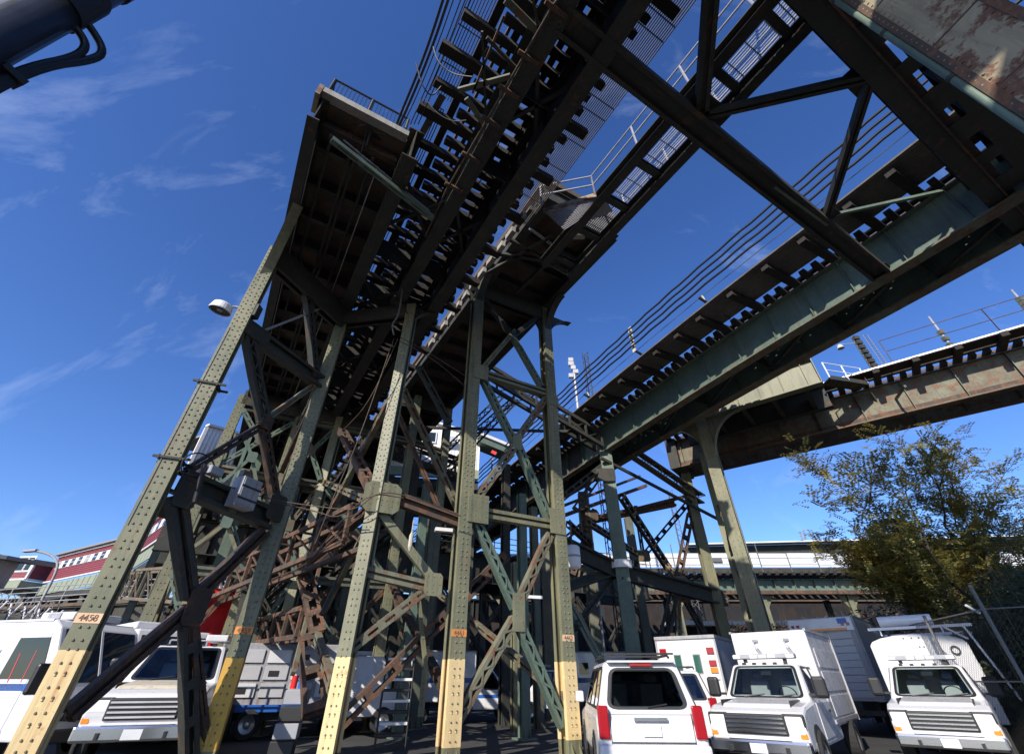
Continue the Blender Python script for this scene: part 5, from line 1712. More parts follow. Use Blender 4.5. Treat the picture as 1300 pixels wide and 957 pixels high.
obj('floor_deck', MB().prism([a0 + Z * (zb - .8) - nn * 4, a1 + Z * (zb - .8) - nn * 4, a1 + Z * (zb - 1.5) - nn * 4, a0 + Z * (zb - 1.5) - nn * 4], nn * 8), 'sooty_shade_steel', sb)
obj('roof', MB().prism([a0 + Z * (zl + .1) - nn * 4, lerp(a0, a1, .36) + Z * (zl + .1) - nn * 4, a1 + Z * (zr_ + .15) - nn * 4, a1 + Z * (zr_ + .05) - nn * 4, lerp(a0, a1, .36) + Z * zl - nn * 4, a0 + Z * zl - nn * 4], nn * 8), 'far_roof', sb)
wd = (a1 - a0).normalized()
q = Vector((P(541, 553, Y=YS).x, 0, 0)); 
def wallpt(px, py): 
    p = onplane(px, py, a0, nn); return p
c = wallpt(541, 555)
w_ = obj('window', MB().box3(c + nn * .06, wd * .78, nn * .03, Z * .42), 'window_glass', sb)
fr = MB()
for zz in (-.46, .46): fr.box3(c + nn * .08 + Z * zz, wd * .85, nn * .05, Z * .05)
for xx in (-.82, 0, .82): fr.box3(c + nn * .081 + wd * xx, wd * .04, nn * .05, Z * .42)
obj('frame', fr, 'white_trim', w_)
c = wallpt(571, 561)
ac = obj('air_conditioner', MB().box3(c + nn * .3, wd * .38, nn * .3, Z * .28), 'white_trim', sb)
obj('grille', MB().box3(c + nn * .605, wd * .33, nn * .01, Z * .22), 'grey_truck', ac)
# lower roof edge running right; red block stands in for a small red light
e0 = P(606, 556, Y=YS + 1); e1 = P(650, 574, Y=YS + 2)
obj('canopy', MB().beam(e0, e1, 2.0, .25), 'white_trim', sb)
obj('canopy_soffit', MB().beam(e0 - Z * .4, e1 - Z * .4, 1.6, .5), 'teal_steel', sb)
obj('red_light_block', MB().beam(P(624, 573, Y=YS), P(630, 576, Y=YS), .1, .25), 'red_truck', sb)
for k in (.05, .5, .95):
    for dd in (1, 5):
        q = lerp(a0, a1, k) - nn * dd
        column(q, q + Z * (zb - 1.5), 300, .5, .5, 'old_green_steel', sb, rivets=False)
# dark trussed footbridge in front of the building, level with its floor
fb = thing('truss_footbridge', 'dark trussed girder crossing in front of the white station building', 'footbridge', P(560, 590, Y=27))
truss('truss', P(490, 565, Y=25.5), P(600, 602, Y=26.5), 1.0, .8, 'sooty_shade_steel', 5, fb)
truss('truss', P(612, 472, Y=22), P(760, 560, Y=26), .9, .7, 'sooty_shade_steel', 7, fb)
obj('pipe', MB().tube([P(480, 541, Y=24), P(720, 548, Y=24)], .1, 8), 'sooty_shade_steel', fb)
for x0, y0, Y0, x1, y1, Y1 in ((545, 592, 26, 640, 500, 25), (565, 600, 26, 655, 508, 25), (590, 560, 25, 655, 505, 24)):
    brace('lace', P(x0, y0, Y=Y0), P(x1, y1, Y=Y1), .4, .3, -U, 'sooty_shade_steel', parent=fb, pitch=.5)
for px, Y in ((490, 25.5), (640, 26)):
    b = horiz(px, Y); column(b, Vector((b.x, b.y, P(px, 590, Y=Y).z)), 300, .4, .4, 'sooty_shade_steel', fb, rivets=False)

# ================================================================== STATION AT FAR LEFT
sl = thing('maroon_station', 'maroon clapboard elevated station house with a row of white framed windows at far left', 'station', Vector((-40, 50, 0)))
dz = 9.5
W = [P(57, 739, z=CAM_Z + dz), P(150, 720, z=CAM_Z + dz), P(214, 677, z=CAM_Z + dz)]
zt = CAM_Z + dz + 2.75
def clap(a, b, z0, z1, parent, mat='maroon_cladding', n=12):
    d = (b - a); d.z = 0; nn = d.cross(Z).normalized(); nn = nn if nn.y < 0 else -nn
    mb = MB()
    aa = Vector((a.x, a.y, 0)); bb = Vector((b.x, b.y, 0))
    mb.prism([aa + Z * z0 - nn * .1, bb + Z * z0 - nn * .1, bb + Z * z1 - nn * .1, aa + Z * z1 - nn * .1], nn * .1)
    o = obj('wall', mb, mat, parent)
    bd = MB(); h = (z1 - z0) / n
    for i in range(n):
        z = z0 + h * i
        bd.v += [aa + Z * z + nn * .03, bb + Z * z + nn * .03, bb + Z * (z + h) - nn * .02, aa + Z * (z + h) - nn * .02, aa + Z * z - nn * .03, bb + Z * z - nn * .03]
        k = len(bd.v) - 6
        bd.f += [(k, k + 1, k + 2, k + 3), (k, k + 4, k + 5, k + 1)]
    obj('clapboards', bd, mat, o)
    return nn, aa, bb
for i in range(2):
    a, b = W[i], W[i + 1]
    nn, aa, bb = clap(a, b, CAM_Z + dz, zt, sl)
    d = (bb - aa).normalized(); L = (bb - aa).length
    n = 9 if i == 0 else 8
    zc = CAM_Z + dz + 1.75
    obj('window_band', MB().box3((aa + bb) / 2 + nn * .05 + Z * zc, d * (L / 2 - .8), nn * .02, Z * .42), 'white_trim', sl)
    for k in range(n):
        q = aa + d * (1.4 + (L - 2.8) * k / (n - 1)) + Z * zc + nn * .09
        w_ = obj('window', MB().box3(q, d * .42, nn * .02, Z * .37), 'window_glass' if k % 4 else 'galvanised', sl)
        obj('sash_bar', MB().box3(q + nn * .022, d * .42, nn * .008, Z * .03), 'white_trim', w_)
    for z, h_ in ((CAM_Z + dz - .05, .07), (zt + .02, .08)):
        obj('trim', MB().box3((aa + bb) / 2 + nn * .1 + Z * z, d * (L / 2), nn * .08, Z * h_), 'white_trim', sl)
    obj('roof', MB().box3((aa + bb) / 2 - nn * 2.4 + Z * (zt + .25), d * (L / 2 + .2), nn * 2.9, Z * .1), 'far_roof', sl)
    npan = int(L / 1.3)
    for k in range(npan):
        q = aa + d * (L * (k + .5) / npan) + nn * .02 + Z * (CAM_Z + dz - .85)
        obj('fascia_panel', MB().box3(q, d * (L / npan / 2 - .06), nn * .05, Z * .55), 'pale_green_panel', sl)
    obj('floor', MB().box3((aa + bb) / 2 - nn * 2.4 + Z * (CAM_Z + dz - 1.8), d * (L / 2), nn * 2.4, Z * .3), 'sooty_shade_steel', sl)
    for k in range(5):
        q = aa + d * (L * (k + .3) / 5) - nn * .4
        column(q, q + Z * (CAM_Z + dz - 2.1), 290, .4, .4, 'old_green_steel', sl, rivets=False)
        q = q - nn * 4
        column(q, q + Z * (CAM_Z + dz - 2.1), 290, .4, .4, 'sooty_shade_steel', sl, rivets=False)
# the end house
dz2 = 9.7
eh = thing('maroon_house', 'small maroon elevated station wing with two white windows at the left edge', 'building', P(35, 735, z=CAM_Z + dz2))
E0, E1, E2 = P(2, 736, z=CAM_Z + dz2), P(33, 735, z=CAM_Z + dz2), P(60, 738, z=CAM_Z + dz2 + .1)
zt2 = P(45, 713, Y=E1.y).z
E0 = E0 + (E0 - E1) * .3
for a, b in ((E0, E1), (E1, E2)):
    nn, aa, bb = clap(a, b, CAM_Z + dz2, zt2, eh, n=10)
    d = (bb - aa).normalized(); L = (bb - aa).length
    obj('trim', MB().box3((aa + bb) / 2 + nn * .1 + Z * zt2, d * (L / 2), nn * .12, Z * .12), 'white_trim', eh)
    obj('trim', MB().box3((aa + bb) / 2 + nn * .1 + Z * (CAM_Z + dz2), d * (L / 2), nn * .1, Z * .1), 'white_trim', eh)
    if b is E1:
        for k, ww in ((.55, .6), (.82, .35)):
            q = aa + d * (L * k) + Z * (CAM_Z + dz2 + 1.7) + nn * .08
            w_ = obj('window', MB().box3(q, d * ww, nn * .02, Z * .7), 'window_glass', eh)
            obj('frame', MB().box3(q - nn * .03, d * (ww + .18), nn * .02, Z * .9), 'white_trim', w_)
        obj('corner_board', MB().box3(bb + Z * ((CAM_Z + dz2 + zt2) / 2) + nn * .05, d * .12, nn * .12, Z * ((zt2 - CAM_Z - dz2) / 2)), 'white_trim', eh)
mid = (E0 + E2) / 2 + Vector((-1, 4, 0))
obj('roof', MB().prism([Vector((E0.x - 1, E0.y, zt2 + .1)), Vector((E1.x, E1.y - .5, zt2 + .1)), Vector((E2.x + .5, E2.y - .3, zt2 + .1)), Vector((E2.x, E2.y + 5, zt2 + .1)), Vector((E0.x, E0.y + 8, zt2 + .1))], Z * .25), 'far_roof', eh)
obj('floor', MB().prism([Vector((E0.x - 1, E0.y - .4, CAM_Z + dz2 - .6)), Vector((E1.x, E1.y - .5, CAM_Z + dz2 - .6)), Vector((E2.x + .5, E2.y - .3, CAM_Z + dz2 - .6)), Vector((E2.x, E2.y + 5, CAM_Z + dz2 - .6)), Vector((E0.x, E0.y + 8, CAM_Z + dz2 - .6))], Z * .8), 'pale_green_panel', eh)
for p in (E0, E1, E2):
    b = Vector((p.x, p.y + 1, 0)); column(b, b + Z * (CAM_Z + dz2 - 1), 290, .5, .5, 'old_green_steel', eh, rivets=False)
# grey roof slab at the extreme left
gh = thing('grey_annex', 'grey flat roofed annex at the extreme left edge beside the maroon wing', 'building', P(5, 725, Y=44))
g0 = P(-60, 735, Y=42); g1 = P(-14, 736, Y=44)
obj('wall', MB().prism([Vector((g0.x, g0.y, 6)), Vector((g1.x, g1.y, 6)), Vector((g1.x, g1.y, P(18, 705, Y=44).z)), Vector((g0.x, g0.y, P(0, 705, Y=42).z))], Vector((-.5, 4, 0))), 'galvanised', gh)
obj('roof', MB().prism([Vector((g0.x, g0.y - .5, P(0, 704, Y=42).z + .1)), Vector((g1.x + .8, g1.y - .5, P(0, 704, Y=42).z + .1)), Vector((g1.x + .8, g1.y + 5, P(0, 704, Y=42).z + .4)), Vector((g0.x, g0.y + 5, P(0, 704, Y=42).z + .4))], Z * .3), 'far_roof', gh)
obj('leg', MB().box3(Vector((g1.x - 1, g1.y + 1, 3)), Vector((.25, 0, 0)), Vector((0, .25, 0)), Z * 3), 'old_green_steel', gh)
# low deck below the station, with railing, crossing to the viaduct
ld = thing('low_deck', 'low dark track deck with pipe railing below the maroon station', 'viaduct', Vector((-34, 36, 0)))
q0, q1 = P(-30, 772, Y=40), P(230, 772, Y=34)
zq = P(60, 772, Y=38).z
q0.z = q1.z = zq
girder(q0 - Z * .8, q1 - Z * .8, 1.5, .5, 'sooty_shade_steel', ld)
obj('deck_slab', MB().beam(q0 + Z * .1 + Vector((0, 2, 0)), q1 + Z * .1 + Vector((0, 2, 0)), 4.4, .2), 'sooty_concrete', ld)
railing([q0 + Z * .2, q1 + Z * .2], ld, 1.25, 3.2, (1.0, .72, .45, .2), .035, 'galvanised')
for k in range(6):
    q = lerp(q0, q1, (k + .4) / 6); b = Vector((q.x, q.y + 1, 0))
    column(b, b + Z * (zq - 1.5), 290, .4, .4, 'old_green_steel', ld, rivets=False)
# street lamp
bl = horiz(48, 30.0)
sp = thing('street_lamp', 'grey curved arm street lamp in front of the maroon station', 'street lamp', bl)
pts = [bl, P(57, 775, Y=30), P(72, 742, Y=30), P(75, 720, Y=30), P(70, 708, Y=29.9), P(60, 702, Y=29.8), P(45, 699, Y=29.7)]
obj('lamp_post', MB().tube(smooth_path([Vector((bl.x, bl.y, 0))] + [Vector((P(74, 730, Y=30).x - .1, 30, z)) for z in (2, 5)] + pts[3:], 2), .07, 10), 'galvanised', sp)
e = pts[-1]
obj('lamp_head', MB().box3(e + Vector((-.3, 0, 0)), Vector((.4, 0, .03)), Vector((0, .14, 0)), Z * .07), 'galvanised', sp, bevel=.03)
# razor wire fence
rz_ = thing('razor_wire_fence', 'mesh fence topped with coils of razor wire behind the white truck at left', 'fence', Vector((-19, 20, 0)))
r0, r1 = P(-40, 762, Y=20), P(70, 780, Y=22.5)
for k in range(7):
    q = lerp(r0, r1, k / 6); b = Vector((q.x, q.y, 0))
    obj('post', MB().tube([b, b + Z * (q.z - .3)], .04, 6), 'galvanised', rz_)
    arm = MB().tube([b + Z * (q.z - .3), b + Vector((.35, -.1, q.z + .15))], .035, 6); arm.tube([b + Z * (q.z - .3), b + Vector((-.3, .1, q.z + .15))], .035, 6)
    obj('post_arm', arm, 'white_enamel', rz_)
mb = MB(); pts = []
Ln = (r1 - r0).length; turns = int(Ln / .22)
for i in range(turns * 10):
    k = i / (turns * 10); an = i / 10 * 6.283
    pts.append(lerp(r0, r1, k) + Vector((0, .34 * math.cos(an), .34 * math.sin(an) + .1)))
mb.tube(pts, .014, 3, False)
obj('razor_coil', mb, 'razor_wire', rz_)
mb = MB()
for i in range(26):
    z = .2 + i * .11
    if z < r0.z - .3: mb.tube([Vector((r0.x, r0.y, z)), Vector((r1.x, r1.y, z))], .006, 3, False)
for i in range(120):
    q = lerp(r0, r1, i / 120); mb.tube([Vector((q.x, q.y, .1)), Vector((q.x, q.y, q.z - .3))], .006, 3, False)
obj('mesh_wire', mb, 'grey_cable', rz_, kind='stuff')
# distant poles with antennas above the deck
for px, py0, py1, Y, lab, kind in ((727, 540, 455, 34, 'short antenna mast with clustered panels above the right viaduct', 0), (742, 545, 449, 36, 'dark lattice antenna tower above the right viaduct', 1), (849, 730, 622, 60, 'thin grey lattice radio mast seen between the far columns', 2)):
    top = P(px, py1, Y=Y); b = Vector((top.x, Y, 0))
    m_ = thing('antenna_mast', lab, 'mast', b)
    zb_ = 0
    if kind == 0:
        obj('mast_pole', MB().tube([b, top], .12, 6), 'galvanised', m_)
        mb = MB()
        for i in range(5): mb.box3(top + Vector((random.uniform(-.4, .4), 0, -.2 - .45 * i)), Vector((.22, 0, 0)), Vector((0, .15, 0)), Z * .2)
        obj('antenna_panels', mb, 'grey_truck', m_)
    else:
        mb = MB(); r_ = .32 if kind == 1 else .4
        for sx, sy in ((-1, -1), (1, -1), (0, 1)): mb.tube([b + Vector((sx * r_, sy * r_, 0)), top + Vector((sx * r_ * .8, sy * r_ * .8, 0))], .05, 4)
        n = int(top.z / .7)
        for i in range(n):
            z = top.z * i / n
            mb.beam(b + Vector((-r_, -r_, z)), b + Vector((r_, -r_, z + top.z / n)), .05, .05); mb.beam(b + Vector((r_, -r_, z)), b + Vector((0, r_, z + top.z / n)), .05, .05)
        obj('lattice', mb, 'sooty_shade_steel' if kind == 1 else 'grey_cable', m_)
# ================================================================== VEHICLES (x forward, y left, in each vehicle's own frame)
def v3(x, y, z): return Vector((x, y, z))
def wheel(root, x, y, r, wd):
    ax = v3(0, 1 if y > 0 else -1, 0)
    c = v3(x, y, r)
    t = MB()
    prof = [(r * .62, -wd / 2), (r * .93, -wd / 2), (r, -wd * .32), (r, wd * .32), (r * .93, wd / 2), (r * .62, wd / 2)]
    lathe(t, c, ax, prof, 22, False)
    o = obj('wheel', t, 'tyre_rubber', root, smooth=False)
    rm = lathe(MB(), c, ax, [(r * .64, wd * .42), (r * .58, wd * .30), (r * .3, wd * .22), (r * .16, wd * .40), (.01, wd * .42)], 18, True)
    rim = obj('rim', rm, 'silver_rim', o)
    return o
FRS = []
class Frustum:
    def __init__(s, b0, b1, t0, t1, z0, z1, h0, h1):
        s.__dict__.update(locals())
        s.holes = {'L': [], 'R': [], 'F': [], 'B': []}
        FRS.append(s)
    def mesh(s, mb):
        mb.fr = s
        n = len(mb.v)
        mb.v += [v3(s.b0, -s.h0, s.z0), v3(s.b1, -s.h0, s.z0), v3(s.b1, s.h0, s.z0), v3(s.b0, s.h0, s.z0), v3(s.t0, -s.h1, s.z1), v3(s.t1, -s.h1, s.z1), v3(s.t1, s.h1, s.z1), v3(s.t0, s.h1, s.z1)]
        for q in ((0,3,2,1),(4,5,6,7),(0,1,5,4),(1,2,6,5),(2,3,7,6),(3,0,4,7)): mb.f.append(tuple(n + i for i in q))
        return mb
    def pt(s, face, u, v):
        if face in ('L', 'R'):
            k = 1 if face == 'L' else -1
            a = lerp(v3(s.b0, k * s.h0, s.z0), v3(s.b1, k * s.h0, s.z0), u); b = lerp(v3(s.t0, k * s.h1, s.z1), v3(s.t1, k * s.h1, s.z1), u)
        elif face == 'F':
            a = v3(s.b1, lerp_f(-s.h0, s.h0, u), s.z0); b = v3(s.t1, lerp_f(-s.h1, s.h1, u), s.z1)
        else:
            a = v3(s.b0, lerp_f(-s.h0, s.h0, u), s.z0); b = v3(s.t0, lerp_f(-s.h1, s.h1, u), s.z1)
        return lerp(a, b, v)
    def pane(s, face, u0, u1, v0, v1, root, mat='window_glass', name='window', rnd=.08):
        c = [(u0, v0), (u1, v0), (u1, v1), (u0, v1)]
        pts = []
        for i in range(4):
            a, b, d_ = c[i - 1], c[i], c[(i + 1) % 4]
            du, dv = (u1 - u0) * rnd, (v1 - v0) * rnd * 1.6
            def toward(p, q): return (p[0] + max(-du, min(du, q[0] - p[0])), p[1] + max(-dv, min(dv, q[1] - p[1])))
            e0, e1 = toward(b, a), toward(b, d_)
            for k in range(5):
                t_ = k / 4
                pts.append(tuple((1 - t_) ** 2 * e0[m] + 2 * t_ * (1 - t_) * b[m] + t_ * t_ * e1[m] for m in (0, 1)))
        P3 = [s.pt(face, u, v) for u, v in pts]
        n = (P3[7] - P3[2]).cross(P3[12] - P3[2]).normalized()
        cen = v3((s.b0 + s.b1) / 2, 0, (s.z0 + s.z1) / 2)
        if n.dot(P3[0] - cen) < 0: n = -n
        iu, iv = (u1 - u0) * .04, (v1 - v0) * .06
        s.holes[face].append((u0 + iu, u1 - iu, v0 + iv, v1 - iv))
        cm = sum(P3, Vector()) / len(P3)
        outl = [p + n * .012 + (p - cm).normalized() * .03 for p in P3]
        inl = [p + n * .012 - (p - cm).normalized() * .035 for p in P3]
        rim = MB(); k = len(P3)
        rim.v = outl + inl + [p - n * .016 for p in outl]
        for i in range(k):
            j = (i + 1) % k
            rim.f += [(i, j, k + j, k + i), (i, 2 * k + i, 2 * k + j, j)]
        mb = MB(); mb.v = [p + n * .006 for p in P3]; mb.f = [tuple(range(k))]
        o = obj(name, mb, 'clear_glass' if mat == 'blue_glass' else 'tinted_glass', root)
        obj('seal', rim, 'black_plastic', o, fixn=True)
        return o
def lerp_f(a, b, k): return a + (b - a) * k
def slab(x0, x1, y0, y1, z0, z1):
    return MB().box3(v3((x0 + x1) / 2, (y0 + y1) / 2, (z0 + z1) / 2), v3((x1 - x0) / 2, 0, 0), v3(0, (y1 - y0) / 2, 0), v3(0, 0, (z1 - z0) / 2))
def profile(pts, hw):
    return MB().prism([v3(x, 0, z) for x, z in pts], v3(0, 2 * hw, 0))
def place(label, cat, name, x, y, hdg, group=None):
    """hdg: the way the vehicle points, degrees counter-clockwise from +X"""
    return thing(name, label, cat, (x, y, 0), R(hdg), group, local=True)
def lightbar(root, x, z, w):
    x += .3; z += .05
    o = obj('light_bar', slab(x - .14, x + .14, -w / 2, w / 2, z, z + .11), 'crate_grey', root, bevel=.03)
    for k in range(7):
        y = -w / 2 + .1 + (w - .2) * k / 6
        obj('lamp', slab(x - .145, x + .150, y - .085, y + .085, z + .02, z + .09), ('clear_lens', 'crate_grey', 'clear_lens', 'clear_lens', 'clear_lens', 'crate_grey', 'clear_lens')[k], o)
    for y in (-w * .32, w * .32): obj('foot', slab(x - .05, x + .05, y - .04, y + .04, z - .07, z), 'black_plastic', o)
def utility_truck(root, k=1.0, box=None, paint='white_truck', bar=True, open_bed=False, hoodmat=None, tall=1.0):
    hw = .98 * k
    zb, zh, zr = .48 * k, 1.22 * k * tall, 1.95 * k * tall
    f = 2.55 * k
    obj('body', profile([(-1.1 * k, zb), (f, zb), (f + .06 * k, .85 * k), (f - .05 * k, zh - .14 * k), (f - .35 * k, zh - .04 * k), (1.2 * k, zh + .04 * k), (-1.1 * k, zh + .03 * k)], hw), paint, root, bevel=.06 * k)
    obj('hood', profile([(1.25 * k, zh - .05), (f - .25 * k, zh - .08), (f - .35 * k, zh + .0), (1.15 * k, zh + .085 * k)], hw * .72), hoodmat or paint, root, bevel=.04 * k)
    fr = Frustum(-1.05 * k, 1.28 * k, -.85 * k, .55 * k, zh + .02, zr, hw - .02, hw * .80)
    cabo = obj('cab', fr.mesh(MB()), paint, root, bevel=.07 * k)
    fr.pane('F', .07, .93, .10, .93, root, 'blue_glass', 'windshield')
    for side in 'LR':
        d = obj('door', slab(-.45 * k, 1.0 * k, (hw if side == 'L' else -hw - .012), (hw + .012 if side == 'L' else -hw), zb + .12, zh), paint, root, bevel=.005)
        obj('handle', slab(-.3 * k, -.1 * k, (hw + .012 if side == 'L' else -hw - .04), (hw + .04 if side == 'L' else -hw - .012), zh - .2, zh - .15), 'black_plastic', d)
        fr.pane(side, .45, .90, .12, .90, root, 'window_glass', 'window')
        fr.pane(side, .06, .38, .12, .90, root, 'window_glass', 'window')
        sg = 1 if side == 'L' else -1
        m_ = obj('mirror', slab(1.02 * k, 1.2 * k, sg * (hw + .22 * k) - .14 * k, sg * (hw + .22 * k) + .14 * k, zh + .08 * k, zh + .48 * k), 'black_plastic', root, bevel=.06 * k)
        obj('mirror_arm', slab(1.06 * k, 1.12 * k, min(sg * (hw - .05), sg * (hw + .2)), max(sg * (hw - .05), sg * (hw + .2)), zh + .12 * k, zh + .17 * k), 'black_plastic', m_)
        obj('headlight_bezel', slab(f - .06 * k, f + .04 * k, sg * hw * .78 - .21 * k, sg * hw * .78 + .21 * k, .79 * k, 1.07 * k), 'black_plastic', root, bevel=.03)
        obj('hood_seam', slab(1.2 * k, f - .3 * k, sg * hw * .735 - .008, sg * hw * .735 + .008, zh - .1, zh + .058), 'black_plastic', root)
        obj('headlight', slab(f - .05 * k, f + .055 * k, sg * hw * .78 - .18 * k, sg * hw * .78 + .18 * k, .82 * k, 1.04 * k), 'clear_lens', root, bevel=.04 * k)
        obj('marker', slab(f - .06 * k, f + .045 * k, sg * hw * .9 - .07 * k, sg * hw * .9 + .07 * k, .68 * k, .79 * k), 'amber_lens', root, bevel=.02)
        obj('wheel_arch', lathe(MB(), v3(1.75 * k, sg * (hw + .004), .42 * k), v3(0, sg, 0), [(.47 * k, -.02), (.47 * k, .012), (.41 * k, .012)], 20, True), 'black_plastic', root)
        wheel(root, 1.75 * k, sg * (hw - .06), .40 * k, .26 * k)
        wheel(root, (-2.5 if box or open_bed else -1.9) * k, sg * (hw - .06), .40 * k, .30 * k)
    g = obj('grille', slab(f - .02 * k, f + .08 * k, -.62 * k, .62 * k, .72 * k, 1.06 * k), 'black_plastic', root, bevel=.03)
    for i in range(4): obj('grille_bar', slab(f + .06 * k, f + .10 * k, -.58 * k, .58 * k, (.755 + .075 * i) * k, (.785 + .075 * i) * k), 'chrome' if not hoodmat else 'grey_truck', g)
    obj('bumper', slab(f - .05 * k, f + .2 * k, -hw, hw, .42 * k, .66 * k), 'chrome', root, bevel=.05)
    pl_ = obj('front_plate', slab(f + .2 * k, f + .215 * k, -.16 * k, .16 * k, .45 * k, .6 * k), 'pale_parapet', root)
    for bx_ in (-.55, .55): obj('tow_hook', slab(f + .18 * k, f + .26 * k, bx_ * k - .03, bx_ * k + .03, .46 * k, .56 * k), 'black_plastic', root)
    obj('wiper', MB().tube([fr.pt('F', .62, .08) + v3(.03, 0, .02), fr.pt('F', .86, .16) + v3(.03, 0, .02)], .012, 5), 'black_plastic', root)
    obj('wiper', MB().tube([fr.pt('F', .25, .08) + v3(.03, 0, .02), fr.pt('F', .5, .16) + v3(.03, 0, .02)], .012, 5), 'black_plastic', root)
    if bar: lightbar(root, .05 * k, zr + .06, 1.5 * k)
    for i in range(5): obj('roof_marker', slab(.42 * k, .52 * k, (-.5 + .25 * i) * k - .04, (-.5 + .25 * i) * k + .04, zr - .01, zr + .04), 'black_plastic', root)
    obj('chassis', slab(-4.4 * k if box or open_bed else -2.6 * k, 2.2 * k, -.45 * k, .45 * k, .42 * k, .62 * k), 'black_plastic', root)
    return fr
def box_body(root, x0, x1, hw, z0, z1, mat='white_truck', curved=False):
    if curved:
        pts = []
        for i in range(9):
            a = math.pi * i / 8
            pts.append(v3(0, hw * math.cos(a) if i not in (0, 8) else hw * math.cos(a), z1 - .26 + .26 * math.sin(a)))
        poly = [v3((x0 + x1) / 2, p.y, p.z) for p in pts] + [v3((x0 + x1) / 2, -hw, z0), v3((x0 + x1) / 2, hw, z0)]
        b = obj('box_body', MB().prism(poly, v3(x1 - x0, 0, 0)), mat, root, bevel=.03)
    else:
        b = obj('box_body', slab(x0, x1, -hw, hw, z0, z1), mat, root, bevel=.04)
        for sg in (-1, 1):
            obj('corner_post', slab(x0 - .01, x0 + .06, sg * hw - .035, sg * hw + .035, z0, z1 + .012), 'galvanised', b)
            obj('roof_rail', slab(x0, x1, sg * hw - .03, sg * hw + .03, z1 - .03, z1 + .03), 'galvanised', b)
    return b

# -- white SUV seen from behind
r = place('white sport utility vehicle seen from behind, right of the tower', 'car', 'parked_car', 2.72, 13.1, 86)
hw = .98
obj('body', profile([(-2.55, .45), (2.5, .42), (2.55, .8), (2.4, 1.02), (1.15, 1.14), (-2.45, 1.14), (-2.58, .95)], hw), 'white_truck', r, bevel=.08)
fr = Frustum(-2.47, 1.25, -2.22, .35, 1.12, 1.93, hw - .03, .72)
obj('cab', fr.mesh(MB()), 'white_truck', r, bevel=.10)
fr.pane('B', .10, .90, .10, .84, r, 'window_glass', 'rear_window', .14)
fr.pane('F', .08, .92, .08, .92, r, 'blue_glass', 'windshield')
for side in 'LR':
    for u0, u1 in ((.03, .24), (.28, .52), (.56, .88)): fr.pane(side, u0, u1, .10, .86, r)
    sg = 1 if side == 'L' else -1
    obj('tail_light', slab(-2.62, -2.5, sg * .86 - .1, sg * .86 + .1, .78, 1.25), 'red_lens', r, bevel=.03)
    obj('roof_rail', MB().tube([v3(-1.9, sg * .66, 1.99), v3(-1.8, sg * .66, 2.03), v3(.1, sg * .66, 2.03), v3(.2, sg * .66, 1.97)], .022, 6), 'black_plastic', r)
    m_ = obj('mirror', slab(.95, 1.1, sg * 1.08 - .1, sg * 1.08 + .1, 1.2, 1.42), 'white_truck', r, bevel=.04)
    for x in (-1.55, 1.6):
        obj('wheel_arch', lathe(MB(), v3(x, sg * (hw + .003), .4), v3(0, sg, 0), [(.45, -.02), (.45, .012), (.4, .012)], 20, True), 'black_plastic', r)
        wheel(r, x, sg * (hw - .08), .38, .24)
    obj('door_handle', slab(-.35, -.15, sg * hw - .02, sg * hw + .03, 1.0, 1.04), 'chrome', r)
obj('high_brake_light', slab(-2.33, -2.27, -.22, .22, 1.84, 1.885), 'red_lens', r, bevel=.01)
obj('spoiler', slab(-2.36, -2.15, -.66, .66, 1.895, 1.935), 'white_truck', r, bevel=.018)
for y in (-.62, .62): obj('cross_bar', slab(-1.6 + y, -1.54 + y, -.7, .7, 2.03, 2.06), 'black_plastic', r)
obj('bumper', slab(-2.68, -2.45, -hw, hw, .45, .72), 'white_truck', r, bevel=.06)
for sgy in (-1, 1): obj('body_seam', slab(-2.575, -2.56, sgy * .74 - .006, sgy * .74 + .006, .5, 1.14), 'black_plastic', r)
obj('tailgate_seam', slab(-2.60, -2.56, -.74, .74, .735, .747), 'black_plastic', r)
obj('tailgate_handle', slab(-2.60, -2.56, -.3, .3, 1.03, 1.08), 'chrome', r)
pl_ = obj('licence_plate', slab(-2.60, -2.58, -.16, .16, .82, .98), 'pale_parapet', r)
obj('wiper', MB().tube([fr.pt('B', .5, .12) - v3(.03, 0, 0), fr.pt('B', .3, .18) - v3(.03, 0, 0)], .012, 5), 'black_plastic', r)
obj('bumper', slab(2.4, 2.62, -hw, hw, .42, .7), 'white_truck', r, bevel=.06)
# -- small white car half hidden beside it
r = place('white car half hidden between the sport utility vehicle and the white utility truck', 'car', 'parked_car', 5.15, 18.0, 80)
hw = .92
obj('body', profile([(-2.4, .42), (2.35, .4), (2.4, .75), (2.2, .98), (1.1, 1.12), (-2.3, 1.15), (-2.42, .9)], hw), 'white_truck', r, bevel=.08)
fr = Frustum(-2.2, 1.15, -1.7, .3, 1.12, 1.86, hw - .03, .68)
obj('cab', fr.mesh(MB()), 'white_truck', r, bevel=.10)
fr.pane('B', .1, .9, .1, .88, r, 'window_glass', 'rear_window'); fr.pane('F', .1, .9, .1, .88, r, 'blue_glass', 'windshield')
for side in 'LR':
    for u0, u1 in ((.05, .3), (.34, .6), (.64, .92)): fr.pane(side, u0, u1, .10, .86, r, 'blue_glass')
    sg = 1 if side == 'L' else -1
    obj('tail_light', slab(-2.44, -2.2, sg * .8 - .1, sg * .8 + .1, .9, 1.25), 'red_lens', r, bevel=.03)
    for x in (-1.45, 1.5): wheel(r, x, sg * (hw - .07), .36, .22)
    obj('roof_rail', MB().tube([v3(-1.5, sg * .6, 1.9), v3(-1.4, sg * .6, 1.95), v3(0, sg * .6, 1.95)], .02, 6), 'black_plastic', r)
    obj('cross_bar', slab(-.6 + sg * .4, -.54 + sg * .4, -.65, .65, 1.95, 1.98), 'black_plastic', r)
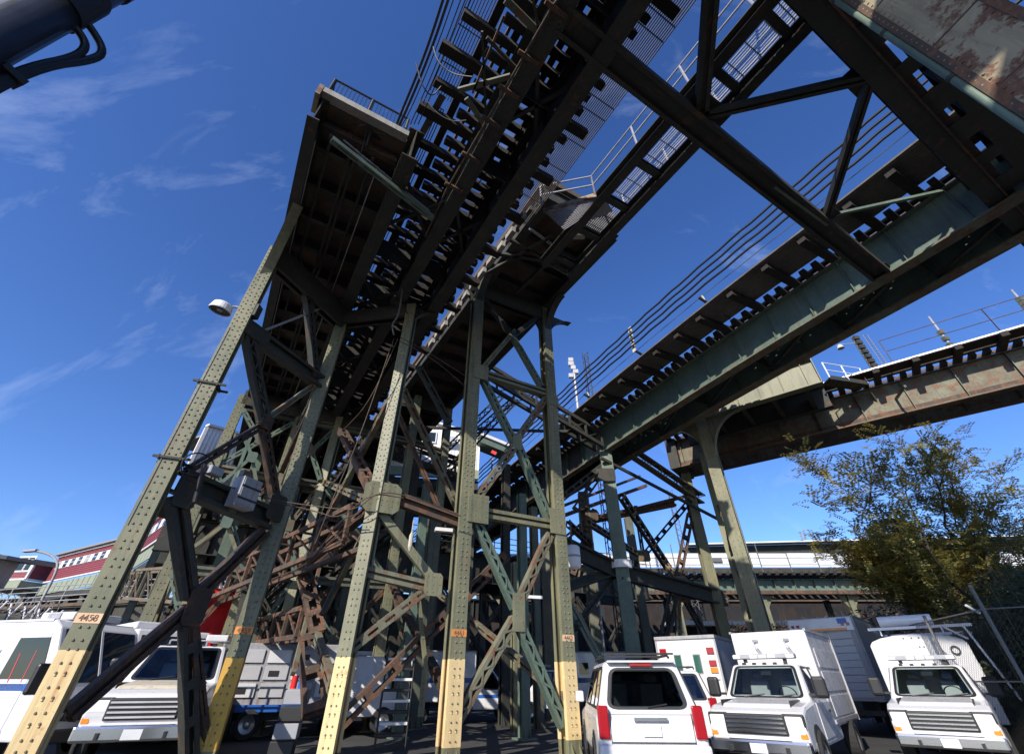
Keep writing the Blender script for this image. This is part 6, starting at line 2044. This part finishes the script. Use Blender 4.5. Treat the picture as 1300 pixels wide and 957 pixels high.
obj('bumper', slab(-2.52, -2.3, -hw, hw, .42, .68), 'white_truck', r, bevel=.05)
# -- white box ambulance seen from behind
r = place('white box ambulance seen from behind with two narrow green door windows', 'ambulance', 'ambulance', 8.15, 22.8, 57)
bb = box_body(r, -2.6, 1.6, 1.13, .78, 2.98, 'white_truck')
obj('side_panel', slab(-2.4, 1.5, -1.136, -1.13, .9, 2.85), 'grey_truck', bb)
obj('roof_cap', slab(-2.66, 1.62, -1.17, 1.17, 2.9, 3.02), 'galvanised', bb, bevel=.02)
for y in (-.36, .36):
    d = obj('door', slab(-2.645, -2.6, y - .345, y + .345, .95, 2.72), 'white_truck', r, bevel=.012)
    obj('window', slab(-2.665, -2.64, y - .12, y + .12, 1.85, 2.4), 'green_glass', d)
    obj('frame', slab(-2.655, -2.63, y - .145, y + .145, 1.82, 2.43), 'galvanised', d)
    obj('handle', slab(-2.68, -2.64, y * .3 - .06, y * .3 + .06, 1.5, 1.56), 'chrome', d)
obj('vent', slab(-2.665, -2.63, .05, .25, 1.55, 1.72), 'black_plastic', r)
for y in (-.9, .9):
    for z, h_, mt in ((2.42, .2, 'red_lens'), (2.05, .18, 'red_lens'), (1.85, .16, 'amber_lens'), (1.66, .14, 'clear_lens')):
        obj('tail_lamp', slab(-2.66, -2.6, y - .13, y + .13, z, z + h_), mt, r, bevel=.012)
obj('step_bumper', slab(-2.95, -2.6, -1.05, 1.05, .55, .7), 'chrome', r, bevel=.02)
fr = Frustum(1.5, 3.2, 1.5, 2.4, 1.2, 2.05, .98, .8)
obj('cab', fr.mesh(MB()), 'white_truck', r, bevel=.06); fr.pane('F', .08, .92, .1, .9, r, 'blue_glass', 'windshield')
obj('body', profile([(1.4, .5), (4.3, .5), (4.3, 1.1), (3.2, 1.24), (1.4, 1.24)], .98), 'white_truck', r, bevel=.05)
for sg in (-1, 1):
    fr.pane('L' if sg > 0 else 'R', .3, .85, .1, .85, r)
    wheel(r, 3.5, sg * .92, .4, .26); wheel(r, -1.0, sg * .98, .4, .32)
obj('chassis', slab(-2.5, 4, -.45, .45, .42, .7), 'black_plastic', r)
# -- white utility truck facing the camera with a tall cap
r = place('white utility truck with a light bar and a tall flat fronted cap facing the camera', 'truck', 'utility_truck', 6.8, 14.3, 231)
utility_truck(r, 1.0, True)
bx = box_body(r, -4.3, -.62, .98, .72, 2.72)
obj('rub_rail', slab(-4.3, -.6, -1.01, 1.01, .78, .86), 'galvanised', bx)
for y in (-.35, .45):
    lt = MB()
    lt.beam(v3(-.60, y, 2.52), v3(-.55, y + .02, 2.5), .14, .05)
    lt.tube([v3(-.56, y - .04, 2.5), v3(-.52, y - .02, 2.35), v3(-.52, y + .10, 2.18), v3(-.52, y + .14, 2.18), v3(-.53, y + .02, 2.38)], .014, 6)
    obj('hood_latch', lt, 'crate_grey', bx)
for z in (1.1, 1.6, 2.1):
    obj('side_locker', slab(-4.0, -1.0, .98, .995, z - .2, z + .22), 'white_truck', bx, bevel=.01)
# -- large box truck behind, rear shutter towards the camera
r = place('grey sided box truck with a white headboard and roller shutter rear, second from right', 'truck', 'box_truck', 15.6, 24.6, 46)
bx = box_body(r, -3.6, 3.0, 1.25, 1.0, 3.75, 'grey_truck')
obj('headboard', slab(-3.68, -3.6, -1.22, 1.22, 3.25, 3.72), 'white_truck', bx, bevel=.02)
obj('amber_bar', slab(-3.72, -3.66, -.95, .95, 3.27, 3.35), 'amber_lens', bx)
for y in (-1.05, -.85, .85, 1.05): obj('marker_lamp', slab(-3.70, -3.66, y - .06, y + .06, 3.42, 3.52), 'red_lens', bx, bevel=.01)
obj('logo_plate', slab(-3.69, -3.66, -1.05, -.7, 3.5, 3.68), 'blue_stripe', bx)
for i in range(9):
    obj('shutter_slat', slab(-3.64, -3.605, -1.02, 1.02, 1.1 + .235 * i, 1.32 + .235 * i), 'grey_truck', bx, bevel=.012)
for sg in (-1, 1): obj('door_post', slab(-3.67, -3.6, sg * 1.14 - .08, sg * 1.14 + .08, 1.0, 3.3), 'galvanised', bx)
obj('side_panel', slab(-3.4, 2.8, -1.262, -1.25, 1.15, 3.6), 'galvanised', bx)
obj('bumper', slab(-3.95, -3.6, -1.1, 1.1, .6, .75), 'black_plastic', r)
fr = Frustum(3.1, 5.0, 3.1, 4.4, 1.4, 2.5, 1.0, .85)
obj('cab', fr.mesh(MB()), 'white_truck', r, bevel=.06); fr.pane('F', .08, .92, .1, .9, r, 'blue_glass', 'windshield')
obj('body', slab(3.0, 6.1, -1.0, 1.0, .55, 1.42), 'white_truck', r, bevel=.08)
for sg in (-1, 1):
    wheel(r, 5.2, sg * .95, .45, .28); wheel(r, -1.8, sg * .98, .48, .5)
    fr.pane('L' if sg > 0 else 'R', .2, .85, .1, .85, r)
obj('chassis', slab(-3.6, 5.5, -.45, .45, .5, 1.0), 'black_plastic', r)
# -- white truck at far right with roof rack
r = place('white truck with a curved cap, light bar and ladder rack at lower right', 'truck', 'utility_truck', 11.5, 15.1, 229)
utility_truck(r, 1.0, True)
bx = box_body(r, -4.3, -.62, 1.16, .72, 2.72, 'white_truck', curved=True)
ring = lathe(MB(), v3(-.60, .82, 2.30), v3(1, 0, 0), [(.11, 0), (.11, .03), (.075, .03), (.075, 0)], 18, False)
obj('hose_ring', ring, 'black_plastic', bx)
for y, z in ((-.25, 2.62), (-.05, 2.62), (.12, 2.62), (.05, 2.4), (.15, 2.4)): obj('bolt', slab(-.61, -.595, y - .015, y + .015, z - .015, z + .015), 'black_plastic', bx)
rk = MB()
rk.beam(v3(-.7, -1.05, 2.88), v3(-.7, 1.45, 2.88), .05, .07)
rk.tube([v3(-.7, 1.25, 2.9), v3(-.66, 1.45, 2.0), v3(-.6, 1.62, 1.2)], .03, 6); rk.tube([v3(-.7, .75, 2.9), v3(-.66, 1.22, 2.55)], .03, 6)
rk.tube([v3(-3.9, 1.25, 2.88), v3(-.7, 1.25, 2.88)], .03, 6); rk.tube([v3(-3.9, -1.0, 2.88), v3(-.7, -1.0, 2.88)], .03, 6)
rk.beam(v3(-3.9, -1.05, 2.88), v3(-3.9, 1.45, 2.88), .05, .07)
for y in (-.75, .75):
    for x in (-.7, -3.9): rk.beam(v3(x, y, 2.7), v3(x, y, 2.88), .04, .04, v3(1, 0, 0))
obj('ladder_rack', rk, 'white_enamel', r)
aw = MB().tube([v3(-1.0, -.72, 3.08), v3(-1.0, .62, 3.08)], .14, 14)
obj('rolled_awning', aw, 'white_enamel', r, smooth=False)
obj('rack_chock', slab(-1.08, -.92, -.82, -.74, 2.9, 3.25), 'rusty_steel', r)
obj('side_locker', slab(-4.0, -1.0, 1.16, 1.175, 1.0, 2.0), 'white_truck', bx, bevel=.01)
# -- white step van at far left
r = place('white step van with a blue stripe and raked windshield at the far left edge', 'van', 'step_van', -14.1, 15.2, -14)
hw = 1.12
obj('body', profile([(-3.4, .5), (3.35, .5), (3.5, 1.0), (3.45, 1.5), (2.75, 2.72), (2.45, 2.9), (-3.4, 2.95)], hw), 'white_truck', r, bevel=.05)
wsh = MB().prism([v3(3.42, -.98, 1.58), v3(3.42, .98, 1.58), v3(2.78, .98, 2.68), v3(2.78, -.98, 2.68)], v3(.03, 0, .018))
ws = obj('windshield', wsh, 'blue_glass', r, fixn=True)
obj('pillar', MB().prism([v3(3.42, -.03, 1.58), v3(3.42, .03, 1.58), v3(2.78, .03, 2.68), v3(2.78, -.03, 2.68)], v3(.05, 0, .03)), 'white_truck', ws, fixn=True)
for sg in (-1, 1):
    y0, y1 = (hw, hw + .012) if sg > 0 else (-hw - .012, -hw)
    obj('blue_band', slab(-3.38, 3.3, y0, y1, 1.42, 1.56), 'blue_stripe', r)
    d = obj('door', slab(1.35, 2.6, y0, y1, .65, 2.6), 'white_truck', r, bevel=.005)
    sw = MB().prism([v3(1.6, sg * (hw + .014), 1.65), v3(3.0, sg * (hw + .014), 1.65), v3(2.62, sg * (hw + .014), 2.5), v3(1.6, sg * (hw + .014), 2.5)], v3(0, .012, 0))
    obj('window', sw, 'window_glass', d)
    vp = obj('vent_panel', slab(.3, 1.15, y0 - (.008 if sg < 0 else 0), y1 + (.008 if sg > 0 else 0), 1.75, 2.25), 'grey_truck', r)
    for i in range(6): obj('louvre', slab(.34, 1.11, y0 - .02 if sg < 0 else y0, y1 + (.02 if sg > 0 else 0), 1.78 + .075 * i, 1.80 + .075 * i), 'galvanised', vp)
    obj('small_window', slab(-.75, -.25, y0 - (.006 if sg < 0 else 0), y1 + (.006 if sg > 0 else 0), 2.35, 2.72), 'window_glass', r)
    m_ = obj('mirror', slab(3.25, 3.4, sg * 1.42 - .16, sg * 1.42 + .16, 1.35, 1.95), 'black_plastic', r, bevel=.06)
    obj('mirror_arm', MB().tube([v3(3.1, sg * 1.1, 1.9), v3(3.3, sg * 1.42, 1.85)], .02, 6), 'black_plastic', m_)
    obj('headlight', slab(3.4, 3.53, sg * .8 - .16, sg * .8 + .16, .85, 1.1), 'clear_lens', r, bevel=.03)
    wheel(r, 2.3, sg * 1.02, .42, .28); wheel(r, -2.2, sg * 1.02, .42, .4)
    obj('roof_gutter', slab(-3.4, 2.4, sg * hw - .02, sg * hw + .03, 2.86, 2.91), 'white_truck', r)
obj('roof_unit', slab(1.2, 2.4, -.7, .7, 2.93, 3.12), 'white_truck', r, bevel=.05)
obj('roof_hatch', slab(1.5, 1.95, -.73, -.69, 2.96, 3.09), 'galvanised', r)
obj('bumper', slab(3.4, 3.62, -hw, hw, .45, .7), 'black_plastic', r, bevel=.03)
obj('grille', slab(3.45, 3.53, -.55, .55, .85, 1.25), 'black_plastic', r)
rod = MB().tube([v3(3.0, -1.3, 1.75), v3(2.9, -1.36, .3)], .012, 5)
tag(obj('pole_marker', MB().tube([P(9, 866, Y=12), P(26, 829, Y=12)], .012, 5), 'pink_rod'), 'thin pink marker rod in front of the white step van', 'rod')
tag(obj('pole_marker', MB().tube([P(26, 866, Y=12), P(47, 825, Y=12)], .01, 5), 'pink_rod'), 'second thin pink rod nearer the leftmost column base', 'rod')
# -- white ambulance behind the first column
r = place('white ambulance with blue stripe and amber lamp just right of the leftmost column', 'ambulance', 'ambulance', -13.5, 19.6, -38)
hw = 1.15
obj('body', profile([(-3.2, .55), (2.6, .55), (2.75, 1.4), (2.25, 3.0), (-3.2, 3.1)], hw), 'white_truck', r, bevel=.06)
obj('windshield', MB().prism([v3(2.72, -1.0, 1.55), v3(2.72, 1.0, 1.55), v3(2.32, 1.0, 2.82), v3(2.32, -1.0, 2.82)], v3(.03, 0, .012)), 'blue_glass', r, fixn=True)
for sg in (-1, 1):
    y0, y1 = (hw, hw + .012) if sg > 0 else (-hw - .012, -hw)
    obj('blue_band', slab(-3.1, 2.4, y0, y1, 1.45, 1.68), 'blue_stripe', r)
    d = obj('door', slab(1.1, 2.1, y0, y1, .7, 2.8), 'white_truck', r, bevel=.005)
    obj('window', slab(1.2, 2.05, y0 - .008 if sg < 0 else y0, y1 + (.008 if sg > 0 else 0), 1.8, 2.6), 'window_glass', d)
    m_ = obj('mirror', slab(2.5, 2.75, sg * 1.45 - .2, sg * 1.45 + .2, 1.7, 2.15), 'white_enamel', r, bevel=.08)
    obj('mirror_arm', MB().tube([v3(2.4, sg * 1.12, 2.0), v3(2.6, sg * 1.45, 2.0)], .025, 6), 'black_plastic', m_)
    obj('turn_lamp', lathe(MB(), v3(2.72, sg * .95, 1.18), v3(1, 0, 0), [(.14, 0), (.12, .06), (.02, .08)], 14, True), 'amber_lens', r)
    wheel(r, 1.7, sg * 1.02, .45, .3); wheel(r, -2.0, sg * 1.02, .45, .45)
obj('bumper', slab(2.6, 2.9, -hw, hw, .5, .8), 'black_plastic', r, bevel=.03)
obj('roof_box', slab(-2.0, 1.0, -.9, .9, 3.08, 3.3), 'white_truck', r, bevel=.04)
# -- large white conventional truck under the left bracing
r = place('large white bonneted truck with tall hood behind the crossed left braces', 'truck', 'bonneted_truck', -9.9, 16.6, 290)
utility_truck(r, 1.22, None, 'white_truck', bar=False, open_bed=True, hoodmat='cream_coping', tall=1.03)
b = obj('headache_rack', MB(), 'galvanised', r) if False else None
rk = MB()
for y in (-1.1, -.55, 0, .55, 1.1): rk.tube([v3(-1.6, y, 1.1), v3(-1.6, y, 2.7)], .03, 6)
for z in (1.5, 2.1, 2.7): rk.tube([v3(-1.6, -1.1, z), v3(-1.6, 1.1, z)], .03, 6)
obj('guard_rack', rk, 'galvanised', r)
obj('flat_bed', slab(-5.4, -1.6, -1.2, 1.2, .95, 1.15), 'black_plastic', r)
obj('vent_box', slab(-.7, .5, .3, .9, 2.58, 2.75), 'white_truck', r, bevel=.03)
mm = lathe(MB(), v3(1.9, 1.5, 1.95), v3(1, .2, 0), [(.02, -.06), (.2, -.05), (.24, 0), (.2, .05), (.02, .06)], 16, False)
obj('round_mirror', mm, 'black_plastic', r)
# -- red truck with its hood tilted open
r = place('red truck with its long hood tilted up behind the rusty brace node', 'truck', 'red_truck', -14.0, 24.5, 300)
obj('chassis', slab(-4, 3.4, -.5, .5, .7, 1.0), 'black_plastic', r)
fr = Frustum(-1.6, .7, -1.5, .4, 1.9, 2.95, 1.1, .95)
obj('body', slab(-1.7, .9, -1.12, 1.12, .9, 1.95), 'red_truck', r, bevel=.08)
obj('cab', fr.mesh(MB()), 'red_truck', r, bevel=.08)
fr.pane('F', .06, .94, .08, .9, r, 'blue_glass', 'windshield')
for s_ in 'LR': fr.pane(s_, .2, .9, .1, .88, r)
hd = MB().prism([v3(3.4, 0, 1.7), v3(3.85, 0, 1.9), v3(3.0, 0, 4.7), v3(2.2, 0, 4.95), v3(2.25, 0, 3.9), v3(2.75, 0, 2.9), v3(2.6, 0, 2.2)], v3(0, 1.9, 0))
h_ = obj('hood', hd, 'red_truck', r, bevel=.10, fixn=True)
text_on('letter', 'P', .55, v3(2.95, -.962, 3.2), v3(1, 0, 0), v3(0, 0, 1), 'white_enamel', r)
obj('engine', slab(1.0, 2.4, -.45, .45, 1.0, 1.9), 'black_plastic', r)
obj('hood_strut', MB().tube([v3(1.6, -.8, 1.3), v3(2.6, -.8, 3.0)], .04, 6), 'chrome', r)
obj('fender', slab(2.2, 3.6, -1.12, 1.12, .75, 1.35), 'red_truck', r, bevel=.1)
for sg in (-1, 1):
    wheel(r, 2.6, sg * .98, .52, .3); wheel(r, -2.6, sg * .98, .52, .5)
    obj('exhaust_stack', MB().tube([v3(-1.8, sg * 1.0, 1.0), v3(-1.8, sg * 1.0, 4.0)], .08, 10), 'chrome', r)
# -- service body with drawers and ladder rack behind second column
r = place('silver service truck body with open parts drawers and hanging chains behind the second column', 'truck', 'service_truck', -9.2, 21.2, 20)
bx = obj('service_body', slab(-1.3, 2.6, -1.0, 1.0, .9, 2.75), 'galvanised', r, bevel=.03)
for i in range(4):
    for j in range(3):
        x = -.85 + i * .95
        d = obj('drawer', slab(x - .4, x + .4, -1.06, -1.0, 1.15 + .5 * j, 1.55 + .5 * j), 'grey_truck' if (i + j) % 3 else 'white_truck', bx, bevel=.01)
        if (i * 2 + j) % 3 == 0: obj('drawer_slot', slab(x - .25, x + .1, -1.075, -1.05, 1.25 + .5 * j, 1.42 + .5 * j), 'black_plastic', d)
for k in range(4):
    ch = MB()
    for i in range(14): ch.box3(v3(-1.5 - .12 * k, -1.05, 2.65 - i * .11), v3(.03 if i % 2 else .012, 0, 0), v3(0, .012 if i % 2 else .03, 0), v3(0, 0, .055))
    obj('hanging_chain', ch, 'silver_rim', r)
obj('sill', slab(-1.9, 2.8, -1.1, 1.1, .75, .95), 'blue_stripe', r)
obj('chassis', slab(-2.2, 4.2, -.5, .5, .5, .75), 'black_plastic', r)
fr = Frustum(2.7, 4.4, 2.7, 4.0, 1.3, 2.4, 1.0, .85)
obj('cab', fr.mesh(MB()), 'white_truck', r, bevel=.06); fr.pane('F', .08, .92, .1, .9, r, 'blue_glass', 'windshield')
obj('body', slab(2.65, 5.2, -1.0, 1.0, .55, 1.32), 'white_truck', r, bevel=.06)
for sg in (-1, 1):
    wheel(r, 4.2, sg * .95, .42, .28); wheel(r, -.4, sg * .95, .42, .4)
# -- white van behind the fourth column
r = place('white van with a bright glint on its windshield behind the fourth column', 'van', 'white_van', -7.3, 25.5, 285)
fr = Frustum(-2.9, 1.6, -2.8, .9, 1.25, 2.55, 1.0, .88)
obj('body', profile([(-3.0, .5), (2.6, .5), (2.65, 1.0), (2.4, 1.2), (1.6, 1.3), (-3.0, 1.3)], 1.02), 'white_truck', r, bevel=.06)
obj('cab', fr.mesh(MB()), 'white_truck', r, bevel=.08)
fr.pane('F', .06, .94, .08, .92, r, 'blue_glass', 'windshield')
for s_ in 'LR': fr.pane(s_, .68, .92, .1, .88, r)
obj('grille', slab(2.6, 2.68, -.6, .6, .75, 1.0), 'black_plastic', r)
for sg in (-1, 1):
    obj('headlight', slab(2.5, 2.68, sg * .8 - .14, sg * .8 + .14, .85, 1.05), 'clear_lens', r, bevel=.03)
    wheel(r, 1.7, sg * .95, .37, .24); wheel(r, -1.9, sg * .95, .37, .24)
obj('roof_sign', slab(.2, .6, -.8, .8, 2.56, 2.72), 'white_enamel', r, bevel=.03)
# -- two white blue-striped ambulances beyond the tower
for x, y, h, lab, cab_ in ((-3.4, 29.0, 8, 'white ambulance with a blue stripe parked broadside beyond the tower legs', True), (4.0, 30.0, 176, 'white blue striped truck half hidden behind the right leg of the tower', True)):
    r = place(lab, 'ambulance', 'ambulance', x, y, h)
    bx = box_body(r, -2.6, 1.4, 1.1, .8, 2.85)
    for sg in (-1, 1):
        y0, y1 = (1.1, 1.112) if sg > 0 else (-1.112, -1.1)
        obj('blue_band', slab(-2.55, 1.35, y0, y1, 1.55, 1.75), 'blue_stripe', bx)
        d = obj('door', slab(-.3, .5, y0, y1, .95, 2.6), 'white_truck', bx, bevel=.004)
        obj('window', slab(-.15, .35, y0 - .006 if sg < 0 else y0, y1 + (.006 if sg > 0 else 0), 1.9, 2.4), 'window_glass', d)
        wheel(r, 3.0, sg * .92, .4, .26); wheel(r, -1.2, sg * .98, .4, .34)
    fr = Frustum(1.4, 3.1, 1.4, 2.3, 1.2, 2.1, .98, .8)
    obj('cab', fr.mesh(MB()), 'white_truck', r, bevel=.06); fr.pane('F', .08, .92, .1, .9, r, 'blue_glass', 'windshield')
    for s_ in 'LR': fr.pane(s_, .3, .88, .1, .88, r)
    obj('body', profile([(1.3, .5), (4.0, .5), (4.05, 1.05), (3.0, 1.24), (1.3, 1.24)], .98), 'white_truck', r, bevel=.05)
    obj('blue_band', slab(1.4, 3.9, -.992, -.98, .95, 1.08), 'blue_stripe', r)
    lightbar(r, 1.7, 2.15, 1.5)
# crates and coloured tins by the fourth column, rack of tyres
p = horiz(505, 17.5)
sk = thing('parts_rack', 'black rack of stacked white edged trays beside the fourth column base', 'rack', p)
for i in range(8):
    obj('tray', MB().box3(p + Z * (.35 + .26 * i), Vector((.42, .1, 0)), Vector((-.08, .3, 0)), Z * .035), 'white_enamel' if i % 2 else 'black_plastic', sk, bevel=.01)
for sx in (-1, 1):
    for sy in (-1, 1): obj('rack_post', MB().tube([p + Vector((.42 * sx - .08 * sy, .1 * sx + .3 * sy, 0)), p + Vector((.42 * sx - .08 * sy, .1 * sx + .3 * sy, 2.5))], .025, 6), 'black_plastic', sk)
p = horiz(378, 16.0)
cn = thing('crate_stack', 'dark crates with a red and a blue tin on top between the yellow bases', 'crates', p)
for i, mt in enumerate(('black_plastic', 'crate_grey', 'black_plastic', 'crate_grey')):
    obj('crate', MB().box3(p + Vector((.0 + .03 * i, 0, .18 + .36 * i)), Vector((.3, .05, 0)), Vector((-.05, .25, 0)), Z * .16), mt, cn, bevel=.015)
for k, mt in enumerate(('red_truck', 'blue_stripe')):
    obj('tin', MB().tube([p + Vector((-.1 + .22 * k, 0, 1.44)), p + Vector((-.1 + .22 * k, 0, 1.74))], .09, 12), mt, cn)

# cut the window openings into every cab and furnish what shows through the glass
for f in FRS:
    mb = MB(); idx = {}
    def vid(p):
        key = (round(p.x, 4), round(p.y, 4), round(p.z, 4))
        if key not in idx: idx[key] = len(mb.v); mb.v.append(p)
        return idx[key]
    us_all = {}
    vs_ = sorted({0.0, 1.0} | {round(x, 4) for fc_ in 'LRFB' for h in f.holes[fc_] for x in h[2:]})
    for fc_ in 'LRFB':
        us = sorted({0.0, 1.0} | {round(x, 4) for h in f.holes[fc_] for x in h[:2]})
        us_all[fc_] = us
        for i in range(len(us) - 1):
            for j in range(len(vs_) - 1):
                cu, cv = (us[i] + us[i + 1]) / 2, (vs_[j] + vs_[j + 1]) / 2
                if any(h[0] < cu < h[1] and h[2] < cv < h[3] for h in f.holes[fc_]): continue
                q = [vid(f.pt(fc_, u_, v_)) for u_, v_ in ((us[i], vs_[j]), (us[i + 1], vs_[j]), (us[i + 1], vs_[j + 1]), (us[i], vs_[j + 1]))]
                mb.f.append(tuple(q) if fc_ in 'RF' else tuple(reversed(q)))
    ring = [vid(f.pt('R', u_, 1.0)) for u_ in us_all['R']] + [vid(f.pt('F', u_, 1.0)) for u_ in us_all['F'][1:]] + [vid(f.pt('L', u_, 1.0)) for u_ in reversed(us_all['L'][:-1])] + [vid(f.pt('B', u_, 1.0)) for u_ in reversed(us_all['B'][1:-1])]
    mb.f.append(tuple(ring))
    old = f.cab.data
    f.cab.data = mesh_of('cab', mb, f.mat, f.c)
    bm = bmesh.new(); bm.from_mesh(f.cab.data); bmesh.ops.recalc_face_normals(bm, faces=bm.faces); bm.to_mesh(f.cab.data); bm.free()
    bpy.data.meshes.remove(old)
    L_ = f.b1 - f.b0; H_ = f.z1 - f.z0; r_ = f.root
    obj('cab_floor', slab(f.b0 + .04, f.b1 - .06, -f.h0 + .06, f.h0 - .06, f.z0 + .005, f.z0 + .02), 'black_plastic', r_)
    obj('dashboard', slab(f.b1 - .5, f.b1 - .12, -f.h0 + .1, f.h0 - .1, f.z0 + .02, f.z0 + .10 * H_ + .03), 'crate_grey', r_, bevel=.02)
    rows_ = [f.b1 - 1.25] if L_ < 2.6 else [f.b1 - 1.25, f.b1 - 2.15]
    for x in rows_:
        for y in (-.38, .38):
            st_ = obj('seat', MB().prism([v3(x, y, f.z0 + .02), v3(x + .12, y, f.z0 + .02), v3(x - .02, y, f.z0 + .55 * H_), v3(x - .12, y, f.z0 + .55 * H_)], v3(0, .46, 0)), 'grey_truck', r_, bevel=.03, fixn=True)
            obj('headrest', slab(x - .13, x - .03, y - .13, y + .13, f.z0 + .58 * H_, f.z0 + .76 * H_), 'crate_grey', st_, bevel=.03)
    ax_ = v3(-.75, 0, .66).normalized()
    obj('steering_wheel', lathe(MB(), v3(f.b1 - .66, .38, f.z0 + .14 * H_ + .03), ax_, [(.19, -.015), (.205, 0), (.19, .015), (.175, 0), (.19, -.015)], 20, False), 'black_plastic', r_)
    obj('paper', slab(f.b1 - .42, f.b1 - .2, -.62, -.30, f.z0 + .10 * H_ + .032, f.z0 + .10 * H_ + .036), 'white_enamel', r_)
    obj('rear_view_mirror', slab(f.t1 - .02, f.t1 + .03, -.12, .12, f.z1 - .22, f.z1 - .14), 'black_plastic', r_)
